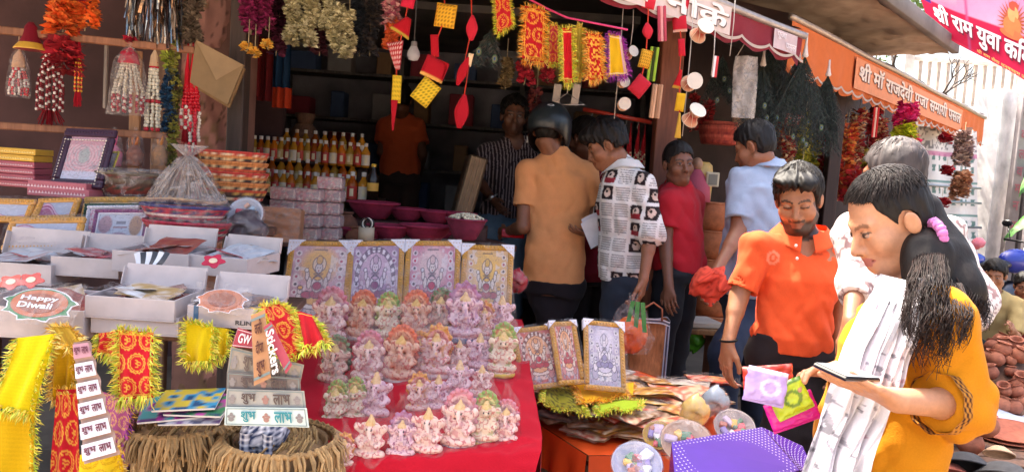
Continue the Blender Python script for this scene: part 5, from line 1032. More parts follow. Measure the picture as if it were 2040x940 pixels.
t = lean('framed_picture', 'dark framed yantra picture with cream dashed border standing on pink boxes', P(88, 262, 2.86), P(190, 266, 2.84), P(98, 372, 2.78), 0, .034, '3a1c34', kfun=seal, film=None)
m = M(); w_, h_ = .195, .21
for (x0, z0, x1, z1) in ((.016, .016, .178, .016), (.016, .19, .178, .19), (.016, .016, .016, .19), (.178, .016, .178, .19)):
    n = 15
    for i in range(n): f_ = i / (n - 1); m.add(box(.0075 if z0 == z1 else .004, .003, .004 if z0 == z1 else .0075, .001), C('e8dcc8'), (x0 + (x1 - x0) * f_, -.0095, z0 + (z1 - z0) * f_))
obj('dashed_inlay', m, 'paper', t, False, stuff=True)
lean('picture_card', 'small yellow edged card standing right of the dark frame', P(195, 304, 2.9), P(223, 304, 2.9), P(197, 343, 2.85), 5, .008, 'd8c85c', film=None, th=.005)
lean('framed_picture', 'gold framed picture tilted at the far left edge beside the pink boxes', P(-40, 300, 2.8), P(18, 294, 2.9), P(-62, 392, 2.7), 3, .02, 'c88838')
def wave(u, v, k, seed=0):
    K = np.tile(C('aeb4c6'), (len(u), 1)); s_ = v - .35 + .9 * u - .25 * np.sin(u * 7); K = mixc(K, np.clip(-(s_ - .55) * 14, 0, 1), C('9a4a74' if k < 3 else 'b02a34')); K = mixc(K, (np.abs(s_ - .42) < .05) * 1., C('d8b8cc')); K = mixc(K, (np.abs(s_ - .18) < .04) * 1., C('d0a8c0')); return mixc(K, (noise(u * 18, v * 18, 0 * u) > .5) * .3, C('d8dce4'))
lean('framed_picture', 'gold frame with purple wave print, leftmost in the row behind the boxes', P(-90, 398, 2.62), P(50, 402, 2.62), P(-84, 440, 2.58), 1, .024, 'd09840', kfun=wave)
lean('framed_picture', 'gold frame with purple wave print beside the green edged frames', P(54, 400, 2.62), P(140, 398, 2.64), P(60, 440, 2.56), 1, .022, 'd09840', kfun=wave)
lean('framed_picture', 'gold frame with red wave print standing low behind the boxes', P(-10, 440, 2.5), P(142, 438, 2.52), P(2, 500, 2.45), 4, .024, 'd09840', kfun=wave)
def lotus(u, v, k, seed=0):
    K = np.tile(C('b8bcc8'), (len(u), 1)); K = mixc(K, ellm(u, v, .18, .6, .16, .34, 5), C('a8848c')); K = mixc(K, ellm(u, v, .82, .55, .15, .4, 5), C('a8846a')); K = mixc(K, ellm(u, v, .5, .15, .22, .2, 5), C('9a8090')); K = mixc(K, (np.abs(v - .66) < .05) * (np.abs(u - .5) < .1) * .8, C('6a6a78')); K = mixc(K, (np.abs(v - .5) < .03) * (np.abs(u - .5) < .14) * .7, C('8a4a50')); return mixc(K, (np.abs(noise(u * 26, v * 20, 0 * u)) < .08) * .45, C('50485a'))
lean('framed_picture', 'tall gold frame standing behind the green and white frames', P(142, 396, 2.72), P(277, 396, 2.74), P(152, 480, 2.66), 3, .022, 'c99a44')
lean('framed_picture', 'dark green thin frame between the gold and the white frames', P(150, 408, 2.66), P(266, 408, 2.68), P(158, 480, 2.62), 3, .012, '2c5446', film=None)
lean('framed_picture', 'white thin frame in front of the dark green one', P(156, 412, 2.63), P(262, 411, 2.65), P(164, 482, 2.59), 2, .014, 'd8d4dc', film=None)
lean('framed_picture', 'violet edged print of lamps, frontmost of the leaning frames', P(168, 420, 2.6), P(279, 420, 2.62), P(176, 490, 2.55), 0, .014, '8a4a78', kfun=lotus, inner='e4e0e6')
# wrapped dark red basket
def bowlm(name, label, loc, r, h, cols, wrap=None, group=None, cat='basket', n=40, part='woven_body', kind='straw', zig=False, base=.6, rot=0, squash=1.):
    t = thing(name, label, cat, loc, rot, group); m = M(); k = 14; prof = []
    for i in range(k): f_ = i / (k - 1); prof.append((r * (base + (1 - base) * f_ ** .7) + .0035 * abs(math.sin(f_ * PI * 6)), h * f_))
    prof += [(r * .97, h), (r * .93, h * .9), (r * base * .85, .012), (0.001, .01)]
    V, F = lathe([(0.001, 0)] + prof, n); a = np.arctan2(V[:, 1], V[:, 0]); f_ = V[:, 2] / h; K = np.zeros((len(V), 3)); q = np.floor(f_ * 6).astype(int)
    for i in range(len(V)): c_ = cols[q[i] % len(cols)]; K[i] = C(c_[int((a[i] / PI + 1) * 24 + (f_[i] * 8 if zig else 0)) % len(c_)] if isinstance(c_, (list, tuple)) else c_)
    V[:, 1] *= squash; m.add((V, F), K); obj(part, m, kind, t)
    m = M(); m.add(tube([(math.cos(x) * r * .985, math.sin(x) * r * .985 * squash, h) for x in np.linspace(0, 2 * PI, 40)], .006, 6, False), C(cols[-1] if isinstance(cols[-1], str) else cols[-1][0])); obj('rim', m, kind, t)
    if wrap:
        m = M(); sd = rg.uniform(0, 20); m.add(grid(40, 14, lambda u, v: (np.cos(u * 2 * PI) * r * (np.interp(v, [0, .6, .8, 1], [base + .05, 1.06, 1.05, .3])) * (1 + .05 * noise(u * 30, v * 9 + sd, 0 * u)), np.sin(u * 2 * PI) * squash * r * (np.interp(v, [0, .6, .8, 1], [base + .05, 1.06, 1.05, .3])) * (1 + .05 * noise(u * 30, v * 9 + sd, 0 * u)), np.interp(v, [0, .6, .8, 1], [-.002, h + .005, h + .02, h + .015]) + .008 * noise(u * 24 + sd, v * 8, 0 * u))), C('ffffff')); obj('plastic_cover', m, wrap, t)
    return t
bowlm('basket', 'dark red woven basket in cloudy plastic left of the cone shaped one', P(254, 394, 2.85), W(70, 2.85), W(48, 2.85), [['6c2a24', '4c3a2c'], '7c3028', ['8a4030', '3c3a2c'], '5c4034', '6a5c4c'], 'filmthick', zig=True, squash=.6)
t = thing('cone_basket', 'cone shaped bundle of hoops wrapped in gathered clear plastic', 'basket', P(372, 402, 2.72)); r_ = W(76, 2.72); h_ = W(88, 2.72); O_ = A(t.location)
m = M()
for i in range(20): a = i / 20 * 2 * PI; m.add(tube([(math.cos(a) * r_ * q * (1 - .2 * (1 - q)), math.sin(a) * r_ * .6 * q, h_ * (1 - q ** 1.35) * 1.0 + .004) for q in np.linspace(.04, 1, 9)], .0035, 4, False), jit(C('9a8678'), .2))
obj('ribs', m, 'straw', t); m = M(); m.add(tube([(math.cos(a) * r_, math.sin(a) * r_ * .62, .008 + .004 * math.sin(a * 3)) for a in np.linspace(0, 2 * PI, 50)], .006, 6, False), C('d8b088')); obj('hoop', m, 'wood', t)
def conef(u, v): a = u * 2 * PI; w = (.06 + v ** .72 * .98) * (1 + .05 * noise(u * 40, v * 3, 0 * u)); return np.cos(a) * r_ * w, np.sin(a) * r_ * .62 * w, h_ * (1.03 - v ** 1.25) + .006 * noise(u * 26, v * 9, 0 * u)
m = M(); m.add(grid(70, 24, conef), C('ffffff')); obj('plastic_cover', m, 'filmthick', t); m = M(); V, F = grid(30, 8, lambda u, v: (np.cos(u * 2 * PI) * (.008 + .05 * v) * (1 + .3 * np.sin(u * 44)), np.sin(u * 2 * PI) * (.008 + .03 * v) * (1 + .3 * np.sin(u * 44)), h_ + .0 + v * .045)); m.add((V, F), C('ffffff')); obj('gathered_top', m, 'filmthick', t)
for i, (px, py, rr_, hh, cs, lb) in enumerate(((372, 478, 86, 36, [['b83044', '2c6048'], 'c83848', ['3c6c4c', 'd8c8c0'], 'b02840'], 'red and green woven tray in plastic, lower one beneath the cone'), (368, 440, 88, 30, [['5c2c60', 'c83848', '2c5a4c'], 'c02c40', 'e0d0c8', ['38386c', 'b83848']], 'striped woven tray in plastic, upper one beneath the cone'))):
    bowlm('basket', lb, P(px, py, 2.6 + .02 * i), W(rr_, 2.6), W(hh, 2.6), cs, 'film', 'woven trays in plastic', base=.72, zig=True, squash=.6)
CS = [['b83c30', 'd8c0a0'], '3c3028', ['c8a050', '5c3c30'], 'b8482c', ['2c2824', 'd0b080'], 'c07840']
for i in range(4): bowlm('basket', 'striped straw basket, %s of the nested stack before the pier' % ('lowest', 'second lowest', 'second highest', 'topmost')[i], P(462, 398, 3.05) + Vector((rg.uniform(-.008, .008), 0, .0 + i * W(20, 3.05))), W(68, 3.05), W(34, 3.05), CS[i % 2:] + CS[:i % 2], None, 'nested striped baskets', base=.78, squash=.7)
# round festive plate in plastic
t = thing('plate', 'white round plate of ritual items in plastic standing beside the packets', 'plate', P(490, 430, 2.68), (R(62), 0, 0)); r_ = W(36, 2.68); m = M(); V, F = lathe([(0.001, 0), (r_ * .8, .002), (r_ * .86, .012), (r_, .016), (r_ * 1.0, .012), (0.001, -.004)], 30); m.add((V, F), C('c0c4d0')); obj('dish', m, 'gloss', t)
for i, (x, y, c_, s_) in enumerate(((-.02, .01, 'c84050', .018), (.02, .02, 'a8c0d0', .016), (.015, -.02, 'e0d0c0', .02), (-.015, -.025, '3c3c48', .014), (0, .035, 'd8a890', .012))): m = M(); m.add(box(s_ * 1.6, s_, .012, .002), C(c_), (x, y, .012), (0, 0, i)); obj('trinket', m, 'paper', t, False)
m = M(); V, F = ell(r_ * 1.12, r_ * 1.12, .03, 26, 10); V = V * (1 + .08 * noise(V[:, 0] * 40, V[:, 1] * 40, V[:, 2] * 60))[:, None]; m.add((V, F), C('ffffff'), (0, 0, .01)); obj('plastic_cover', m, 'film', t)
t = thing('plastic_sack', 'dark plastic bag sagging below the round plate', 'bag', P(492, 474, 2.66)); m = M(); V, F = ell(W(40, 2.66), .05, W(34, 2.66), 26, 16); V = V + (.012 * noise(V[:, 0] * 40, V[:, 1] * 40, V[:, 2] * 40))[:, None] * [1, 1, 1] + [0, 0, W(20, 2.66)]; m.add((V, F), C('4a3c44')); obj('bag_body', m, 'plastic', t); m = M(); m.add((V * [1.06, 1.1, 1.06] - [0, 0, .003], F), C('ffffff')); obj('outer_film', m, 'film', t)

# ================================================================== white boxes of stickers
def matrix_rot(yaw, tilt=0): return (tilt, 0, yaw)
def openbox(label, px, py, d, w, h, dp, yaw, lid, content, tilt=0, stripe=False, lidw=1.):
    """front lower left corner at the pixel; open top, back lid raised"""
    t = thing('cardboard_box', label, 'box', P(px, py, d), (tilt, 0, yaw), 'open white boxes on the left stall'); c0 = C('c8bab6'); th = .004
    def wl(name, sx, sy, sz, p, rot=None, col=c0): m = M(); m.add(box(sx, sy, sz, .0012), col, p, rot); return obj(name, m, 'card', t, False)
    wl('bottom', w, dp, th, (w / 2, dp / 2, th / 2)); wl('front_wall', w, th, h, (w / 2, th / 2, h / 2 + th)); wl('back_wall', w, th, h, (w / 2, dp - th / 2, h / 2 + th)); wl('side_wall', th, dp - 2 * th, h, (th / 2, dp / 2, h / 2 + th)); wl('side_wall', th, dp - 2 * th, h, (w - th / 2, dp / 2, h / 2 + th))
    lid *= .62
    if lid: wl('lid', w * lidw, th, lid, (w / 2, dp + lid * .16, h + lid * .47), (R(-18), 0, 0)); [wl('lid_flap', th, lid * .3, lid * .8, (w / 2 + s_ * w * lidw / 2, dp + lid * .02, h + lid * .42), (R(-18), 0, R(6) * s_)) for s_ in (-1, 1)]
    if stripe:
        m = M(); m.add(box(.012, .001, h, .0003), C('3c6486'), (.022, -.0008, h / 2 + th)); obj('printed_stripe', m, 'paper', t, False); m = M(); put(m, fit_text('RLINE', w * .26, .011, C('4a4444'), .02, -.0012, w * .62, .01)); obj('lettering', m, 'paper', t, False)
    rs = np.random.RandomState(int(px + py) % 997)
    for i in range(content):           # flat sachets and stickers lying in the box
        m = M(); sw, sh = w * rs.uniform(.45, .75), dp * rs.uniform(.45, .7); cc = ['c8ced6', 'd8d4d0', 'a8584a', 'b89868', 'd0c0b8', '8a6a5c', 'c04048', 'e0e0e0'][rs.randint(8)]
        V, F = grid(8, 8, lambda u, v: ((u - .5) * sw, (v - .5) * sh, .004 * noise(u * 4 + i, v * 4, 0 * u))); K = np.tile(C(cc), (len(V), 1)); K = mixc(K, (np.abs(noise(V[:, 0] * 70, V[:, 1] * 70, V[:, 2] * 0 + i)) < .2) * .6, C(['8a3038', '5c6878', '9c7a50', 'e8e0dc'][i % 4])); m.add((V, F), K)
        o = obj('sachet', m, 'gloss', t, True, (rs.uniform(.3, .7) * w, rs.uniform(.3, .7) * dp, h * .5 + i * h * .075 + .01)); o.rotation_euler = (rs.uniform(-.22, .3), rs.uniform(-.22, .22), rs.uniform(-.6, .6))
    m = M(); sd = rs.uniform(0, 30); V, F = grid(36, 30, lambda u, v: ((.02 + u * .96) * w, (.02 + v * .96) * dp, h * 1.05 + .02 * noise(u * 3.5 + sd, v * 3.5, 0 * u) + .014 * np.abs(noise(u * 9, v * 9 + sd, 0 * u)))); m.add((V, F), C('ffffff')); obj('plastic_film', m, 'filmlight', t)
    return t
openbox('white open box at the far left edge, back row', -70, 560, 2.25, .25, .06, .2, R(3), .15, 9)
openbox('white open box in the back row, second from left', 100, 548, 2.28, .2, .055, .19, R(4), .1, 8)
openbox('white open box with striped sachets in the back row middle', 222, 540, 2.24, .225, .06, .22, R(2), .11, 9)
openbox('white open box at the right end of the back row', 372, 545, 2.26, .19, .055, .22, R(-8), .085, 8)
bx = openbox('large white box at the left edge showing a round leafy sticker', -60, 668, 1.86, .275, .075, .21, R(3), 0, 5, R(4))
openbox('empty looking white box under another one in the front middle', 180, 662, 1.88, .215, .045, .2, R(3), 0, 2)
openbox('upper white box of the stacked pair in the front middle', 168, 632, 1.87, .22, .052, .2, R(2), .1, 8)
b4 = openbox('white box with blue stripe and small lettering, front row right', 372, 648, 1.88, .195, .048, .19, R(1), .105, 7, 0, True)
def sticker(label, px, py, d, rx, ry, tilt, yaw, words, leafc):
    t = thing('sticker', label, 'sticker', P(px, py, d), (tilt, 0, yaw)); a = np.linspace(0, 2 * PI, 48, endpoint=False)
    def out(k, n=0, e=0): r_ = 1 + e * np.maximum(0, np.sin(a * n)) ** 2 * (np.sin(a) < .35); return [(x, z) for x, z in zip(np.cos(a) * rx * k * r_, np.sin(a) * ry * k * r_)]
    for nm, k, c_, y, n, e in (('white_edge', 1.0, 'e8e8ec', .003, 9, .22), ('leaf_ring', .95, leafc, .0018, 9, .2), ('orange_disc', .86, 'b0623a', .0005, 0, 0), ('brown_disc', .62, '8a4a30', -.0008, 0, 0)): m = M(); m.add(poly_ext(out(k, n, e), .0012), C(c_), (0, y, 0)); obj(nm, m, 'gloss', t, False)
    if words: m = M(); [put(m, fit_text(w_, rx * (1.15 - i * .1), ry * .36, C('e8e8e8'), .04, -.0022, -rx * .6, ry * (.08 - i * .42))) for i, w_ in enumerate(words)]; obj('lettering', m, 'gloss', t, False)
    m = M(); sd = rg.uniform(0, 9); m.add(grid(20, 16, lambda u, v: ((u - .5) * rx * 2.6, -.008 - .01 * noise(u * 5 + sd, v * 5, 0 * u), (v - .5) * ry * 2.6)), C('ffffff')); obj('plastic_cover', m, 'film', t); return t
sticker('round orange and green leafy sticker with white lettering in the left box', 78, 604, 1.80, .082, .042, R(-38), R(-4), ['Happy', 'Diwali'], '3a7a4c')
sticker('round orange fan shaped sticker in the striped box', 442, 597, 1.86, .055, .032, R(-40), R(4), None, 'b86a40')
for (px, py, d, c_, lb) in ((62, 558, 1.95, 'c83c34', 'red flower sticker behind the leafy round sticker'), (22, 562, 1.95, 'd05040', 'small red flower sticker at the left edge of the large box'), (425, 520, 2.16, 'c8304c', 'red rimmed sticker in the back box on the right')):
    t = thing('sticker', lb, 'sticker', P(px, py, d), (R(-45), 0, 0)); m = M(); a = np.linspace(0, 2 * PI, 30, endpoint=False); m.add(poly_ext([(math.cos(x) * .03 * (1 + .2 * math.cos(x * 5)), math.sin(x) * .022 * (1 + .2 * math.cos(x * 5))) for x in a], .002), C(c_)); obj('red_petals', m, 'gloss', t, False); m = M(); m.add(poly_ext([(math.cos(x) * .012, math.sin(x) * .009) for x in a], .002), C('e8d0b0'), (0, -.002, 0)); obj('centre', m, 'gloss', t, False)
t = thing('striped_sachets', 'fan of black and white striped sachets in the middle back box', 'sachets', P(300, 522, 2.12), (R(-35), 0, 0))
for i in range(6): m = M(); m.add(grid(6, 12, lambda u, v: ((u - .5) * .016, -.003 * i + .006 * np.sin(v * 3), (v - .5) * .06)), C('24242c' if i % 2 else 'dcdce0')); o = obj('sachet', m, 'gloss', t, True, (-.035 + i * .014, 0, 0)); o.rotation_euler = (0, R(-25 + 9 * i), 0)
# table for the boxes
shelfbox('box_table', 'wooden table under the white sticker boxes', P(-110, 672, 1.9) , P(535, 640, 1.98), .62, .025, '6a4a3a', 'table')

# ================================================================== scarves hanging at the lower left
fringed('scarf', 'plain yellow scarf with tinsel fringe hanging at the left, upper one', (P(35, 672, 1.74), P(112, 664, 1.74), P(60, 826, 1.7), P(-22, 808, 1.7)), plain_pat('d8c010'), LIMEF, .03, edges=(0, 1, 1, 1), cat='scarf', group='yellow scarves')
fringed('scarf', 'plain yellow scarf hanging below the upper one at the left edge', (P(-50, 812, 1.72), P(68, 826, 1.72), P(66, 1010, 1.7), P(-40, 1000, 1.7)), plain_pat('cfa40c'), LIMEF, .03, edges=(0, 1, 1, 0), cat='scarf', group='yellow scarves')
fringed('scarf', 'yellow scarf partly covered by the red one beside the sticker strip', (P(108, 668, 1.8), P(150, 664, 1.8), P(150, 792, 1.8), P(108, 792, 1.8)), plain_pat('c99a10'), GOLDF, .03, edges=(0, 1, 1, 1), cat='scarf', group='yellow scarves')
fringed('scarf', 'red scarf with gold rings at the lower left behind the sticker strip', (P(112, 775, 1.76), P(152, 775, 1.76), P(160, 1010, 1.74), P(100, 1010, 1.74)), lambda u, v, k: om_pat(u, v, k, asp=.5, sc_=4), GOLDF, .03, edges=(1, 0, 0, 0), cat='scarf', group='red scarves')
fringed('scarf', 'red scarf printed with gold rings hanging in front of the stacked boxes', (P(232, 656, 1.72), P(306, 662, 1.74), P(304, 792, 1.7), P(236, 796, 1.7)), lambda u, v, k: om_pat(u, v, k, asp=.62, sc_=2.9), LIMEF, .035, edges=(1, 1, 1, 1), cat='scarf', group='red scarves', bord='e0b040', dens=520)
fringed('scarf', 'folded end of the red ring scarf over the box edge', (P(192, 664, 1.76), P(240, 658, 1.74), P(232, 715, 1.74), P(190, 700, 1.76)), lambda u, v, k: om_pat(u, v, k, asp=.9, sc_=1.6), LIMEF, .03, edges=(0, 0, 1, 1), cat='scarf', group='red scarves')
fringed('scarf', 'small yellow scarf hanging below the striped box', (P(370, 640, 1.84), P(424, 650, 1.84), P(424, 722, 1.82), P(368, 722, 1.82)), plain_pat('d4b40c'), LIMEF, .035, edges=(1, 1, 1, 1), cat='scarf', group='yellow scarves', dens=520)
fringed('scarf', 'narrow yellow scarf strip right of the small yellow scarf', (P(424, 650, 1.86), P(455, 655, 1.86), P(450, 708, 1.84), P(424, 712, 1.84)), plain_pat('cfae10'), LIMEF, .03, edges=(0, 1, 1, 0), cat='scarf', group='yellow scarves')
fringed('scarf', 'magenta and pink patterned scarf hanging behind the sticker strip', (P(205, 780, 1.8), P(262, 800, 1.8), P(240, 960, 1.78), P(190, 940, 1.78)), lambda u, v, k: om_pat(u, v, k, base='b05a8c', gold='e0b070', asp=.5, sc_=5), ['c040a0', '8a2ca0', 'e8b040'], .03, edges=(0, 1, 1, 0), cat='scarf')
fringed('scarf', 'red and gold scarf draped over the box corner above the stickers', (P(520, 612, 1.7), P(556, 604, 1.72), P(640, 668, 1.66), P(560, 716, 1.62)), lambda u, v, k: om_pat(u, v, k, asp=.8, sc_=3), LIMEF, .035, edges=(1, 1, 1, 1), cat='scarf', group='red scarves', dens=640)
fringed('scarf', 'red satin cap shaped scarf end right of the draped scarf', (P(590, 618, 1.68), P(622, 626, 1.68), P(654, 684, 1.63), P(604, 698, 1.62)), plain_pat('b81c24'), LIMEF, .03, edges=(0, 1, 1, 1), cat='scarf', group='red scarves', bord='e0d060', dens=520)
fringed('scarf', 'folded gold fringe scarf over the left box edge', (P(100, 648, 1.76), P(140, 650, 1.76), P(170, 690, 1.72), P(128, 690, 1.72)), plain_pat('b8902c'), GOLDF + ['a87c20'], .035, edges=(1, 1, 1, 1), cat='scarf')
# sticker strip of eight cards
t = thing('sticker_strip', 'long hanging strip of white cards with dark red blessing words', 'sticker strip', P(150, 682, 1.66)); O_ = A(t.location)
bs = [A(P(*q)) - O_ for q in ((146, 682, 1.665), (178, 678, 1.665), (238, 905, 1.585), (166, 925, 1.585))]
m = M(); V, F = grid(10, 40, lambda u, v: (u, v, 0 * u)); u, v = V[:, :1], V[:, 1:2]; q = (bs[0] * (1 - u) + bs[1] * u) * (1 - v) + (bs[3] * (1 - u) + bs[2] * u) * v; q[:, 1] += .004 * np.sin(v[:, 0] * 40); m.add((q, F), C('a88878')); m.add((q + [0, .001, 0], F[:, ::-1]), C('a88878')); obj('backing', m, 'paper', t)
for i in range(6):
    v0, v1 = .02 + i * .166, .02 + i * .166 + .125; cr = [bs[0] * (1 - v_) + bs[3] * v_ for v_ in (v1, v0)] + [bs[1] * (1 - v_) + bs[2] * v_ for v_ in (v1, v0)]; a_, d_, b_, c_ = cr; Q = [a_ + O_, b_ + O_, c_ + O_, d_ + O_]
    m = M(); m.add((np.array([[.03, 0, 0], [.97, 0, 0], [.97, 0, 1], [.03, 0, 1]]), np.array([[0, 1, 2, 3]])), C('dcd4d8' if i != 0 else 'b8848c')); g = rel(onquad(m, *Q, off=.005), t); obj('card', g, 'paper', t, False)
    m = M(); put(m, fit_text('शुभ', .36, .5, C('6c3040'), .04, 0, .1, .25)); put(m, fit_text('लाभ', .36, .5, C('6c3040'), .04, 0, .54, .25)); obj('lettering', rel(onquad(m, *Q, off=.007), t), 'paper', t, False)
t = fringed('scarf', 'yellow patterned scarf end below the sticker strip', (P(160, 905, 1.64), P(232, 888, 1.64), P(256, 990, 1.62), P(160, 1010, 1.62)), lambda u, v, k: om_pat(u, v, k, base='d8b41c', gold='c09414', asp=.7, sc_=3), GOLDF, .02, edges=(0, 1, 0, 0), cat='scarf', group='yellow scarves')
# paper blessing strips (right)
def strip(label, corners, words, fg, bg_, name='blessing_strip', vertical=False, icons=True, frame='7a8884'):
    t = thing(name, label, 'paper strip', corners[0]); Q = list(corners); m = M(); V, F = grid(16, 5, lambda u, v: (u, .0 * u, v)); K = np.tile(C(bg_), (len(V), 1)); m.add((V, F), K); g = onquad(m, *Q, off=.0); g.V[0] += [0, 0, 0]; obj('paper', rel(g, t), 'paper', t)
    m = M(); [m.add(quad(*[(x, 0, z) for x, z in q]), C(frame)) for q in ([(.02, .06), (.98, .06), (.98, .1), (.02, .1)], [(.02, .9), (.98, .9), (.98, .94), (.02, .94)], [(.02, .1), (.03, .1), (.03, .9), (.02, .9)], [(.97, .1), (.98, .1), (.98, .9), (.97, .9)])]
    m2 = M(); put(m2, m)
    if icons:
        for x in (.08, .5, .9):
            for (dx, dz, rx, rz) in ((0, -.15, .035, .13), (0, .1, .022, .12), (-.03, .0, .018, .08), (.03, 0, .018, .08)): a = np.linspace(0, 2 * PI, 10, endpoint=False); m2.add((np.stack([x + dx + rx * np.cos(a), 0 * a, .5 + dz + rz * np.sin(a)], 1), np.array([list(range(10))])), C('8c8480' if x != .5 else 'a0786c'))
    obj('border_print', rel(onquad(m2, *Q, off=.002), t), 'paper', t, False, stuff=True)
    m = M()
    if not words: return t
    for (w_, u0_, u1_, v0, v1) in words: put(m, fit_text(w_, u1_ - u0_, v1 - v0, C(fg), .035, 0, u0_, v0))
    obj('lettering', rel(onquad(m, *Q, off=.004), t), 'paper', t, False); return t
SL = [('शुभ', .2, .38, .22, .8), ('लाभ', .6, .82, .22, .8)]
strip('pale mint strip with teal blessing words, lowest of the fan', (P(447, 846, 1.6), P(616, 851, 1.6), P(611, 812, 1.6), P(449, 810, 1.6)), SL, '2c8c94', 'cfdcd4')
strip('grey strip with dark blessing words above the mint one', (P(449, 811, 1.61), P(610, 814, 1.61), P(606, 778, 1.61), P(452, 774, 1.61)), SL, '5a4a44', 'a8a49a')
strip('shaded grey strip in plastic, third from the bottom of the fan', (P(451, 776, 1.62), P(600, 784, 1.62), P(598, 752, 1.62), P(452, 740, 1.62)), SL, '5c4c48', '7c7068')
strip('brown grey strip near the top of the fan', (P(452, 744, 1.63), P(598, 764, 1.63), P(606, 726, 1.63), P(460, 690, 1.63)), SL, '6a5a50', '9c9080')
strip('red label with white capital letters at the top of the fan', (P(462, 690, 1.625), P(506, 694, 1.625), P(512, 664, 1.625), P(474, 652, 1.625)), [('GW', .2, .8, .25, .8)], 'e8e0e0', 'a83848', 'label_card', icons=False, frame='d8c0c0')
strip('tan strip with dark devanagari words standing upright in the fan', (P(506, 768, 1.60), P(540, 752, 1.60), P(528, 616, 1.62), P(500, 628, 1.62)), [('शुभ', .25, .75, .08, .3), ('दीपा', .25, .75, .4, .6), ('वली', .25, .75, .68, .9)], '5a2c20', 'b88458', icons=False)
t = strip('pink strip with white lettering leaning across the fan', (P(570, 744, 1.585), P(582, 726, 1.585), P(540, 640, 1.6), P(524, 652, 1.6)), [], 'e8dcd8', 'b04454', icons=False)
Qs = [P(536, 756, 1.583), P(524, 652, 1.598), P(548, 640, 1.598), P(570, 742, 1.583)]; Qs = [P(524, 652, 1.598), P(540, 762, 1.58), P(572, 744, 1.58), P(550, 640, 1.598)]
obj('lettering', rel(onquad(fit_text('Stickers', .8, .6, C('ece4e0'), .03, 0, .1, .2), *Qs, off=.006), t), 'paper', t, False)
# booklets under the small yellow scarf
for i, (px, py, c1, c2, an, lb) in enumerate(((378, 796, '3c8cb0', 'c8b040', .15, 'blue and yellow printed booklet on the jute basket, topmost'), (405, 806, '3a7a50', 'b04890', -.1, 'green printed booklet lying on the jute basket'), (345, 812, 'b03c90', '4a9a9c', .3, 'magenta printed booklet at the left of the pile'), (392, 818, 'c8c4cc', '7a5c8c', .05, 'white and violet booklet at the bottom of the pile'))):
    t = thing('booklet', lb, 'booklet', P(px, py, 1.78 - .0 * i), (R(8 + 3 * i), R(-4), an), 'booklets on the jute basket'); m = M(); V, F = grid(20, 14, lambda u, v: ((u - .5) * .14, (v - .5) * .11, .003 + 0 * u)); n = noise(V[:, 0] * 50 + i, V[:, 1] * 60, 0 * V[:, 0]); K = np.tile(C(c1), (len(V), 1)); K = mixc(K, np.clip(n * 4, 0, 1), C(c2)); K = mixc(K, (n < -.45) * .8, C('1c2c5c')); m.add((V, F), K); obj('cover', m, 'gloss', t); m = M(); m.add(box(.139, .109, .005, .001), C('d8d4d0')); obj('pages', m, 'paper', t, False)
# ---- jute straw baskets
def jute(label, px, py, d, r, h, seed):
    t = thing('jute_basket', label, 'basket', P(px, py, d), 0, 'straw baskets in front of the left stall'); rs = np.random.RandomState(seed); m = M()
    V, F = lathe([(0.001, -h), (r * .9, -h), (r * .97, -h * .5), (r * .93, 0), (r * .87, -.01), (r * .85, -h * .9), (.001, -h * .95)], 40); m.add((V, F), C('7a5c3a')); obj('inner_wall', m, 'straw', t); k = 4
    for row in range(k):
        m = M(); z = -row * h / k
        m.add(tube([(math.cos(a) * (r + .012), math.sin(a) * (r + .012), z + .004 * math.sin(a * 40)) for a in np.linspace(0, 2 * PI, 160)], .007, 5, False), C('b08a58'))
        for i in range(230):
            a = rs.uniform(0, 2 * PI); l = h / k * rs.uniform(.85, 1.35); o = rs.uniform(.012, .04); w = rs.uniform(.0028, .0055); ca, sa = math.cos(a), math.sin(a); da = rs.normal(0, .05); r0 = r + .008; c2, s2 = math.cos(a + da), math.sin(a + da)
            m.add(tube([(ca * r0, sa * r0, z + .008), (ca * (r0 + o * .7), sa * (r0 + o * .7), z - l * .25), (c2 * (r0 + o), s2 * (r0 + o), z - l)], [w * .8, w, w * .45], 4, False), jit(C('c09a66'), .25))
        obj('straw_row', m, 'straw', t, stuff=True)
    m = M(); V, F = ell(r * .84, r * .84, .05, 30, 12); V = V + (.012 * noise(V[:, 0] * 40, V[:, 1] * 40, V[:, 2] * 40))[:, None]; m.add((V, F), C('8c6c48'), (0, 0, -.045))
    for i in range(150): a, q = rs.uniform(0, 6.28), r * .8 * rs.uniform(.2, 1); m.add(tube([(math.cos(a) * q, math.sin(a) * q, -.02), (math.cos(a + .3) * q, math.sin(a + .3) * q, .012)], .003, 4, False), jit(C('b8935e'), .25))
    obj('straw_filling', m, 'straw', t, stuff=True); return t
jute('straw fringed basket at the lower left under the booklets', 352, 838, 1.92, .122, .2, 1)
jute('straw fringed basket to the right, holding checked cloth', 560, 872, 1.86, .122, .2, 2)
t = thing('checked_cloth', 'navy and white checked cloth bundle in the right straw basket', 'cloth', P(525, 865, 1.82)); m = M(); V, F = ell(.055, .05, .05, 40, 26); V = V + (.008 * noise(V[:, 0] * 60, V[:, 1] * 60, V[:, 2] * 60))[:, None]; q = (np.abs((V[:, 0] / .014) % 1 - .5) < .2) * 1. + (np.abs((V[:, 2] / .014) % 1 - .5) < .2) * 1.; m.add((V, F), mixc(np.tile(C('26304e'), (len(V), 1)), q * .5, C('dcdce4'))); obj('bundle', m, 'cloth', t)
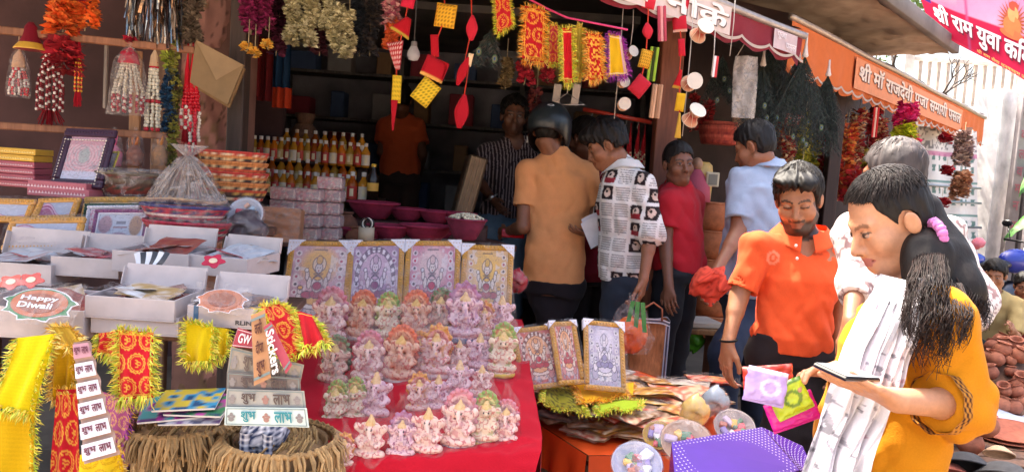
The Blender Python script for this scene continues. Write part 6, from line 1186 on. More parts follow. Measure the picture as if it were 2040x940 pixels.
m = M(); V, F = grid(20, 16, lambda u, v: (-.04 + u * .08, -.05 - .01 * np.sin(u * 9), .02 - v * .07)); q = (np.abs((V[:, 0] / .014) % 1 - .5) < .2) * 1. + (np.abs((V[:, 2] / .014) % 1 - .5) < .2) * 1.; m.add((V, F), mixc(np.tile(C('26304e'), (len(V), 1)), q * .5, C('dcdce4'))); obj('hanging_end', m, 'cloth', t)
shelfbox('basket_bench', 'low wooden bench under the straw baskets', P(215, 1010, 1.95), P(700, 1040, 1.86), .4, .025, '6a4a3a', 'bench')
# ================================================================== MIDDLE SHOP
shelfbox('shop_counter', 'dark wooden counter with packets and clay bowls at the shop front', P(480, 480, 3.2), P(1030, 486, 3.75), .7, .03, '57352c', 'counter')
# oil and honey bottles on two shelves
for i, (a, b, lb) in enumerate(((P(488, 318, 4.6), P(735, 322, 4.6), 'upper'), (P(500, 386, 4.35), P(750, 394, 4.35), 'lower'))): shelfbox('bottle_shelf', lb + ' dark board of the bottle rack inside the shop', a, b, .34, .02, '3c2420', 'shelf')
def bottle(cols, cap='c8b8a8', lab='c8402c', k=1.):
    t = thing('bottle', 'x', 'bottle', (0, 0, 0), 0, 'bottles on the rack inside the shop'); r, h = .024 * k, .135 * k; m = M(); m.add(lathe([(.001, 0), (r, .002), (r, h * .3), (r * .9, h * .36), (r, h * .42), (r, h * .62), (r * .45, h * .78), (r * .38, h * .88)], 12), C(cols)); obj('bottle_glass', m, 'glass', t)
    m = M(); m.add(lathe([(r * .44, h * .86), (r * .46, h), (.001, h * 1.01)], 10), C(cap)); obj('cap', m, 'gloss', t)
    m = M(); V, F = grid(9, 3, lambda u, v: (np.cos(-PI * (.12 + .76 * u)) * r * 1.03, np.sin(-PI * (.12 + .76 * u)) * r * 1.03, h * (.1 + .42 * v))); m.add((V, F), C(lab)); m.add((V * [.9, 1.02, .6] + [0, 0, h * .13], F), C('e8d8b0')); obj('label_paper', m, 'paper', t); return t
BT = [bottle('dc7c1c'), bottle('e09c30', 'e0d8d0', 'e0d4c0'), bottle('b85c18', 'f0e8e0', 'b83028'), bottle('c89434', 'e8e0d0', 'c8b070')]; used = [0] * 4
BL = ('red labelled amber bottle', 'white labelled amber bottle', 'dark amber bottle with red label', 'golden bottle with pale label'); rows_ = [(492, 638, 12, 315, 4.62, 1.12, 'front of the upper shelf'), (648, 728, 6, 322, 4.58, 1.1, 'right end of the upper shelf'), (496, 720, 13, 300, 4.85, 1.15, 'back of the upper shelf'), (500, 690, 13, 396, 4.4, 1.1, 'front of the lower shelf'), (505, 700, 12, 372, 4.62, 1.2, 'back of the lower shelf'), (700, 722, 2, 402, 4.25, 1.25, 'right end of the lower shelf')]
zs_ = {0: P(488, 318, 4.6).z, 1: P(500, 386, 4.35).z}
for (x0, x1, n, py, d, k, where) in rows_:
    for i in range(n):
        px = x0 + (x1 - x0) * i / max(1, n - 1); q = P(px, py, d); z = zs_[0] if 'upper' in where else zs_[1]; v = (i * 7 + n) % 4; o = BT[v] if not used[v] else dup(BT[v], (0, 0, 0)); used[v] = 1
        o.location = (q.x, q.y + rg.uniform(-.01, .01), z + (.06 if 'back' in where else 0)); o.scale = (k,) * 3; o.rotation_euler = (0, 0, rg.uniform(-.3, .3)); o['label'] = '%s, %s at the %s' % (BL[v], ('first', 'second', 'third', 'fourth', 'fifth', 'sixth', 'seventh', 'eighth', 'ninth', 'tenth', 'eleventh', 'twelfth', 'last')[i], where)
m = M(); t = thing('rack_step', 'dark step board raising the back rows of bottles', 'shelf', (P(600, 318, 4.85).x, P(600, 318, 4.85).y + .03, zs_[0])); m.add(box(.75, .12, .058, .003, True), C('3c2420')); obj('board', m, 'wood', t, False); o = dup(t, (P(610, 400, 4.6).x, P(610, 400, 4.6).y + .03, zs_[1]), label='dark step board raising the back row of the lower bottles')
t = thing('bottle', 'tall dark brown bottle with yellow label at the right end of the rack', 'bottle', P(741, 400, 4.2)); m = M(); m.add(lathe([(.001, 0), (.032, .002), (.032, .13), (.014, .17), (.012, .19)], 14), C('24160f')); obj('bottle_glass', m, 'gloss', t); m = M(); m.add(lathe([(.014, .188), (.014, .205), (.001, .206)], 10), C('d8b040')); obj('cap', m, 'gloss', t); m = M(); m.add(lathe([(.0325, .055), (.0325, .1)], 14), C('d8a848')); obj('label_paper', m, 'paper', t)
# incense packets
def packet():
    t = thing('incense_packet', 'x', 'packet', (0, 0, 0), 0, 'stacked incense packets'); m = M(); V, F = grid(18, 8, lambda u, v: ((u - .5) * .125, -.04 - .004 * noise(u * 12, v * 3, 0 * u), v * .06)); n = noise(V[:, 0] * 60, V[:, 2] * 90, 0 * V[:, 0]); K = np.tile(C('c8a8a4'), (len(V), 1)); K = mixc(K, (n > .2) * .7, C('a8505c')); K = mixc(K, (np.abs(n) < .12) * .6, C('8a6058')); m.add((V, F), K); obj('printed_side', m, 'gloss', t)
    m = M(); m.add(box(.126, .078, .06, .006, True), C('a08488')); obj('bundle', m, 'gloss', t, False); m = M(); V, F = box(.132, .09, .066, .01, True); m.add((V - [0, 0, .002], F), C('ffffff')); obj('plastic_cover', m, 'filmthick', t, False); return t
pk = packet(); first = 1; zc = P(600, 478, 3.3).z
for (px, n, nm) in ((566, 4, 'left'), (612, 4, 'middle'), (655, 5, 'right')):
    for i in range(n + (nm == 'right') * 0):
        q = P(px, 478, 3.32 if nm != 'right' else 3.4); loc = (q.x + rg.uniform(-.006, .006), q.y + rg.uniform(-.008, .008), zc + i * .0565 + .003); o = pk if first else dup(pk, (0, 0, 0)); first = 0; o.location = loc; o.scale = (.86, 1, .86); o.rotation_euler = (0, 0, R(rg.uniform(-6, 2))); o['label'] = 'pink incense packet in the %s stack, %s from the bottom' % (nm, ('first', 'second', 'third', 'fourth', 'fifth', 'sixth')[i])
t = thing('brown_packet', 'brown paper packet with orange emblem leaning before the incense packets', 'packet', P(516, 478, 3.1), (R(-6), 0, R(-4))); m = M(); V, F = grid(30, 26, lambda u, v: (u * .165, -.004 * np.sin(v * 22 + u * 4) - .003 * noise(u * 9, v * 14, 0 * u), v * .14)); K = np.tile(C('a8704c'), (len(V), 1)); K = mixc(K, ((V[:, 0] < .045) & (V[:, 2] < .06)) * 1., C('e8a838')); K = mixc(K, np.clip((.017 - np.hypot(V[:, 0] - .035, V[:, 2] - .03)) * 200, 0, 1), C('d83858')); m.add((V, F), K); obj('front_paper', m, 'paper', t); m = M(); m.add(box(.165, .05, .14, .006, True), C('8f6448'), (.0825, .03, 0)); obj('bundle', m, 'paper', t, False); m = M(); m.add(grid(14, 12, lambda u, v: (-.005 + u * .175, -.012 - .003 * noise(u * 9, v * 9, 0 * u), -.003 + v * .148)), C('ffffff')); obj('plastic_cover', m, 'film', t)
# clay bowls, maroon
def bowl(r, h, col, nm='clay_bowl', cat='bowl', kind='clay', grp='maroon clay bowls on the counter'):
    t = thing(nm, 'x', cat, (0, 0, 0), 0, grp); m = M(); m.add(lathe([(.001, 0), (r * .45, 0), (r * .55, .006), (r * .85, h * .6), (r * .98, h * .95)], 28), C(col)); obj('outer_wall', m, kind, t); m = M(); m.add(tube([(math.cos(a) * r, math.sin(a) * r, h * .97) for a in np.linspace(0, 2 * PI, 30)], .005, 6, False), C(col) * 1.15); obj('rim', m, kind, t); m = M(); m.add(lathe([(r * .95, h * .95), (r * .8, h * .5), (r * .4, .012), (.001, .01)], 28), C(col) * .9); obj('inner_wall', m, kind, t); return t
mb = bowl(.11, .07, '8f2140'); u_ = 0; zc2 = P(800, 480, 3.6).z + .0
for (px, py, d, k, lb) in ((742, 446, 4.0, 1.25, 'back left, largest'), (810, 446, 4.02, .95, 'back row second'), (868, 444, 4.0, .9, 'back row third'), (912, 446, 4.0, .9, 'back row right end'), (700, 476, 3.6, .62, 'front left, small'), (775, 476, 3.62, 1.0, 'front row middle'), (848, 474, 3.64, 1.15, 'front row right'), (880, 470, 3.9, .7, 'between rows'), (740, 478, 3.6, .62, 'front second')):
    q = P(px, py, d); o = mb if not u_ else dup(mb, (0, 0, 0)); u_ = 1; o.location = (q.x, q.y, zc2 + (.07 if d > 3.95 else .0)); o.scale = (k,) * 3; o['label'] = 'maroon clay bowl on the counter, ' + lb
t = thing('counter_step', 'low step board under the back row of maroon bowls', 'shelf', (P(830, 446, 4.0).x, P(830, 446, 4.0).y, zc2)); m = M(); m.add(box(.75, .26, .066, .003, True), C('4c2c28')); obj('board', m, 'wood', t, False)
t = bowl(.095, .1, '7c2440', 'powder_bowl', grp=None); t.location = P(926, 478, 3.5); t['label'] = 'maroon bowl heaped with cream seeds at the right end of the counter'; m = M()
for i in range(160): a, q = rg.uniform(0, 6.28), rg.uniform(0, 1) ** .5; m.add((BEAD[0] * .0065, BEAD[1]), jit(C('d8ccb0')), (math.cos(a) * q * .08, math.sin(a) * q * .08, .1 + .022 * (1 - q * q)))
obj('seeds', m, 'clay', t, stuff=True)
for (px, py, d, k, c_, lb) in ((690, 452, 3.8, 1., '7a4a38', 'round brown clay pot beside the incense packets'), (706, 474, 3.55, .8, '8a5840', 'small brown clay pot in front of the round one')):
    t = thing('clay_pot', lb, 'pot', P(px, py + 12, d)); s_ = .055 * k; m = M(); m.add(lathe([(.001, 0), (s_ * .5, 0), (s_ * .95, s_ * .5), (s_ * 1, s_ * .9), (s_ * .7, s_ * 1.4), (s_ * .42, s_ * 1.6), (s_ * .55, s_ * 1.85), (s_ * .4, s_ * 1.8), (.001, s_ * 1.1)], 22), C(c_)); obj('pot_body', m, 'clay', t); m = M(); m.add(tube([(math.cos(a) * s_ * .56, math.sin(a) * s_ * .56, s_ * 1.86) for a in np.linspace(0, 2 * PI, 20)], .004, 5, False), C(c_)); obj('rim', m, 'clay', t)
t = thing('tin_can', 'beige patterned can holding black bangles between the bowls', 'can', P(729, 478, 3.45)); m = M(); V, F = lathe([(.001, 0), (.036, 0), (.036, .06), (.033, .06), (.033, .01)], 24); m.add((V, F), mixc(np.tile(C('b8a890'), (len(V), 1)), (np.sin(np.arctan2(V[:, 1], V[:, 0]) * 8) * np.sin(V[:, 2] * 160) > .2) * .7, C('5c4c40'))); obj('can_body', m, 'paper', t)
for i in range(3): m = M(); m.add(tube([(math.cos(a) * .022 - .004 + i * .006, .004 * i, .075 + math.sin(a) * .025) for a in np.linspace(0, 2 * PI, 24)], .004, 6, False), C(('1c181c', 'd8d0c0', '1c181c')[i])); obj('bangle', m, 'gloss', t)
t = thing('metal_case', 'upright ribbed brown metal trunk leaning beside the shopkeeper', 'case', P(918, 428, 4.5), (0, R(12), R(8))); m = M(); m.add(box(.11, .3, .36, .01, True), C('6c5a48')); obj('case_body', m, 'tin', t, False)
for i in range(4): m = M(); m.add(box(.008, .302, .35, .002, True), C('85725c'), (-.04 + .026 * i, -.003, .003)); obj('rib', m, 'tin', t, False)
# vague stock in the dark
t = thing('shelf_unit', 'dark shelving with dim stock on the rear wall of the shop', 'shelf', (-.6, 7.7, .15)); rr = np.random.RandomState(4)
for z in (.4, .85, 1.3, 1.75, 2.2): m = M(); m.add(box(3.6, .35, .03, .004), C('6c6868'), (0, 0, z)); obj('board', m, 'wood', t, False)
for x in (-1.8, -.6, .6, 1.8): m = M(); m.add(box(.05, .36, 2.4, .004, True), C('6c6868'), (x, 0.0, 0)); obj('upright', m, 'wood', t, False)
for i in range(42): g = thing('stock_carton', '%s carton %s along the %s rear shelf' % (('blue', 'grey', 'brown', 'dark red')[i % 4], ('far left', 'left', 'left of centre', 'at the centre', 'right of centre', 'right', 'well right', 'far right', 'at the very end')[i // 5], ('lowest', 'second', 'middle', 'fourth', 'top')[i % 5]), 'carton', (-2.25 + (i // 5) * .41 + rr.uniform(0, .06), 7.68, .15 + (.415, .865, 1.315, 1.765, 2.215)[i % 5]), 0, 'cartons on the rear shelves'); m = M(); m.add(box(rr.uniform(.12, .28), .22, rr.uniform(.15, .33), .008, True), C(('4c6490', '9c9ca0', 'a08060', 'a03c4c')[i % 4])); obj('carton_body', m, 'card', g, False)
t = thing('sack', 'brown jute sack behind the upper bottles', 'sack', P(603, 345, 5.1)); m = M(); V, F = ell(.13, .1, .26, 22, 14); V = V + (.012 * noise(V[:, 0] * 14, V[:, 1] * 14, V[:, 2] * 14))[:, None] + [0, 0, .1]; m.add((V, F), C('8a6450')); obj('sack_body', m, 'straw', t); m = M(); m.add(tube([(0, 0, .33), (0, 0, .4)], [.05, .07], 10), C('7a5844')); obj('tied_mouth', m, 'straw', t)
# light bulb
t = thing('light_bulb', 'unlit white bulb hanging from its cord in the shop opening', 'bulb', P(823, 122, 3.75)); s_ = W(26, 3.75) / 2; m = M(); m.add(lathe([(.001, 0), (s_ * .7, s_ * .15), (s_, s_ * .8), (s_ * .95, s_ * 1.3), (s_ * .5, s_ * 2.2)], 20), C('c8c8d0')); obj('glass_globe', m, 'gloss', t); m = M(); m.add(lathe([(s_ * .5, s_ * 2.15), (s_ * .45, s_ * 2.9), (.001, s_ * 3.0)], 14), C('a8a4a8')); obj('cap', m, 'gloss', t); m = M(); m.add(tube([(0, 0, s_ * 2.9), (0, 0, 1.2)], .003, 5), C('5c5c60')); obj('cord', m, 'cloth', t)
# ---- hanging flowers at the shop top
GM = 'garlands hanging over the shop opening'
garland('magenta paper garland with little yellow flowers, leftmost over the shop', P(502, -40, 3.5), W(108, 3.5), .05, ['8c1c54', 'a42a68', '6c143c'], .016, 26, .04, group=GM)
garland('magenta paper garland beside the leftmost one over the shop', P(530, -40, 3.52), W(100, 3.5), .05, ['8c1c54', 'a42a68', '6c143c'], .016, 26, .04, group=GM)
for (px, py) in ((495, 92), (508, 102), (535, 88)): garland('yellow flower at the end of a magenta garland, %s' % {495: 'left', 508: 'lowest', 535: 'right'}[px], P(px, py, 3.42), .025, .035, ['e8b040', 'f0c860', 'd89830'], .01, 22, .03, group='yellow flowers under the magenta garlands')
CR = ['d0c8a0', 'b8b088', 'dcd6b4', 'a09870']
for (px, y0, l, r_, lb) in ((588, -30, 118, .042, 'left of a close pair'), (620, -20, 112, .04, 'right of a close pair'), (655, -50, 112, .03, 'thin one in the middle'), (672, 15, 88, .036, 'shorter one'), (696, 30, 86, .032, 'rightmost')): garland('cream coloured ruffled garland over the shop, ' + lb, P(px, y0, 3.6), W(l, 3.6), r_ * 1.15, CR, .012, 30, .03, group=GM)
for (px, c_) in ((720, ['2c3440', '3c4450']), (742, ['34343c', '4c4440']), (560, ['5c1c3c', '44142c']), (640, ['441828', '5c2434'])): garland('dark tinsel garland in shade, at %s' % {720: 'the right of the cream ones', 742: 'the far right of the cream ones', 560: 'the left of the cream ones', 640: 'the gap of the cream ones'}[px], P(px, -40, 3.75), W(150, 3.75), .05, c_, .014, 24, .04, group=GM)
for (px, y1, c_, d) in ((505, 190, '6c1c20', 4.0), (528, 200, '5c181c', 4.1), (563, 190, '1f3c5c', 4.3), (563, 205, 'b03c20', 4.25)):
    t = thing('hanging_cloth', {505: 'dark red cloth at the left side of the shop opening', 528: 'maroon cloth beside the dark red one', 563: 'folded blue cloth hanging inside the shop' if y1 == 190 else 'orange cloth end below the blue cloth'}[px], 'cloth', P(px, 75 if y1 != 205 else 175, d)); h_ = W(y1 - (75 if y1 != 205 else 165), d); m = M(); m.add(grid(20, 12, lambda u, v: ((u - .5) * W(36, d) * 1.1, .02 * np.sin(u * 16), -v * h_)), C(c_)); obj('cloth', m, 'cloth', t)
garland('pink and white petal garland over the bulb', P(788, -60, 3.45), W(115, 3.45), .055, ['c87888', 'a85068', 'dca8a8'], .016, 22, .035, group=GM)
garland('orange cloth flower garland below the pink one', P(780, 42, 3.45), W(62, 3.45), .04, ['d85c2c', 'e8743c'], .016, 26, .04, group=GM)
# ---- chains of little padded felt pieces
def cushion(m_, sx, sz, th, shape, col, dots=None, border_=None):
    V, F = grid(13, 13, lambda u, v: (u * 2 - 1, 0 * u, v * 2 - 1)); x, z = V[:, 0].copy(), V[:, 2].copy(); bulge = np.sqrt(np.clip((1 - x ** 4) * (1 - z ** 4), 0, 1))
    K = np.tile(C(col), (len(V), 1)); K = mixc(K, ((np.abs((x * 3) % 1 - .5) < .2) & (np.abs((z * 3) % 1 - .5) < .2)) * 1., C(dots)) if dots else K; K = mixc(K, (z < -.72) * 1., C(border_)) if border_ else K
    if shape == 'tri': x = x * (.25 + .75 * (1 - z) / 2)
    if shape == 'heart': x = x * (1 - .82 * np.abs(z + .1 * (z < 0)) ** 1.4)
    for s_ in (-1, 1): m_.add((np.stack([x * sx, s_ * bulge * th, z * sz], 1), F if s_ < 0 else F[:, ::-1]), K)
def chain(label, px, y0, y1, d, items, cord='c8402c'):
    top = P(px, y0, d); t = thing('toy_chain', label, 'hanging decoration', top, 0, 'chains of padded felt pieces'); O_ = A(top); pts = [np.zeros(3)]
    for (x, y, w, h, shp, rot, col, dt, bd) in items:
        c = A(P(x, y, d)) - O_; pts.append(c); m = M(); g = M(); cushion(g, W(w, d) / 2, W(h, d) / 2, W(min(w, h), d) * .22, shp, col, dt, bd); V = g.V; 
        for i in range(len(V)): m.add((V[i], g.F[i] - i * len(V[0])), g.K[i], c, (0, R(rot), R(rg.uniform(-20, 20))))
        obj('felt_piece', m, 'cloth', t)
    m = M(); m.add(tube(pts + [pts[-1] + [0, 0, -.03]], .003, 5), C(cord)); obj('cord', m, 'cloth', t); return t
RD, YE, WH = 'b01826', 'e8c030', 'e8e0d0'
chain('left chain of felt pieces hanging before the bulb, dotted red and yellow', 812, -60, 260, 3.3, [(815, -4, 26, 40, 'sq', 10, 'd02848', None, None), (805, 52, 44, 38, 'tri', 28, RD, None, 'b8a040'), (790, 112, 36, 56, 'tri', 170, RD, 'f0d8d0', None), (790, 178, 18, 54, 'sq', 0, YE, '8c7020', None), (784, 230, 14, 60, 'tri', 180, RD, None, None)])
chain('middle chain of felt pieces, yellow squares with dark dots', 880, -60, 240, 3.3, [(888, 32, 42, 46, 'sq', 6, 'ecb434', '8c6020', None), (866, 92, 16, 44, 'sq', -6, RD, None, None), (866, 138, 48, 42, 'sq', 20, RD, None, 'e8b060'), (848, 184, 40, 50, 'sq', 34, YE, '7c7020', None)])
chain('right chain of felt pieces, long red shapes', 938, -60, 260, 3.3, [(940, 56, 24, 50, 'heart', 0, 'c8283c', None, None), (922, 142, 20, 60, 'heart', 18, RD, None, None), (936, 120, 10, 26, 'sq', 10, 'e8c8a0', None, None), (920, 222, 30, 68, 'heart', 6, RD, None, None)])
chain('short chain of red felt pieces under the maroon awning', 1290, -20, 190, 3.55, [(1292, 8, 26, 20, 'sq', 8, 'c02838', None, None), (1290, 62, 22, 32, 'heart', -10, 'c02838', None, None), (1286, 118, 24, 36, 'sq', 10, 'd8a030', '6c5418', None), (1274, 172, 32, 40, 'sq', 36, 'b02434', None, None)])
chain('chain of red and yellow felt pieces beside the drums', 1358, -20, 280, 3.75, [(1360, 4, 26, 24, 'sq', 8, 'c43040', None, None), (1354, 48, 30, 32, 'sq', -10, 'c02434', None, 'e8c0b0'), (1358, 95, 14, 34, 'sq', -8, 'c02434', None, None), (1352, 158, 18, 38, 'tri', 10, 'c02028', None, 'c8a040'), (1355, 204, 18, 36, 'sq', 4, 'e0b028', None, None), (1352, 250, 14, 50, 'tri', 0, 'c8a040', None, None)])
# ---- fringed scarves on a pink cord
t = thing('cord', 'bright pink cord carrying the fringed scarves over the customers', 'cord', P(1090, 16, 3.35)); m = M(); m.add(tube([A(P(x, y, d)) - A(t.location) for x, y, d in ((1000, -30, 3.3), (1090, 18, 3.35), (1130, 36, 3.4), (1180, 46, 3.43), (1250, 60, 3.48))], .005, 6), C('d84878')); obj('strand', m, 'cloth', t)
omf = lambda sc_, asp, b='b81c28', g='e8a040': (lambda u, v, k: om_pat(u, v, k, sc_=sc_, asp=asp, base=b, gold=g))
FH = 'fringed scarves hung on the pink cord'
def hs_(label, c4, d, pat, fc, **k): return fringed('scarf', label, [P(x, y, d) for x, y in c4], pat, fc, k.pop('L', .03), cat='scarf', group=FH, nx=30, ny=44, **k)
ORF = ['f0a030', 'f0b848', 'e88824', 'f4cc60']
hs_('large orange fringed red scarf with gold rings, first on the pink cord', ((1046, 12), (1086, 22), (1084, 124), (1040, 118)), 3.32, omf(3, .45), ORF, bord='f0b040', wide=.2, L=.045)
hs_('pink red scarf with gold swirls, second on the cord', ((1094, 48), (1112, 50), (1112, 128), (1092, 126)), 3.36, omf(3.6, .3, 'c43c44'), LIMEF, L=.03)
hs_('plain narrow red scarf with lime fringe, third on the cord', ((1120, 56), (1140, 56), (1142, 165), (1122, 165)), 3.3, plain_pat('c01820'), LIMEF, bord='e8c860', L=.04)
hs_('gold fringed scarf with swastika like maze print, fourth on the cord', ((1168, 66), (1196, 70), (1202, 158), (1172, 160)), 3.38, lambda u, v, k: mixc(np.tile(C('b81c20'), (len(u), 1)), ((np.abs((u * 3 + .5 * np.floor(v * 7)) % 1 - .5) < .17) | (np.abs((v * 7) % 1 - .5) < .17)) * (np.abs(noise(u * 6, v * 14, 0 * u)) < .5) * 1., C('f0b848')), ORF, L=.042, wide=.24)
hs_('yellow fringe scarf edge between the third and fourth', ((1148, 50), (1160, 52), (1160, 150), (1150, 150)), 3.4, plain_pat('b8a03c'), LIMEF + ORF, L=.04)
hs_('yellow satin scarf with purple fringe, last on the cord', ((1212, 66), (1238, 72), (1252, 150), (1212, 154)), 3.42, lambda u, v, k: mixc(np.tile(C('d8a818'), (len(u), 1)), (u > .82) * 1., C('d8b0c0')), ['9c2c9c', 'b43cac', '7c1c84'], bord='e8d0a0', L=.04)
hs_('red scarf with yellow fringe folded at the left of the pink cord', ((985, -10), (1015, -6), (1022, 50), (990, 70)), 3.3, omf(2, .6, 'c82434'), LIMEF, L=.03)
# peacock feathers
def feather_fan(label, px, py, d, h, w, n, handle=None, dark='0e1a1a', name='feather_fan', grp=None, spread=1., eyes=True):
    t = thing(name, label, 'feathers', P(px, py, d), 0, grp); m = M(); em = M(); L = W(h, d); w_ = W(w, d)
    for i in range(n):
        a = rg.uniform(-1, 1) * spread; l = L * rg.uniform(.55, 1.0); yy = rg.uniform(-.04, .04); tip = np.array([a * w_ * .5, yy, -l]); md = tip * [.5, .6, .45]; m.add(tube([(0, 0, 0), md, tip], [.0012, .001, .0006], 3, False), C('3a3c30'))
        for k in range(26):
            f_ = .12 + .88 * k / 25; q = tip * f_ + (md * 2 - tip) * 0; s_ = 1 if k % 2 else -1; e = q + np.array([s_ * rg.uniform(.012, .03), rg.uniform(-.02, .02), -rg.uniform(.01, .04)]); m.add((np.array([q + [0, 0, .003], q - [0, 0, .003], e]), np.array([[0, 1, 2]])), jit(C((dark, '1a322c', '10181e', '1c302a')[rg.randint(4)]), .3))
        if eyes and i % 22 == 0:
            for r_, c_, o_ in ((.016, '3c5c34', 0), (.011, '7c6038', .002), (.007, '24748c', .004), (.004, '141c48', .006)): aa = np.linspace(0, 2 * PI, 10, endpoint=False); em.add((np.stack([tip[0] + r_ * .8 * np.cos(aa), np.full(10, tip[1] - .045 - o_), tip[2] + r_ * 1.2 * np.sin(aa) + .02], 1), np.array([list(range(10))])), C(c_))
    obj('barbs', m, 'leaf', t, False, stuff=True)
    if em.n: obj('eye_spots', em, 'satin', t, False, stuff=True)
    if handle:
        m = M(); hh = W(handle, d); V, F = lathe([(.001, hh), (.006, hh), (.008, hh * .5), (.014, hh * .2), (.02, 0), (.012, -.01)], 12); K = np.tile(C('d8ccc4'), (len(V), 1)); K = mixc(K, (np.sin(V[:, 2] / hh * 22) > .1) * 1., C('b03c48')); m.add((V, F), K); obj('handle', m, 'cloth', t)
    return t
feather_fan('brown peacock feathers hanging left of the fringed scarves', 978, 60, 3.4, 72, 80, 26, dark='4c4034')
FG = 'peacock feather whisks hung between the awnings'
feather_fan('peacock feather whisk with striped handle, nearest the orange sign', 1604, 112, 4.7, 190, 120, 60, 45, grp=FG)
feather_fan('second striped handle of the peacock whisks, a little lower', 1590, 116, 4.75, 170, 110, 50, 38, grp=FG)
feather_fan('broad peacock feather bunch behind the clear bag', 1545, 70, 4.8, 230, 120, 90, grp=FG)
feather_fan('black feather duster hanging below the orange awning', 1650, 150, 5.0, 160, 80, 170, 30, '0c0e12', eyes=False, grp=FG)
feather_fan('dark feathers hanging in shade left of the clear bag', 1440, 110, 4.9, 100, 70, 60, dark='16201e', grp=FG)
feather_fan('feather bunch between the whisk and the clear bag', 1520, 130, 4.7, 150, 90, 60, 40, grp=FG)
t = thing('clear_bag', 'dusty clear plastic bag hanging in front of the peacock feathers', 'bag', P(1488, 112, 4.3)); w_ = W(42, 4.3); m = M()
V, F = grid(14, 24, lambda u, v: ((u - .5) * w_ * (1.05 + .1 * v) + .012 * v, .012 * np.sin(u * 9 + v * 5) + .006 * noise(u * 9, v * 12, 0 * u), -v * W(122, 4.3))); m.add((V, F), C('8c8078')); m.add((V + [0, .02, 0], F), C('8c8078')); obj('bag_film', m, 'filmdusty', t); m = M(); m.add(tube([(-w_ * .45, 0, 0), (-.02, 0, .07), (0, 0, .14)], .003, 5), C('a8a098')); obj('string', m, 'cloth', t)
# drums
def drum(label, px, py, d, r, rot):
    t = thing('hand_drum', label, 'drum', P(px, py, d), rot, 'little hand drums on strings'); s_ = W(r, d); m = M(); V, F = lathe([(s_, -s_), (s_ * .9, -s_ * .8), (s_ * .5, 0), (s_ * .9, s_ * .8), (s_, s_)], 18); m.add((V, F), mixc(np.tile(C('d0a080'), (len(V), 1)), (np.abs(V[:, 2]) < s_ * .5) * 1., C('a03830'))); obj('shell', m, 'paper', t)
    for z in (-1, 1): m = M(); m.add(lathe([(s_ * 1.04, s_ * z * .94), (s_ * 1.04, s_ * z * 1.04), (.001, s_ * z * 1.05)], 18), C('cfc6b8')); obj('skin', m, 'paper', t, False)
    m = M(); [m.add(tube([(math.cos(i * 1.05) * s_, math.sin(i * 1.05) * s_, s_), (math.cos(i * 1.05 + .5) * s_ * .55, math.sin(i * 1.05 + .5) * s_ * .55, 0), (math.cos(i * 1.05 + 1) * s_, math.sin(i * 1.05 + 1) * s_, -s_)], .0015, 3, False), C('e8dcc8')) for i in range(6)]; obj('lacing', m, 'cloth', t, stuff=True); return t
for i, (px, py, r_, rot, lb) in enumerate(((1398, 62, 17, (R(60), R(30), 0), 'topmost, below the sign letters'), (1378, 164, 16, (R(80), R(70), 0), 'middle one of the right string'), (1382, 230, 17, (R(50), R(25), 0), 'lowest one with white head'), (1242, 165, 10, (R(90), 0, R(10)), 'small one right of the purple fringe'), (1243, 208, 12, (R(88), 0, 0), 'small one facing the viewer above the red rod'), (1256, 106, 11, (R(60), R(60), 0), 'small one at the edge of the purple scarf'))): drum('small leather hand drum, ' + lb, px, py, 3.6, r_, rot)
for (px, y0, y1) in ((1388, -60, 270), (1244, -20, 235), (1262, 20, 90), (1425, 60, 150), (1466, -20, 110)): t = thing('hanging_string', 'thin string hanging from the awning, %s' % {1388: 'through the right drums', 1244: 'through the small drums', 1262: 'left of the sign letters', 1425: 'with a red and white tag', 1466: 'holding the clear bag'}[px], 'string', P(px, y0, 3.62)); m = M(); m.add(tube([(0, 0, 0), (.004, 0, -W(y1 - y0, 3.62) * .5), (0, 0, -W(y1 - y0, 3.62))], .0022, 4), C('b8b0a8')); obj('strand', m, 'cloth', t)
def flatp(name, label, cat, px, py, d, w, h, cols, rot=0, kind='cloth', th=.01, grp=None, nx=8, part='body'):
    """small hanging thing made of upright bands of colour"""
    t = thing(name, label, cat, P(px, py, d), (0, R(rot), 0), grp); w_, h_ = W(w, d), W(h, d); n = len(cols)
    for i, c_ in enumerate(cols): m = M(); V, F = box(w_ / n * .94, th, h_, min(th, w_ / n) * .3); m.add((V, F), C(c_), ((i + .5) / n * w_ - w_ / 2, .003 * (i % 2), -h_ / 2)); obj(part, m, kind, t, False)
    return t
flatp('flute_bundle', 'tan wooden flutes tied together beside the red cushion', 'flutes', 1311, 168, 3.7, 22, 68, ['b08868', 'd0a888', 'a07858', 'c49878'], 2, 'wood', .012, part='flute')
flatp('folded_ribbon', 'lime green ribbon pack hanging above the flutes', 'ribbon', 1305, 94, 3.68, 18, 68, ['9cc040', '3c4824', '9cc040'], 3, part='fold')
flatp('pink_pack', 'pink striped pack hanging left of the sign letters', 'packet', 1318, 12, 3.6, 18, 70, ['b04858', 'd89898', 'b04858'], -6, part='fold')
flatp('paper_tag', 'narrow red and white tag on a string before the dark feathers', 'tag', 1428, 112, 3.9, 10, 42, ['e8e0e0', 'c02830'], 2, 'paper', .004, part='half')
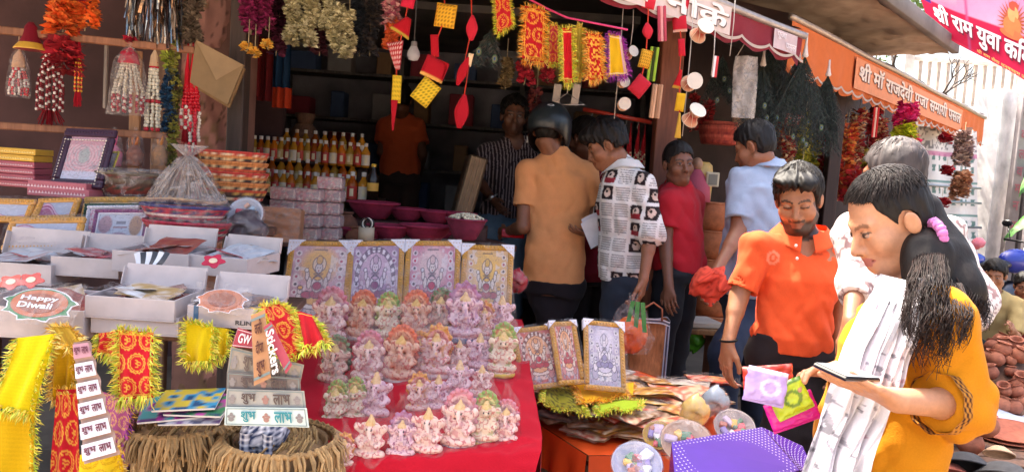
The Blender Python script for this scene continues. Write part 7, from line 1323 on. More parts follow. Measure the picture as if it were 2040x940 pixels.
# red rod with hangers
t = thing('hanging_rod', 'red painted rod with hooks above the young man in newspaper shirt', 'rod', P(1162, 218, 4.7)); O_ = A(t.location); m = M(); m.add(tube([(0, 0, 0), A(P(1298, 244, 4.6)) - O_], .014, 8), C('c84434')); obj('rod', m, 'satin', t)
for i in range(5): f_ = .12 + i * .17; q = (A(P(1298, 244, 4.6)) - O_) * f_; m = M(); m.add(tube([q + [0, 0, .016], q + [.012, 0, .0], q + [0, 0, -.05], q + [.01, 0, -.06]], .0025, 5), C('b8b0a8')); obj('hook', m, 'metal', t)
t = thing('coat_hanger', 'bare wire coat hanger in front of the shop wall', 'hanger', P(1130, 186, 4.2)); m = M(); m.add(tube([(0, 0, .08), (0, 0, 0), (-W(34, 4.2), 0, -W(26, 4.2)), (W(36, 4.2), 0, -W(20, 4.2)), (0, 0, 0)], .003, 5), C('b0a8a4')); obj('wire', m, 'metal', t); m = M(); m.add(tube([(0, 0, .08), (.012, 0, .1), (.02, 0, .09)], .003, 5), C('b0a8a4')); obj('hook', m, 'metal', t)
for i, px in enumerate((1112, 1150)): flatp('card_sheet', ('left', 'right')[i] + ' printed card behind the coat hanger', 'card', px, 168, 4.4, 16, 42, ['c8b8a8'], 4, 'paper', .004, 'printed cards behind the hanger', part='card')
for i, (px, y0, l) in enumerate(((1240, 258, 90), (1256, 262, 100), (1272, 262, 110), (1284, 266, 120), (1228, 250, 70))): beads('red and ivory bead tassel under the red rod, %s from left' % ('second', 'third', 'fourth', 'fifth', 'first')[i], P(px, y0, 4.6), W(l, 4.6), 6, .022, .008, lambda f, s: 'c83040' if int(f * 20 + s) % 3 == 0 else 'd8b898', group='bead tassels under the red rod', topcol='b02028', knot=.1)
# string of dim red things further in
def redheap(lb, px, py, d, l, r_, cols, grp): return garland(lb, P(px, py, d), W(l, d), W(r_, d), cols, W(r_, d) * .35, 20, W(r_, d) * .8, group=grp)
for i, (px, py, l, r_, c_) in enumerate(((1050, 130, 40, 20, ['a81c30', 'c02c40']), (1090, 138, 26, 18, ['b02438', '8c1828']), (1010, 120, 60, 16, ['6c5838', '8a7850']), (1070, 180, 60, 16, ['5c2024', '7c3830']))): redheap(('red paper flower cluster under the orange scarf', 'smaller red paper flower cluster right of it', 'olive dried leaf cluster by the feathers', 'dull red cluster above the helmet')[i], px, py, 4.2, l, r_, c_, 'paper flower clusters inside the shop')
# ================================================================== IDOL TABLE
it = thing('idol_table', 'wide display table covered by a bright red cloth carrying rows of wrapped idols', 'table', P(850, 900, 2.2))
O_ = A(it.location)
# cloth surface: measured ridge lines, back to front, then falling to the ground
ridge = [((540, 642, 2.98), (1040, 632, 2.98)), ((545, 655, 2.8), (1048, 668, 2.8)), ((560, 742, 2.42), (1058, 745, 2.45)), ((580, 800, 2.2), (1068, 800, 2.2)), ((600, 905, 1.92), (1080, 868, 2.0)), ((606, 925, 1.88), (1078, 900, 1.93)), ((608, 975, 1.87), (1062, 960, 1.9)), ((612, 1130, 1.87), (1058, 1120, 1.9)), ((612, 1400, 1.88), (1052, 1400, 1.9))]
RL = np.array([A(P(*a)) for a, b in ridge]); RR = np.array([A(P(*b)) for a, b in ridge])
def tcl(u, v):
    t_ = v * (len(ridge) - 1); L = np.stack([np.interp(t_, range(len(ridge)), RL[:, i]) for i in range(3)], 1); Q = np.stack([np.interp(t_, range(len(ridge)), RR[:, i]) for i in range(3)], 1); p = L + (Q - L) * u[:, None]
    f = np.clip((v - .68) * 4, 0, 1); p[:, 1] -= f * (.014 * np.sin(u * 24 + 2 * np.sin(v * 3)) + .012 * noise(u * 9, v * 3, 0 * u)); p[:, 2] += (1 - f) * (.006 * noise(u * 14, v * 20, 0 * u) + .008 * (.5 - np.abs(noise(u * 9 + v * 7, v * 12 - u * 4, 0 * u + 3)))); p -= O_; return p.T
m = M(); m.add(grid(110, 90, tcl), C('b81428')); obj('table_cloth', m, 'cloth', it)
m = M()                            # right hand side of the cloth falling
sd_ = np.array([RR[i] for i in range(0, 6)])
def side(u, v): p = np.stack([np.interp(u * 5, range(6), sd_[:, i]) for i in range(3)], 1); p[:, 2] = p[:, 2] * (1 - v) + .05 * v; p[:, 0] += .02 * v + .014 * np.sin(u * 22) * v + .01 * np.sin(u * 47) * v; p -= O_; return p.T
m.add(grid(60, 24, side), C('a81226')); obj('side_cloth', m, 'cloth', it)
# idols: implicit plaster figures, four moulds
def idol_mesh(kind, h, cols, seed):
    s = S((-.055, -.035, -.002), (.055, .04, h + .01), .0026); b, fig, halo, acc, red = [C(c) for c in cols[:5]]
    w = h * (.31 if kind != 2 else .27)
    s.ell((0, .002, .008), (w, .026, .013), None, 0); s.cone((-w * .55, .0, .016), (w * .55, 0, .016), .012, .012, .004)
    z0 = h * .56
    if kind in (0, 2, 3):           # back plate
        s.ell((0, .016, z0), (w * .92, .009, h * .42), None, .004)
        n = 15 if kind != 3 else 9
        for i in range(n): a = R(-30 + i * 240 / (n - 1)); s.ell((math.cos(a) * w * .92, .015, z0 + math.sin(a) * h * .41), (.006, .007, .006), None, .003)
        s.ell((0, .004, h * .72), (w * .5, .012, h * .17), None, .004, True)
    if kind == 3: s.cone((0, .016, h * .9), (0, .016, h * 1.0), .010, .003, .004)
    s.ell((0, -.002, h * .36), (w * .52, .019, h * .17), None, .006)                       # belly
    for q in (-1, 1):
        s.cone((q * w * .25, -.008, h * .22), (q * w * .78, -.014, h * .2), .011, .010, .005); s.cone((q * w * .75, -.014, h * .2), (q * w * .1, -.022, h * .17), .009, .007, .003)
        s.cone((q * w * .45, 0, h * .5), (q * w * .78, -.006, h * .4), .008, .007, .004); s.cone((q * w * .78, -.006, h * .4), (q * w * .5, -.02, h * .34), .007, .007, .003)
        s.cone((q * w * .5, .004, h * .52), (q * w * .85, 0, h * .62), .007, .006, .004); s.ell((q * w * .87, -.002, h * .66), (.008, .007, .009), None, .002)
        s.ell((q * w * .36, -.004, h * .645), (.012, .006, .014), None, .003)
    s.ell((0, -.008, h * .63), (w * .3, .017, h * .085), None, .004)
    if kind in (0, 1, 3): s.cone((0, -.02, h * .6), (.004, -.027, h * .48), .0065, .0055, .003); s.cone((.004, -.027, h * .48), (-.008, -.026, h * .41), .005, .004, .002)
    s.cone((0, -.004, h * .7), (0, 0, h * (.86 if kind == 1 else .8)), .014, .005, .004)
    s.warp(lambda x, y, z: .0014 * noise(x * 190 + seed, y * 190, z * 190) + .001 * noise(x * 320, y * 320 + seed, z * 320))
    V, Q = s.net(); x, y, z = V.T; n1 = noise(x * 110 + seed, y * 60, z * 120); K = np.tile(b, (len(V), 1)); K = mixc(K, (y > .006) * (z > h * .2) * 1., halo); rr_ = np.hypot(x / w, (z - z0) / (h * .42)); K = mixc(K, ((rr_ > .8) & (y > .002) & (z > h * .25)) * 1., acc)
    K = mixc(K, ((y < .006) & (z > h * .12)) * 1., fig); K = mixc(K, (np.abs(n1) < .09) * .8, red); K = mixc(K, (n1 > .5) * .6, acc); K = mixc(K, (z < .012) * 1., C(cols[5])); K = mixc(K, ((z > h * .7) & (y < .006) & (np.abs(x) < .012)) * .7, C('d8b050'))
    K = mixc(K, ((np.hypot(np.abs(x) - .006, z - h * .645) < .0022) & (y < -.012)) * 1., C('2a1a18')); m = M(); m.add((V, Q), K); return m.mesh('figure', 'paper')
PK = [('f0d4c4', 'f0d0c0', 'e0b4b0', 'd0808c', 'b85058', '4c6884'), ('e8c4ac', 'e8bc9c', 'dc9c74', 'd87048', 'b03c34', 'c8c0b8'), ('ece0c8', 'ecd8b8', 'dcd080', '8ca850', 'c0584c', 'd8c850'), ('e4c8d0', 'ecc8c8', 'dcb0b8', 'b07898', '9c4868', '4a6080'), ('ecd4c8', 'ecc8b8', 'e49c90', 'e0a048', 'c04048', 'd8ccc4'), ('e0c0ac', 'e4c0a8', 'b89878', '6c8058', 'a84444', 'c8b8a8')]
im = [(k, p, idol_mesh(k, .13, PK[p], k * 3 + p)) for k, p in ((0, 0), (0, 1), (2, 2), (3, 3), (1, 0), (1, 3), (3, 4), (0, 5), (2, 4))]
KN = {0: 'elephant headed seated idol with round halo', 1: 'plump elephant headed idol without halo', 2: 'standing goddess idol with tall arch', 3: 'seated idol with pointed arch'}; PN = ['pink', 'orange', 'yellow and green', 'lilac', 'pink and gold', 'brown']
wraps = []
for i in range(5): m = M(); V, F = wrapf(.052, .15, .042); V[:, 2] = V[:, 2] + .152; V[:, 0] *= .98; m.add((V, F), C('ffffff')); wraps.append(m.mesh('plastic_cover', 'filmlight'))
IR = [(683, 934, 62, 1.9), (735, 922, 82, 1.93), (797, 918, 84, 1.94), (849, 911, 84, 1.95), (911, 898, 104, 1.97), (964, 888, 92, 1.99), (1004, 888, 78, 2.0), (666, 852, 80, 2.12), (703, 844, 78, 2.13), (746, 840, 84, 2.14), (832, 826, 72, 2.16), (870, 824, 66, 2.17), (912, 800, 70, 2.2), (957, 796, 58, 2.2),
      (665, 772, 88, 2.36), (731, 768, 92, 2.36), (795, 766, 100, 2.37), (832, 748, 74, 2.41), (866, 754, 92, 2.4), (912, 746, 58, 2.42), (953, 742, 66, 2.43), (998, 752, 92, 2.41), (655, 690, 100, 2.62), (719, 680, 86, 2.64), (770, 682, 84, 2.63), (825, 680, 86, 2.63), (874, 674, 84, 2.65), (921, 684, 104, 2.62), (962, 676, 64, 2.64), (996, 668, 66, 2.66)]
rn = ['front row', 'second row', 'third row', 'rearmost row']; cnt = {}
for i, (px, py, hp, d) in enumerate(IR):
    k, p, me = im[[6, 4, 3, 4, 0, 2, 0, 2, 2, 5, 6, 5, 5, 4, 7, 0, 1, 8, 6, 4, 5, 2, 0, 1, 2, 1, 7, 3, 6, 5][i]]; row = 0 if i < 7 else 1 if i < 14 else 2 if i < 22 else 3; cnt[row] = cnt.get(row, 0) + 1; pos = ('leftmost', 'second', 'third', 'fourth', 'fifth', 'sixth', 'seventh', 'eighth')[cnt[row] - 1]
    t = thing('wrapped_idol', '%s %s in plastic, %s in the %s' % (PN[p], KN[k], pos, rn[row]), 'idol', P(px, py, d), R(rg.uniform(-10, 10)), 'plastic wrapped idols on the red cloth'); s_ = W(hp, d) / .13 * 1.06; s_ = W(hp, d) / max(v_.co.z for v_ in me.vertices); t.scale = (s_ * 1.12, s_, s_ * 1.2)
    obj('figure', me, None, t, loc=(0, 0, .002)); o = obj('plastic_cover', wraps[i % 5], None, t); o.rotation_euler = (0, 0, rg.uniform(0, 6)) if 0 else (0, 0, R(rg.uniform(-25, 25)))
# the four large pictures behind
FB = [((553, 481), (681, 483), (554, 650), 0, 'leftmost large gold framed devotional print behind the idols'), ((684, 482), (795, 480), (683, 650), 1, 'large gold framed print with lotus garland arch, second from left'), ((797, 480), (906, 481), (798, 650), 2, 'large gold framed print with pink ground, third from left'), ((910, 487), (1012, 491), (911, 645), 3, 'rightmost large gold framed print behind the idols')]
for (tl, tr, bl, k, lb) in FB: lean('framed_picture', lb, P(*tl, 2.98), P(*tr, 2.98), P(*bl, 2.84), k, .022, 'c08c30', True, 'large devotional prints behind the idols', film='filmlight', seed=k * 3, nx=80, ny=110)
# ================================================================== SECOND TABLE (orange cloth)
ZT = .62
tb = thing('orange_table', 'low table with orange plastic cloth heaped with packets', 'table', PZ(1250, 840, ZT)); O_ = A(tb.location)
tc = [PZ(1072, 842, ZT), PZ(1172, 906, ZT), PZ(1560, 905, ZT), PZ(1420, 790, ZT), PZ(1270, 738, ZT), PZ(1040, 745, ZT)]
m = M(); V = np.array([A(q) for q in tc]) - O_; m.add((np.concatenate([V, V - [0, 0, .03]]), [np.array([[0, 1, 2, 3, 4, 5]])]), C('d8501c')); n = 6
for i in range(n):
    a, b = V[i], V[(i + 1) % n]; o = np.cross(b - a, [0, 0, 1]); o /= np.linalg.norm(o)
    m.add(grid(20, 8, lambda u, v: tuple((a[None] * (1 - u)[:, None] + b[None] * u[:, None] + np.outer(v, [0, 0, -.13]) + np.outer(.006 + .01 * np.sin(u * 16 + i) * v, o) + np.outer(.01 * v, o)).T)), C('d04c1c'))
obj('table_cloth', m, 'plastic', tb)
for i in (0, 1, 3, 4, 5):
    c = V.mean(0) + (V[i] - V.mean(0)) * .9; m = M(); m.add(box(.05, .05, ZT - .05, .004), C('5c4030'), (c[0], c[1], c[2] - ZT / 2 - .02)); obj('leg', m, 'wood', tb, False)
t = thing('stool', 'wooden stool in shade under the orange table', 'stool', PZ(1110, 880, .5) + Vector((0, .1, 0))); m = M(); m.add(box(.3, .25, .03, .005), C('7c6048')); obj('seat', m, 'wood', t, False)
for x in (-.12, .12):
    for y in (-.1, .1): m = M(); m.add(box(.035, .035, .48, .003), C('6c5040'), (x, y, -.255)); obj('leg', m, 'wood', t, False)
# flat packets in heaps
pal = [('e0bc98', 'b0402c'), ('d8a450', '8c3c20'), ('d8b080', 'c03034'), ('dcb060', '9c4c30'), ('b09478', '6c3828'), ('d05034', 'e8b868'), ('c8c0b4', '6c5854'), ('a07850', 'c8b090')]
pms = []
for i, (a_, b_) in enumerate(pal):
    m = M(); V, F = grid(12, 9, lambda u, v: ((u - .5) * .2, (v - .5) * .135, .006 + .004 * noise(u * 4 + i, v * 4, 0 * u) - .02 * (u - .5) ** 2)); n1 = noise(V[:, 0] * 50 + i * 3, V[:, 1] * 60, 0 * V[:, 0]); K = np.tile(C(a_), (len(V), 1)); e_ = np.minimum(.1 - np.abs(V[:, 0]), .0675 - np.abs(V[:, 1])); K = mixc(K, (n1 > .25) * .8, C(b_)); K = mixc(K, (e_ < .012) * (e_ > .001) * .9, C(b_) if i % 2 else C('d8a84c')); K = mixc(K, (n1 < -.5) * .6, C('e8dcc8')); m.add((V, F), K); m.add((V * [1, 1, .4] - [0, 0, .004], F[:, ::-1]), C(a_) * .8); pms.append(m.mesh('printed_sheet', 'print'))
wm = M(); wm.add(grid(16, 12, lambda u, v: ((u - .5) * .21, (v - .5) * .145, .013 + .009 * noise(u * 7, v * 7, 0 * u) + .005 * noise(u * 15, v * 15, 0 * u + 3))), C('ffffff')); wm = wm.mesh('plastic_cover', 'filmlight')
rp_ = None; PNm = ['white and red', 'tan and brown', 'grey and red', 'golden brown', 'grey and black', 'orange', 'white and grey', 'brown and cream']
spots = []; rs = np.random.RandomState(12)
for i in range(122):
    a = rs.uniform(0, 1); b = rs.uniform(0, 1); px = (1 - b) * (1085 + a * 345) + b * (1096 + a * 235); py = (1 - b) * (762 + a * 25) + b * (838 + a * 48); lay = int(i / 28); q = PZ(px, py + 8, ZT); spots.append((q.x, q.y, ZT + .012 + lay * .019 + rs.uniform(0, .01), rs.uniform(-.8, .8), i % 8))
spots_x0 = min(q[0] for q in spots)
for i, (x, y, z, r_, k) in enumerate(spots):
    t = thing('goods_packet', '%s printed packet %s of the orange table heap' % (PNm[k], ('low', 'second layer', 'third layer', 'on top')[min(3, i // 28)] + (' at the left', ' in the middle', ' at the right')[int(min(2, max(0, (x - spots_x0) / .33)))]), 'packet', (x, y, z), (R(rs.uniform(-6, 6)), R(rs.uniform(-6, 6)), r_ + .3), 'flat packets heaped on the orange table'); obj('printed_sheet', pms[k], None, t)
    if i % 3 == 0: obj('plastic_cover', wm, None, t)
for i, (c4, pat, fc, lb) in enumerate(((((1135, 742), (1225, 740), (1250, 772), (1160, 790)), plain_pat('e0a010'), ORF, 'yellow scarf spread over the packets, largest'), (((1120, 735), (1215, 728), (1222, 748), (1130, 752)), plain_pat('b81c28'), GOLDF, 'red scarf edge behind the yellow scarf on the packets'), (((1085, 752), (1150, 765), (1170, 812), (1080, 790)), omf(3, 1, '8c8420', '4c4418'), LIMEF, 'olive patterned scarf at the left of the packet heap'), (((1190, 785), (1280, 782), (1275, 800), (1190, 808)), plain_pat('a8c02c'), LIMEF, 'lime green scarf edge below the yellow one'), (((1220, 752), (1262, 748), (1262, 768), (1225, 775)), plain_pat('d8b020'), ORF, 'small yellow scarf fold beside the pictures'))):
    fringed('scarf', lb, [PZ(x, y + 14, ZT + .125 - .004 * i) for x, y in c4], pat, fc, .03, cat='scarf', nx=20, ny=20, wav=.006)
for (tl, tr, bl, k, lb, c_) in (((1110, 642), (1163, 640), (1112, 768), 4, 'red devotional print half hidden behind the left one on the low table', 1), ((1033, 655), (1120, 645), (1038, 780), 4, 'red devotional print in gold frame leaning at the left of the low table', 1), ((1152, 636), (1232, 644), (1164, 775), 5, 'grey violet devotional print in gold frame on the low table', 1)): lean('framed_picture', lb, P(*tl, 2.62), P(*tr, 2.64), P(*bl, 2.5), k, .018, 'c08c30', True, 'devotional prints on the low table', seed=k, nx=60, ny=80)
# round plates in plastic at the front of the low table
for i, (px, py, d, r_, c_, lb) in enumerate(((1268, 930, 1.72, 50, 'b0b4d0', 'round wrapped puja plate with violet items, nearest the viewer'), (1366, 885, 2.0, 50, 'c8a890', 'round wrapped puja plate behind the violet one'), (1462, 855, 2.2, 40, 'a8a0a4', 'round wrapped plate at the back by the purple box'), (1312, 872, 2.15, 32, 'd8b048', 'small wrapped plate of yellow cloth'))):
    t = thing('puja_plate', lb, 'plate', P(px, py, d), (R(38), R(-8), 0), 'round wrapped plates on the low table'); s_ = W(r_, d); m = M(); m.add(lathe([(.001, 0), (s_ * .85, .002), (s_ * .93, .012), (s_, .018), (s_ * .99, .013), (.001, -.004)], 34), C(c_)); obj('dish', m, 'gloss', t)
    for j in range(9): a = j * .7; q = s_ * rs.uniform(.1, .65); m = M(); m.add(box(rs.uniform(.015, .04), rs.uniform(.012, .03), .014, .003), C(['7c6cb0', 'd8d8e0', 'c84058', '3c7c5c', 'e0b050', 'b8a8c8', 'a85848'][(j + i) % 7]), (math.cos(a) * q, math.sin(a) * q, .012), (0, 0, a)); obj('item', m, 'gloss', t, False)
    m = M(); V, F = lathe([(s_ * 1.04, -.004), (s_ * 1.06, .012), (s_ * .8, .034), (s_ * .4, .042), (.001, .045)], 34); V = V + (.006 * noise(V[:, 0] * 50, V[:, 1] * 50, V[:, 2] * 50))[:, None]; m.add((V, F), C('ffffff')); obj('plastic_cover', m, 'filmthick', t)
for (px, py, d, c_, lb) in ((1385, 818, 2.5, 'd8b868', 'golden foil packet standing among the plates'), (1030, 560, 3.35, 'a82030', 'red cloth bundle beside the rightmost big print'), (1425, 800, 2.6, '94a4b0', 'clear bag of blue grey goods at the back of the low table')):
    t = thing('goods_bundle', lb, 'bundle', P(px, py, d)); m = M(); V, F = ell(.05, .035, .05, 24, 16); V = V + (.012 * noise(V[:, 0] * 60, V[:, 1] * 60, V[:, 2] * 60))[:, None]; m.add((V, F), C(c_)); obj('bundle_body', m, 'gloss', t); m = M(); m.add((V * 1.08, F), C('ffffff')); obj('plastic_cover', m, 'film', t)
# purple dotted box
bxq = [P(1338, 880, 1.78), P(1518, 850, 1.98), P(1592, 935, 1.78), P(1352, 1030, 1.5)]; t = thing('dotted_box', 'purple gift box with white dots standing at the front', 'box', bxq[0]); O_ = A(bxq[0])
def dots(m_, a, b, c, d, nu, nv):
    Q = [A(q) - O_ for q in (a, b, c, d)]
    m_.add((np.array(Q), np.array([[0, 1, 2, 3]])), C('4a1896')); n0 = np.cross(Q[1] - Q[0], Q[3] - Q[0]); n0 /= np.linalg.norm(n0); n0 = n0 if n0 @ (A(EYE) - A(a)) > 0 else -n0; g = M(); aa = np.linspace(0, 2 * PI, 6, endpoint=False)
    for i in range(nu):
        for j in range(nv):
            u, v = (i + .5 + .5 * (j % 2)) / nu, (j + .5) / nv
            if u > .99: continue
            c0 = (Q[0] * (1 - u) + Q[1] * u) * (1 - v) + (Q[3] * (1 - u) + Q[2] * u) * v; eu = (Q[1] - Q[0]) / np.linalg.norm(Q[1] - Q[0]); ev = np.cross(n0, eu); g.add((np.array([c0 + n0 * .0012 + (eu * math.cos(x) + ev * math.sin(x)) * .0021 for x in aa]), np.array([list(range(6))])), C('cfc4e8'))
    return g
m = M(); g = dots(m, *bxq, 28, 20); obj('lid_face', m, 'paper', t, False); obj('dots', g, 'paper', t, False, stuff=True)
dn = Vector((0, 0, -.28)); fl = [bxq[1], bxq[1] + Vector((.12, .02, -.05)), bxq[2] + Vector((.07, .04, -.05)), bxq[2]]
m = M(); g = dots(m, *fl, 10, 16); obj('folded_flap', m, 'gloss', t, False); obj('dots', g, 'paper', t, False, stuff=True)
m = M(); [m.add((np.array([A(p) - O_, A(q) - O_, A(q + dn) - O_, A(p + dn) - O_]) - [0, 0, .001], np.array([[0, 1, 2, 3]])), C('4a1896')) for p, q in zip(bxq, bxq[1:] + bxq[:1])]; obj('box_walls', m, 'gloss', t, False)
t2 = shelfbox('box_stand', 'dark crate under the purple dotted box', bxq[3] + dn + Vector((-.02, 0, 0)), bxq[3] + dn + Vector((.45, .06, 0)), .42, .03, '4a3428', 'crate')
# packets in the hand of the young woman
def pillow(lb, px, py, d, w, h, rot, col, print_=None, mt='gloss'):
    t = thing('sachet', lb, 'packet', P(px, py, d), rot, 'bright packets held by the young woman'); w_, h_ = W(w, d) / 2, W(h, d) / 2; m = M(); sd = rg.uniform(0, 20)
    for s_ in (-1, 1):
        V, F = grid(26, 22, lambda u, v: ((u * 2 - 1) * w_, s_ * .012 * np.sqrt(np.clip((1 - (2 * u - 1) ** 4) * (1 - (2 * v - 1) ** 4), 0, 1)) + .004 * noise(u * 8 + sd, v * 8, 0 * u) + .002 * noise(u * 20 + sd, v * 20, 0 * u), (v * 2 - 1) * h_)); K = np.tile(C(col), (len(V), 1)); x, z = V[:, 0] / w_, V[:, 2] / h_
        if print_: K = mixc(K, ((np.abs(np.hypot(x - .1, (z + .05)) - .42) < .11)) * .9, C(print_)); K = mixc(K, (z > .8) * 1., C(print_))
        m.add((V, F if s_ < 0 else F[:, ::-1]), K)
    obj('foil', m, mt, t); m = M(); [m.add(box(w_ * 1.98, .002, .008, .0005), C(col) * .9, (0, 0, s_ * h_)) for s_ in (-1,)]; obj('crimped_seam', m, mt, t, False)
pillow('magenta packet held lowest by the young woman', 1578, 818, 1.71, 100, 56, (R(-8), R(-24), 0), 'd81c90')
pillow('red packet at the back of the packets in hand', 1530, 752, 1.75, 100, 50, (R(-5), R(-8), 0), 'd84838')
pillow('green and yellow packet with round print held behind the lilac one', 1572, 792, 1.69, 76, 64, (R(-8), R(-30), 0), 'b8c828', '5c7c20')
pillow('lilac and white packet held frontmost by the young woman', 1526, 768, 1.66, 88, 66, (R(-8), R(10), R(6)), 'b8a0dc', 'd8d0ec')
# red cloth in the hand of the man in pale blue, bag of orange goods, woven shopping bag, white papers
t = thing('red_cloth', 'crumpled coral red striped cloth held by the man in pale blue', 'cloth', P(1416, 566, 3.66)); m = M(); V, F = ell(.1, .05, .075, 36, 24); V = V + (.028 * noise(V[:, 0] * 24, V[:, 1] * 24, V[:, 2] * 24) + .012 * noise(V[:, 0] * 60, V[:, 1] * 60, V[:, 2] * 60))[:, None]; m.add((V, F), mixc(np.tile(C('d8503c'), (len(V), 1)), (np.sin(V[:, 0] * 140 + V[:, 2] * 180) > .5) * .6, C('8c241c'))); obj('bundle', m, 'cloth', t); m = M(); m.add(grid(10, 8, lambda u, v: ((u - .5) * .09, -.02 + .01 * np.sin(u * 9), -.03 - v * .08 * (1 - np.abs(u - .5)))), C('d8503c')); obj('hanging_end', m, 'cloth', t)
t = thing('shopping_bag', 'clear bag of orange packets hanging from the hand of the newspaper shirt man', 'bag', P(1268, 598, 3.42)); h_ = W(95, 3.55); m = M(); V, F = ell(.085, .05, .085, 24, 16); V = V + (.012 * noise(V[:, 0] * 40, V[:, 1] * 40, V[:, 2] * 40))[:, None]; m.add((V, F), C('e0682c'), (-.02, 0, -h_ * .72)); obj('orange_goods', m, 'gloss', t)
m = M(); V, F = wrapf(.1, h_ * 1.05, .06); m.add((V + [-.015, 0, 0], F), C('ffffff')); obj('plastic_cover', m, 'film', t)
for i in range(3): m = M(); m.add(grid(3, 8, lambda u, v: (-.02 + .02 * i + (u - .5) * .02 + v * .02 * (i - 1), -.03 - .01 * i + 0 * u, -v * h_ * .6)), C('3c8c48')); obj('green_stripe', m, 'gloss', t)
t = thing('woven_bag', 'brown woven shopping bag with white striped edge standing by the young men', 'bag', P(1284, 745, 3.75), R(6)); w_, h_ = W(78, 3.75), W(112, 3.75); m = M(); V, F = grid(40, 16, lambda u, v: (np.sign(np.cos(u * 2 * PI)) * np.abs(np.cos(u * 2 * PI)) ** .45 * w_ / 2 * (1 + .06 * noise(u * 9, v * 4, 0 * u)), np.sign(np.sin(u * 2 * PI)) * np.abs(np.sin(u * 2 * PI)) ** .6 * .06 * (1 - .5 * v) + .012 * noise(u * 9, v * 5, 0 * u + 4), v * h_ + .008 * np.sin(u * 19) * v)); m.add((V, F), C('a8683e')); obj('bag_body', m, 'straw', t); m = M()
for z_, c_ in ((1.0, 'c8c4cc'), (.97, '54586c'), (.94, 'c8c4cc')): m.add(grid(40, 2, lambda u, v: (np.sign(np.cos(u * 2 * PI)) * np.abs(np.cos(u * 2 * PI)) ** .45 * w_ * .53, np.sign(np.sin(u * 2 * PI)) * np.abs(np.sin(u * 2 * PI)) ** .6 * .045, h_ * (z_ - .015 + v * .022) + .008 * np.sin(u * 19))), C(c_))
obj('striped_hem', m, 'cloth', t, False, stuff=False)
for x_, c_ in ((.36, '9ca0b4'), (.4, '3c4258'), (.44, '9ca0b4')): m = M(); m.add(box(w_ * .03, .004, h_ * .93, .001), C(c_), (w_ * x_, -.062, h_ * .46)); obj('edge_tape', m, 'cloth', t, False)
m = M(); m.add(tube([(-.05, -.05, h_), (-.045, -.05, h_ + .06), (0, -.05, h_ + .09), (.045, -.05, h_ + .06), (.05, -.05, h_)], .005, 6), C('9c6048')); obj('handle', m, 'cloth', t)
t = thing('paper_sheets', 'white paper sheets held by the young man in newspaper shirt', 'paper', P(1188, 462, 3.95), (R(20), R(-28), 0)); m = M(); m.add(grid(8, 10, lambda u, v: ((u - .5) * .12, .01 * np.sin(u * 4), (v - .5) * .16)), C('d8dce4')); obj('sheet', m, 'paper', t); m = M(); m.add(grid(8, 10, lambda u, v: ((u - .4) * .12, .012 + .01 * np.sin(u * 4), (v - .4) * .16)), C('ccd0dc')); obj('sheet', m, 'paper', t)
t = thing('red_packet', 'flat red packet held by the helmet wearer over the counter', 'packet', P(1022, 465, 4.3), (R(-20), 0, 0)); m = M(); m.add(box(.13, .015, .05, .004), C('c02434')); obj('packet_body', m, 'gloss', t, False); m = M(); m.add(box(.12, .002, .012, .0005), C('d86070'), (0, -.009, .012)); obj('label_band', m, 'paper', t, False)
t = thing('wooden_stool', 'small wooden stool with newspapers behind the customers', 'stool', P(1372, 760, 4.4)); m = M(); m.add(box(.3, .26, .03, .005), C('9c7048'), (0, 0, .32)); obj('seat', m, 'wood', t, False)
for x in (-.12, .12): m = M(); m.add(box(.04, .22, .31, .004), C('8c6040'), (x, 0, .155)); obj('leg', m, 'wood', t, False)
m = M(); m.add(box(.24, .2, .035, .006), C('b8b0a8'), (.01, 0, .355), (0, 0, .2)); g = thing('newspapers', 'bundle of folded newspapers lying on the small stool', 'newspapers', P(1372, 760, 4.4)); obj('paper_stack', m, 'paper', g, False)
t = thing('green_bag', 'bright green plastic bag on the newspapers behind the customers', 'bag', P(1372, 676, 4.4)); m = M(); V, F = ell(.09, .07, .08, 22, 14); V = V + (.022 * noise(V[:, 0] * 26, V[:, 1] * 26, V[:, 2] * 26))[:, None]; m.add((V, F), C('4c9c28')); obj('bag_body', m, 'gloss', t); m = M(); m.add(tube([(-.03, 0, .07), (0, 0, .13), (.03, 0, .07)], .008, 6), C('4c9c28')); obj('handle', m, 'gloss', t)
# ================================================================== RIGHT HAND SHOPS
t0 = None
for i in range(5):                 # column of large clay pots behind the boy
    py = (452, 504, 560, 625, 700)[i]; d = 4.9; s_ = W(46, d)
    if t0 is None:
        t0 = thing('large_clay_pot', 'x', 'pot', (0, 0, 0), 0, 'stacked large clay pots'); m = M(); m.add(lathe([(.001, 0), (s_ * .8, .0), (s_ * .98, s_ * .35), (s_, s_ * .75), (s_ * .9, s_ * 1.15), (s_ * .85, s_ * 1.2), (s_ * .7, s_ * 1.16), (.001, s_ * .6)], 30), C('b86c44')); obj('pot_body', m, 'clay', t0); m = M(); [m.add(tube([(math.cos(a) * s_ * q, math.sin(a) * s_ * q, s_ * z) for a in np.linspace(0, 2 * PI, 36)], .007, 6, False), C('c07850')) for q, z in ((.88, 1.2),)]; obj('rim', m, 'clay', t0); o = t0
    else: o = dup(t0, (0, 0, 0))
    o.location = P(1418, py - 4 + (0, 0, 3, 0, 0)[i], d); o.location.z = 1.28 - i * s_ * 1.2 - s_ * .6; o['label'] = 'large terracotta pot in the column behind the boy, %s' % ('topmost', 'second from top', 'middle one', 'fourth from top', 'lowest')[i]
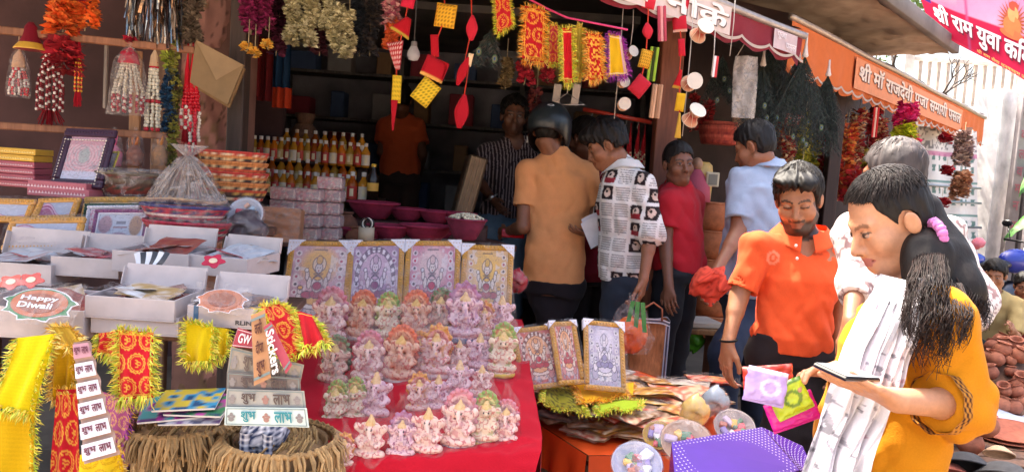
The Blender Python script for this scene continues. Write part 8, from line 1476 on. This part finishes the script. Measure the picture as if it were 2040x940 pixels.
for (px, py, d, r_, h_, c_, lb) in ((1432, 288, 5.0, 42, 34, 'b04434', 'red lidded basket hanging under the peacock feathers'), (1434, 262, 5.0, 34, 16, 'b84c3c', 'smaller red basket resting in the lidded one')): bowlm('red_basket', lb, P(px, py, d), W(r_, d), W(h_, d), [[c_, '8c2c28'], c_, 'c85c48'], None, 'red baskets', base=.8)
flatp('board_panel', 'plain tan board below the clear bag', 'board', 1478, 222, 4.95, 34, 48, ['c89870'], 3, 'wood', .02, part='board')
t = thing('glass_case', 'small framed picture and tins on the ledge above the clay pots', 'picture', P(1418, 372, 4.7)); m = M(); m.add(box(.08, .02, .09, .004, True), C('d8c8a8')); obj('frame', m, 'paper', t, False); m = M(); m.add(box(.055, .004, .065, .001, True), C('8c8474'), (0, -.012, .012)); obj('image', m, 'paper', t, False)
t = thing('pink_statue', 'pink robed statuette beside the boy', 'statuette', P(1384, 385, 4.75)); m = M(); m.add(lathe([(.001, -.05), (.1, -.05), (.09, .05), (.05, .12), (.03, .15)], 18), C('b85868')); obj('robe', m, 'cloth', t); m = M(); m.add(ell(.035, .04, .045, 14, 10), C('b88868'), (0, 0, .18)); obj('head', m, 'skin', t); m = M(); m.add(lathe([(.085, -.05), (.09, .1), (.0801, .18), (.06, .2)], 18), C('c8a050'), (.03, .06, 0)); obj('golden_halo', m, 'satin', t)
shelfbox('shop_ledge', 'dark ledge behind the clay pots of the second shop', P(1350, 392, 5.0), P(1640, 440, 6.2), .4, .04, '4c3028', 'ledge')
rs = np.random.RandomState(9); RG = 'red and gold goods hanging in the second shop'
def pk_(px, py, l, r_, d, cs, lb): return garland(lb, P(px, py, d), W(l, d), W(r_, d) * 1.35, cs, W(r_, d) * .4, 20, W(r_, d) * .9, group=RG)
pos_ = ['at the far left', 'above the red basket', 'left of the small sign', 'right of the small sign', 'at the dark post', 'right of the dark post', 'below the feather duster', 'over the greying head', 'nearest the magenta flowers', 'low behind the polo man', 'beside the yellow leaves', 'at the ledge', 'next to the marbled sleeve', 'above the white collar', 'in the middle of the wall', 'at the right of the wall']
for i, (px, py, l, r_, c_) in enumerate(((1385, 190, 70, 9, 0), (1410, 205, 50, 12, 0), (1552, 250, 44, 12, 1), (1610, 240, 120, 10, 2), (1648, 240, 130, 10, 0), (1668, 235, 150, 14, 3), (1690, 250, 140, 16, 1), (1712, 225, 160, 14, 3), (1745, 215, 130, 12, 0), (1572, 275, 70, 11, 3), (1622, 285, 70, 13, 2), (1655, 330, 80, 18, 3), (1700, 340, 70, 18, 0), (1680, 300, 100, 12, 1), (1728, 300, 90, 14, 2), (1760, 240, 80, 10, 3))): pk_(px, py, l, r_, 6.2 + (i % 3) * .2, [['a82028', 'c8383c', '8c1820'], ['d86038', 'c0302c', 'e8a050'], ['a8a030', 'c8b83c', '6c7828'], ['b82c30', 'd8a070', '9c2c2c', 'e8d0a8']][c_], ('red', 'orange and red', 'olive and yellow', 'red and cream')[c_] + ' hanging garland ' + pos_[i])
t = thing('shop_sign', 'small carved red sign hanging in the second shop', 'sign', P(1582, 240, 5.6), (0, R(4), 0)); m = M(); m.add(box(W(36, 5.6), .02, W(24, 5.6), .004), C('c05c44')); obj('board', m, 'wood', t, False); g = fit_text('दुकान', W(30, 5.6), W(16, 5.6), C('ecd8c8'), .03, -.013, -W(15, 5.6), -W(8, 5.6)); obj('lettering', g, 'paper', t, False)
garland('yellow leaf garland in the second shop right of the small sign', P(1606, 230, 5.5), W(110, 5.5), .045, ['a8a428', 'c8b834', '8c9030'], .02, 18, .05, group=RG); garland('yellow green leaf cluster low in the second shop', P(1598, 335, 5.4), W(28, 5.4), .07, ['b8c038', '98a82c'], .02, 20, .06, group=RG)
for (px, py, l, r_, cs, lb) in ((1806, 214, 42, 24, ['d81c68', 'e83c80', 'b01450'], 'magenta flower bunch at the end of the orange awning'), (1802, 248, 34, 26, ['c8d028', 'e0dc40', '98a820'], 'yellow green flower bunch under the magenta one'), (1812, 280, 36, 22, ['d81c58', 'e03068'], 'second magenta flower bunch under the yellow one')): garland(lb, P(px, py, 6.0), W(l, 6.0), W(r_, 6.0), cs, .02, 30, .07, group='bright flower bunches under the orange awning')
flatp('red_tassel', 'tall red tassel before the dark awning interior', 'tassel', 1747, 214, 6.0, 12, 60, ['c03030', 'e0b8a0', 'c03030'], 0, part='cord')
# white screen with plant prints
sq = [P(1822, 560, 8.2), P(1948, 560, 8.6), P(1945, 262, 8.6), P(1822, 250, 8.2)]; t = thing('cloth_screen', 'white cloth screen with green plant prints and lace bands', 'screen', sq[0]); V, F = grid(90, 140, lambda u, v: (u, 0 * u, v)); u, v = V[:, 0], V[:, 2]
K = np.tile(C('dcdcd8'), (len(V), 1)); fr = np.floor(v * 14); K = mixc(K, ((np.abs(((u * 9) % 1) - .5) < .2 + .1 * noise(u * 40, v * 60, 0 * u)) & ((v * 14) % 1 < .62) & (v > .2) & (v < .86) & (fr % 3 != 0)) * .85, C('3c7068')); K = mixc(K, (((v * 14) % 1 < .22) & (fr % 3 == 0) & (v < .8)) * .9, C('5c8c84')); K = mixc(K, ((v > .86) & (noise(u * 50, v * 60, 0 * u) > .2)) * .7, C('4c4c54')); K = mixc(K, (np.abs(v - .83) < .012) * .8, C('c878a0')); K = mixc(K, ((v < .3) & (np.abs((u * 26) % 1 - .5) < .12)) * .7, C('44484c'))
g = M(); g.add((V, F), K); g = onquad(g, *sq, off=0); g.V[0] += np.outer(.03 * np.sin(u * 16), [0, 1, 0]); obj('printed_cloth', rel(g, t), 'cloth', t)
for i, v_ in enumerate((.36, .52, .62)): m = M(); a_ = A(sq[0]) * (1 - v_) + A(sq[3]) * v_; b_ = A(sq[1]) * (1 - v_) + A(sq[2]) * v_; m.add(tube([a_ - A(sq[0]) - [0, .07, 0], b_ - A(sq[0]) - [0, .07, 0]], .014, 6), C('8c9494')); obj('crossbar', m, 'metal', t)
for i, (px, py) in enumerate(((1884, 274), (1886, 338), (1876, 400), (1872, 442))): garland('dark red ribbon bow before the white screen, %s' % ('topmost', 'second from top', 'third from top', 'lowest')[i], P(px, py, 7.8), .06, .075, ['a01c30', 'b82838'], .02, 18, .1, group='red ribbon bows before the white screen')
for i, (px, py, l, c_) in enumerate(((1922, 268, 62, ['8c7470', 'b09890', 'c8b4a8']), (1916, 350, 46, ['c09070', 'd8b090', 'a87458']))): garland(('grey brown shell mobile', 'tan shell mobile')[i] + ' hanging left of the white pier', P(px, py, 7.4), W(l, 7.4), .1, c_, .02, 22, .08, group='shell mobiles by the pier')
m = M()
for i in range(1): pass
for i in range(26):
    px, py = 1850 + rs.uniform(0, 105), 480 + rs.uniform(0, 110); t = thing('wrapped_offering', ('red wrapped', 'pink wrapped', 'cream wrapped')[i % 3] + ' offering in the pile before the white screen', 'parcel', P(px, py, 7.0), rs.uniform(0, 6), 'wrapped offerings before the white screen'); m = M(); V, F = ell(.06, .05, .05, 12, 8); V = V * (1 + .25 * noise(V[:, 0] * 40, V[:, 1] * 40, V[:, 2] * 40))[:, None]; m.add((V, F), C(('b82c44', 'd8808c', 'd0c0b0')[i % 3])); obj('bundle', m, 'cloth', t)
t = thing('offering_shelf', 'stepped stand carrying the wrapped offerings', 'stand', P(1905, 600, 7.1)); m = M(); [m.add(box(.75, .2, .12, .01), C('7c6c68'), (0, j * .12, -.3 + j * .16)) for j in range(5)]; m.add(box(.7, .6, 1.0, .01), C('6c5c58'), (0, .3, -.75)); obj('steps', m, 'wood', t, False, stuff=False)
# pots on the ground at the lower right
def potm(s_, col):
    t = thing('clay_pot', 'x', 'pot', (0, 0, 0), 0, 'clay pots for sale on the ground'); m = M(); m.add(lathe([(.001, 0), (s_ * .6, 0), (s_ * .95, s_ * .45), (s_, s_ * .8), (s_ * .8, s_ * 1.25), (s_ * .62, s_ * 1.4)], 20), C(col)); obj('pot_body', m, 'clay', t); m = M(); m.add(lathe([(s_ * .6, s_ * 1.38), (s_ * .62, s_ * 1.5), (s_ * .8, s_ * 1.58), (s_ * .78, s_ * 1.62), (s_ * .55, s_ * 1.55), (s_ * .5, s_ * 1.1), (.001, s_ * .8)], 20), C(col) * 1.1); obj('lip', m, 'clay', t); return t
def mound(u, v): return .42 * np.exp(-((u - .56) ** 2 * 9 + (v - .55) ** 2 * 9)) - .03
pa_, pb_ = potm(.07, 'b06c50'), potm(.07, '9c5c44'); u1 = {0: 0, 1: 0}
mats_ = [(1912, 846, 4.3, 1.0, 0), (1960, 866, 4.2, 1.05, 0), (1908, 818, 4.4, .9, 0), (1946, 826, 4.5, .9, 1), (1894, 872, 4.2, 1., 1), (1930, 900, 4.0, 1.0, 1)] + [(1935 + rs.uniform(0, 120), 690 + rs.uniform(0, 110), 5.6 + rs.uniform(-.5, .4), rs.uniform(.6, .95), i % 2) for i in range(32)]
for i, (px, py, d, k, v_) in enumerate(mats_):
    o = (pa_, pb_)[v_] if not u1[v_] else dup((pa_, pb_)[v_], (0, 0, 0)); u1[v_] = 1; o.location = P(px, py, d); o.scale = (k,) * 3
    if i > 5: u_, v_2 = (o.location.x - 3.65) / 2.2 + .5, (o.location.y - 5.6) / 1.6 + .5; o.location.z = mound(u_, v_2) - .01 + rs.uniform(0, .05)
    o.rotation_euler = (rs.uniform(-.5, .5) * (i > 5), rs.uniform(-.5, .5) * (i > 5), 0)
    o['label'] = ('small narrow necked clay pot, %s of the upright pots at the lower right' % ('front left one', 'front right one', 'rear left one', 'rear right one', 'leftmost', 'foremost')[i]) if i < 6 else ('light', 'darker')[v_] + ' terracotta pot, ' + ('left', 'right')[px > 1995] + (' upper', ' middle', ' lower')[int(min(2, (py - 690) / 37))] + ' part of the heap by the seated man'
m = M(); V, F = grid(30, 24, lambda u, v: ((u - .5) * 2.2, (v - .5) * 1.6, mound(u, v) + .03 * noise(u * 9, v * 9, 0 * u))); m.add((V, F), C('7c5a48')); structure('earth_mound', m, 'dirt', True, (3.65, 5.6, -.02))
for i in range(7): t = thing('clay_plate', 'red clay plate in the fanned stack right of the upright pots, layer ' + ('one', 'two', 'three', 'four', 'five', 'six', 'seven')[i], 'plate', (P(2010, 862, 4.4).x, P(2010, 862, 4.4).y, .03 + i * .022), (R(2), R(-4), 0), 'stacked clay plates'); m = M(); m.add(lathe([(.001, 0), (.15, .0), (.2, .02), (.19, .022), (.001, .006)], 28), C('a85c44')); obj('plate_body', m, 'clay', t); m = M(); m.add(tube([(math.cos(a) * .2, math.sin(a) * .2, .02) for a in np.linspace(0, 2 * PI, 30)], .004, 5, False), C('b86c50')); obj('rim', m, 'clay', t)
for i, (px, py, d, r_, c_, lb) in enumerate(((1925, 905, 3.7, .11, '3c3c40', 'dark grey stone bowl lying at the lower right, left one'), (2000, 925, 3.6, .13, '4c4c4e', 'dark grey stone bowl lying at the lower right corner'), (1990, 890, 3.9, .07, 'c8a888', 'cream clay bowl between the stone bowls'), (1895, 925, 3.7, .08, '9c5444', 'red clay bowl partly hidden by the kurta'))):
    t = bowl(r_, r_ * .55, c_, 'stone_bowl' if i < 2 else 'clay_bowl', grp=None); t.location = P(px, py, d); t.rotation_euler = (R(150), R(14), 0); t['label'] = lb
t = thing('plastic_sheet', 'pale blue plastic sheet spread behind the clay plates', 'sheet', P(2020, 815, 4.9) - Vector((0, 0, .08))); m = M(); m.add(grid(24, 16, lambda u, v: ((u - .5) * .6, (v - .5) * .5, .03 * noise(u * 5, v * 5, 0 * u) + .01 * noise(u * 14, v * 14, 0 * u))), C('b4bccc')); obj('sheet', m, 'plastic', t)
t = thing('plank_pallet', 'rough timber crate under the upright clay pots', 'crate', (P(1930, 905, 4.15).x, P(1930, 905, 4.15).y + .15, 0)); zt_ = P(1930, 900, 4.1).z
for i in range(6): m = M(); m.add(box(.95, .11, .025, .004), C('6c4c38'), (0, -.3 + i * .13, zt_ - .015)); obj('plank', m, 'wood', t, False)
for x in (-.42, .42): m = M(); m.add(box(.06, .7, max(.04, zt_ - .03), .004), C('5c4030'), (x, 0, max(.04, zt_ - .03) / 2)); obj('bearer', m, 'wood', t, False)
# motorbike beyond
mb_ = thing('motorcycle', 'parked blue and white motorcycle at the right edge', 'motorcycle', (P(2010, 530, 9.0).x, P(2010, 530, 9.0).y, 0), R(25))
for x in (-.65, .65):
    m = M(); m.add(tube([(x + .28 * math.cos(a), 0, .3 + .28 * math.sin(a)) for a in np.linspace(0, 2 * PI, 30)], .05, 8, False), C('18181a')); w_ = obj('wheel', m, 'plastic', mb_); m = M(); [m.add(tube([(x, 0, .3), (x + .25 * math.cos(a), 0, .3 + .25 * math.sin(a))], .01, 5), C('909090')) for a in np.linspace(0, 2 * PI, 6)[:-1]]; obj('rim', m, 'metal', w_)
def body_(name, c, r_, col, mt='gloss', rot=None): m = M(); m.add(ell(*r_, 20, 14), C(col), c, rot); return obj(name, m, mt, mb_)
body_('fuel_tank', (.12, 0, .86), (.28, .14, .15), '2c3c9c'); body_('front_fairing', (.55, 0, .95), (.16, .17, .2), 'd8d8e4'); body_('seat', (-.35, 0, .82), (.36, .13, .07), '1c1c20', 'plastic'); body_('tail', (-.68, 0, .88), (.18, .09, .07), '2c48b0'); body_('engine', (.05, 0, .45), (.22, .15, .18), '5c5c60', 'metal'); body_('headlight', (.68, 0, .98), (.06, .1, .09), 'd8dce4'); body_('front_mudguard', (.65, 0, .6), (.24, .07, .07), '3048a8')
m = M(); m.add(tube([(.42, -.36, 1.1), (.5, -.1, 1.08), (.5, .1, 1.08), (.42, .36, 1.1)], .014, 6), C('2a2a2c')); obj('handlebar', m, 'metal', mb_)
for s_ in (-1, 1): m = M(); m.add(tube([(.45, s_ * .3, 1.1), (.48, s_ * .36, 1.26)], .007, 5), C('202022')); m.add(ell(.02, .07, .045, 12, 8), C('202022'), (.48, s_ * .38, 1.3)); obj('mirror', m, 'gloss', mb_); m = M(); m.add(tube([(.65, s_ * .08, .3), (.5, s_ * .08, 1.0)], .02, 6), C('808084')); obj('fork', m, 'metal', mb_)
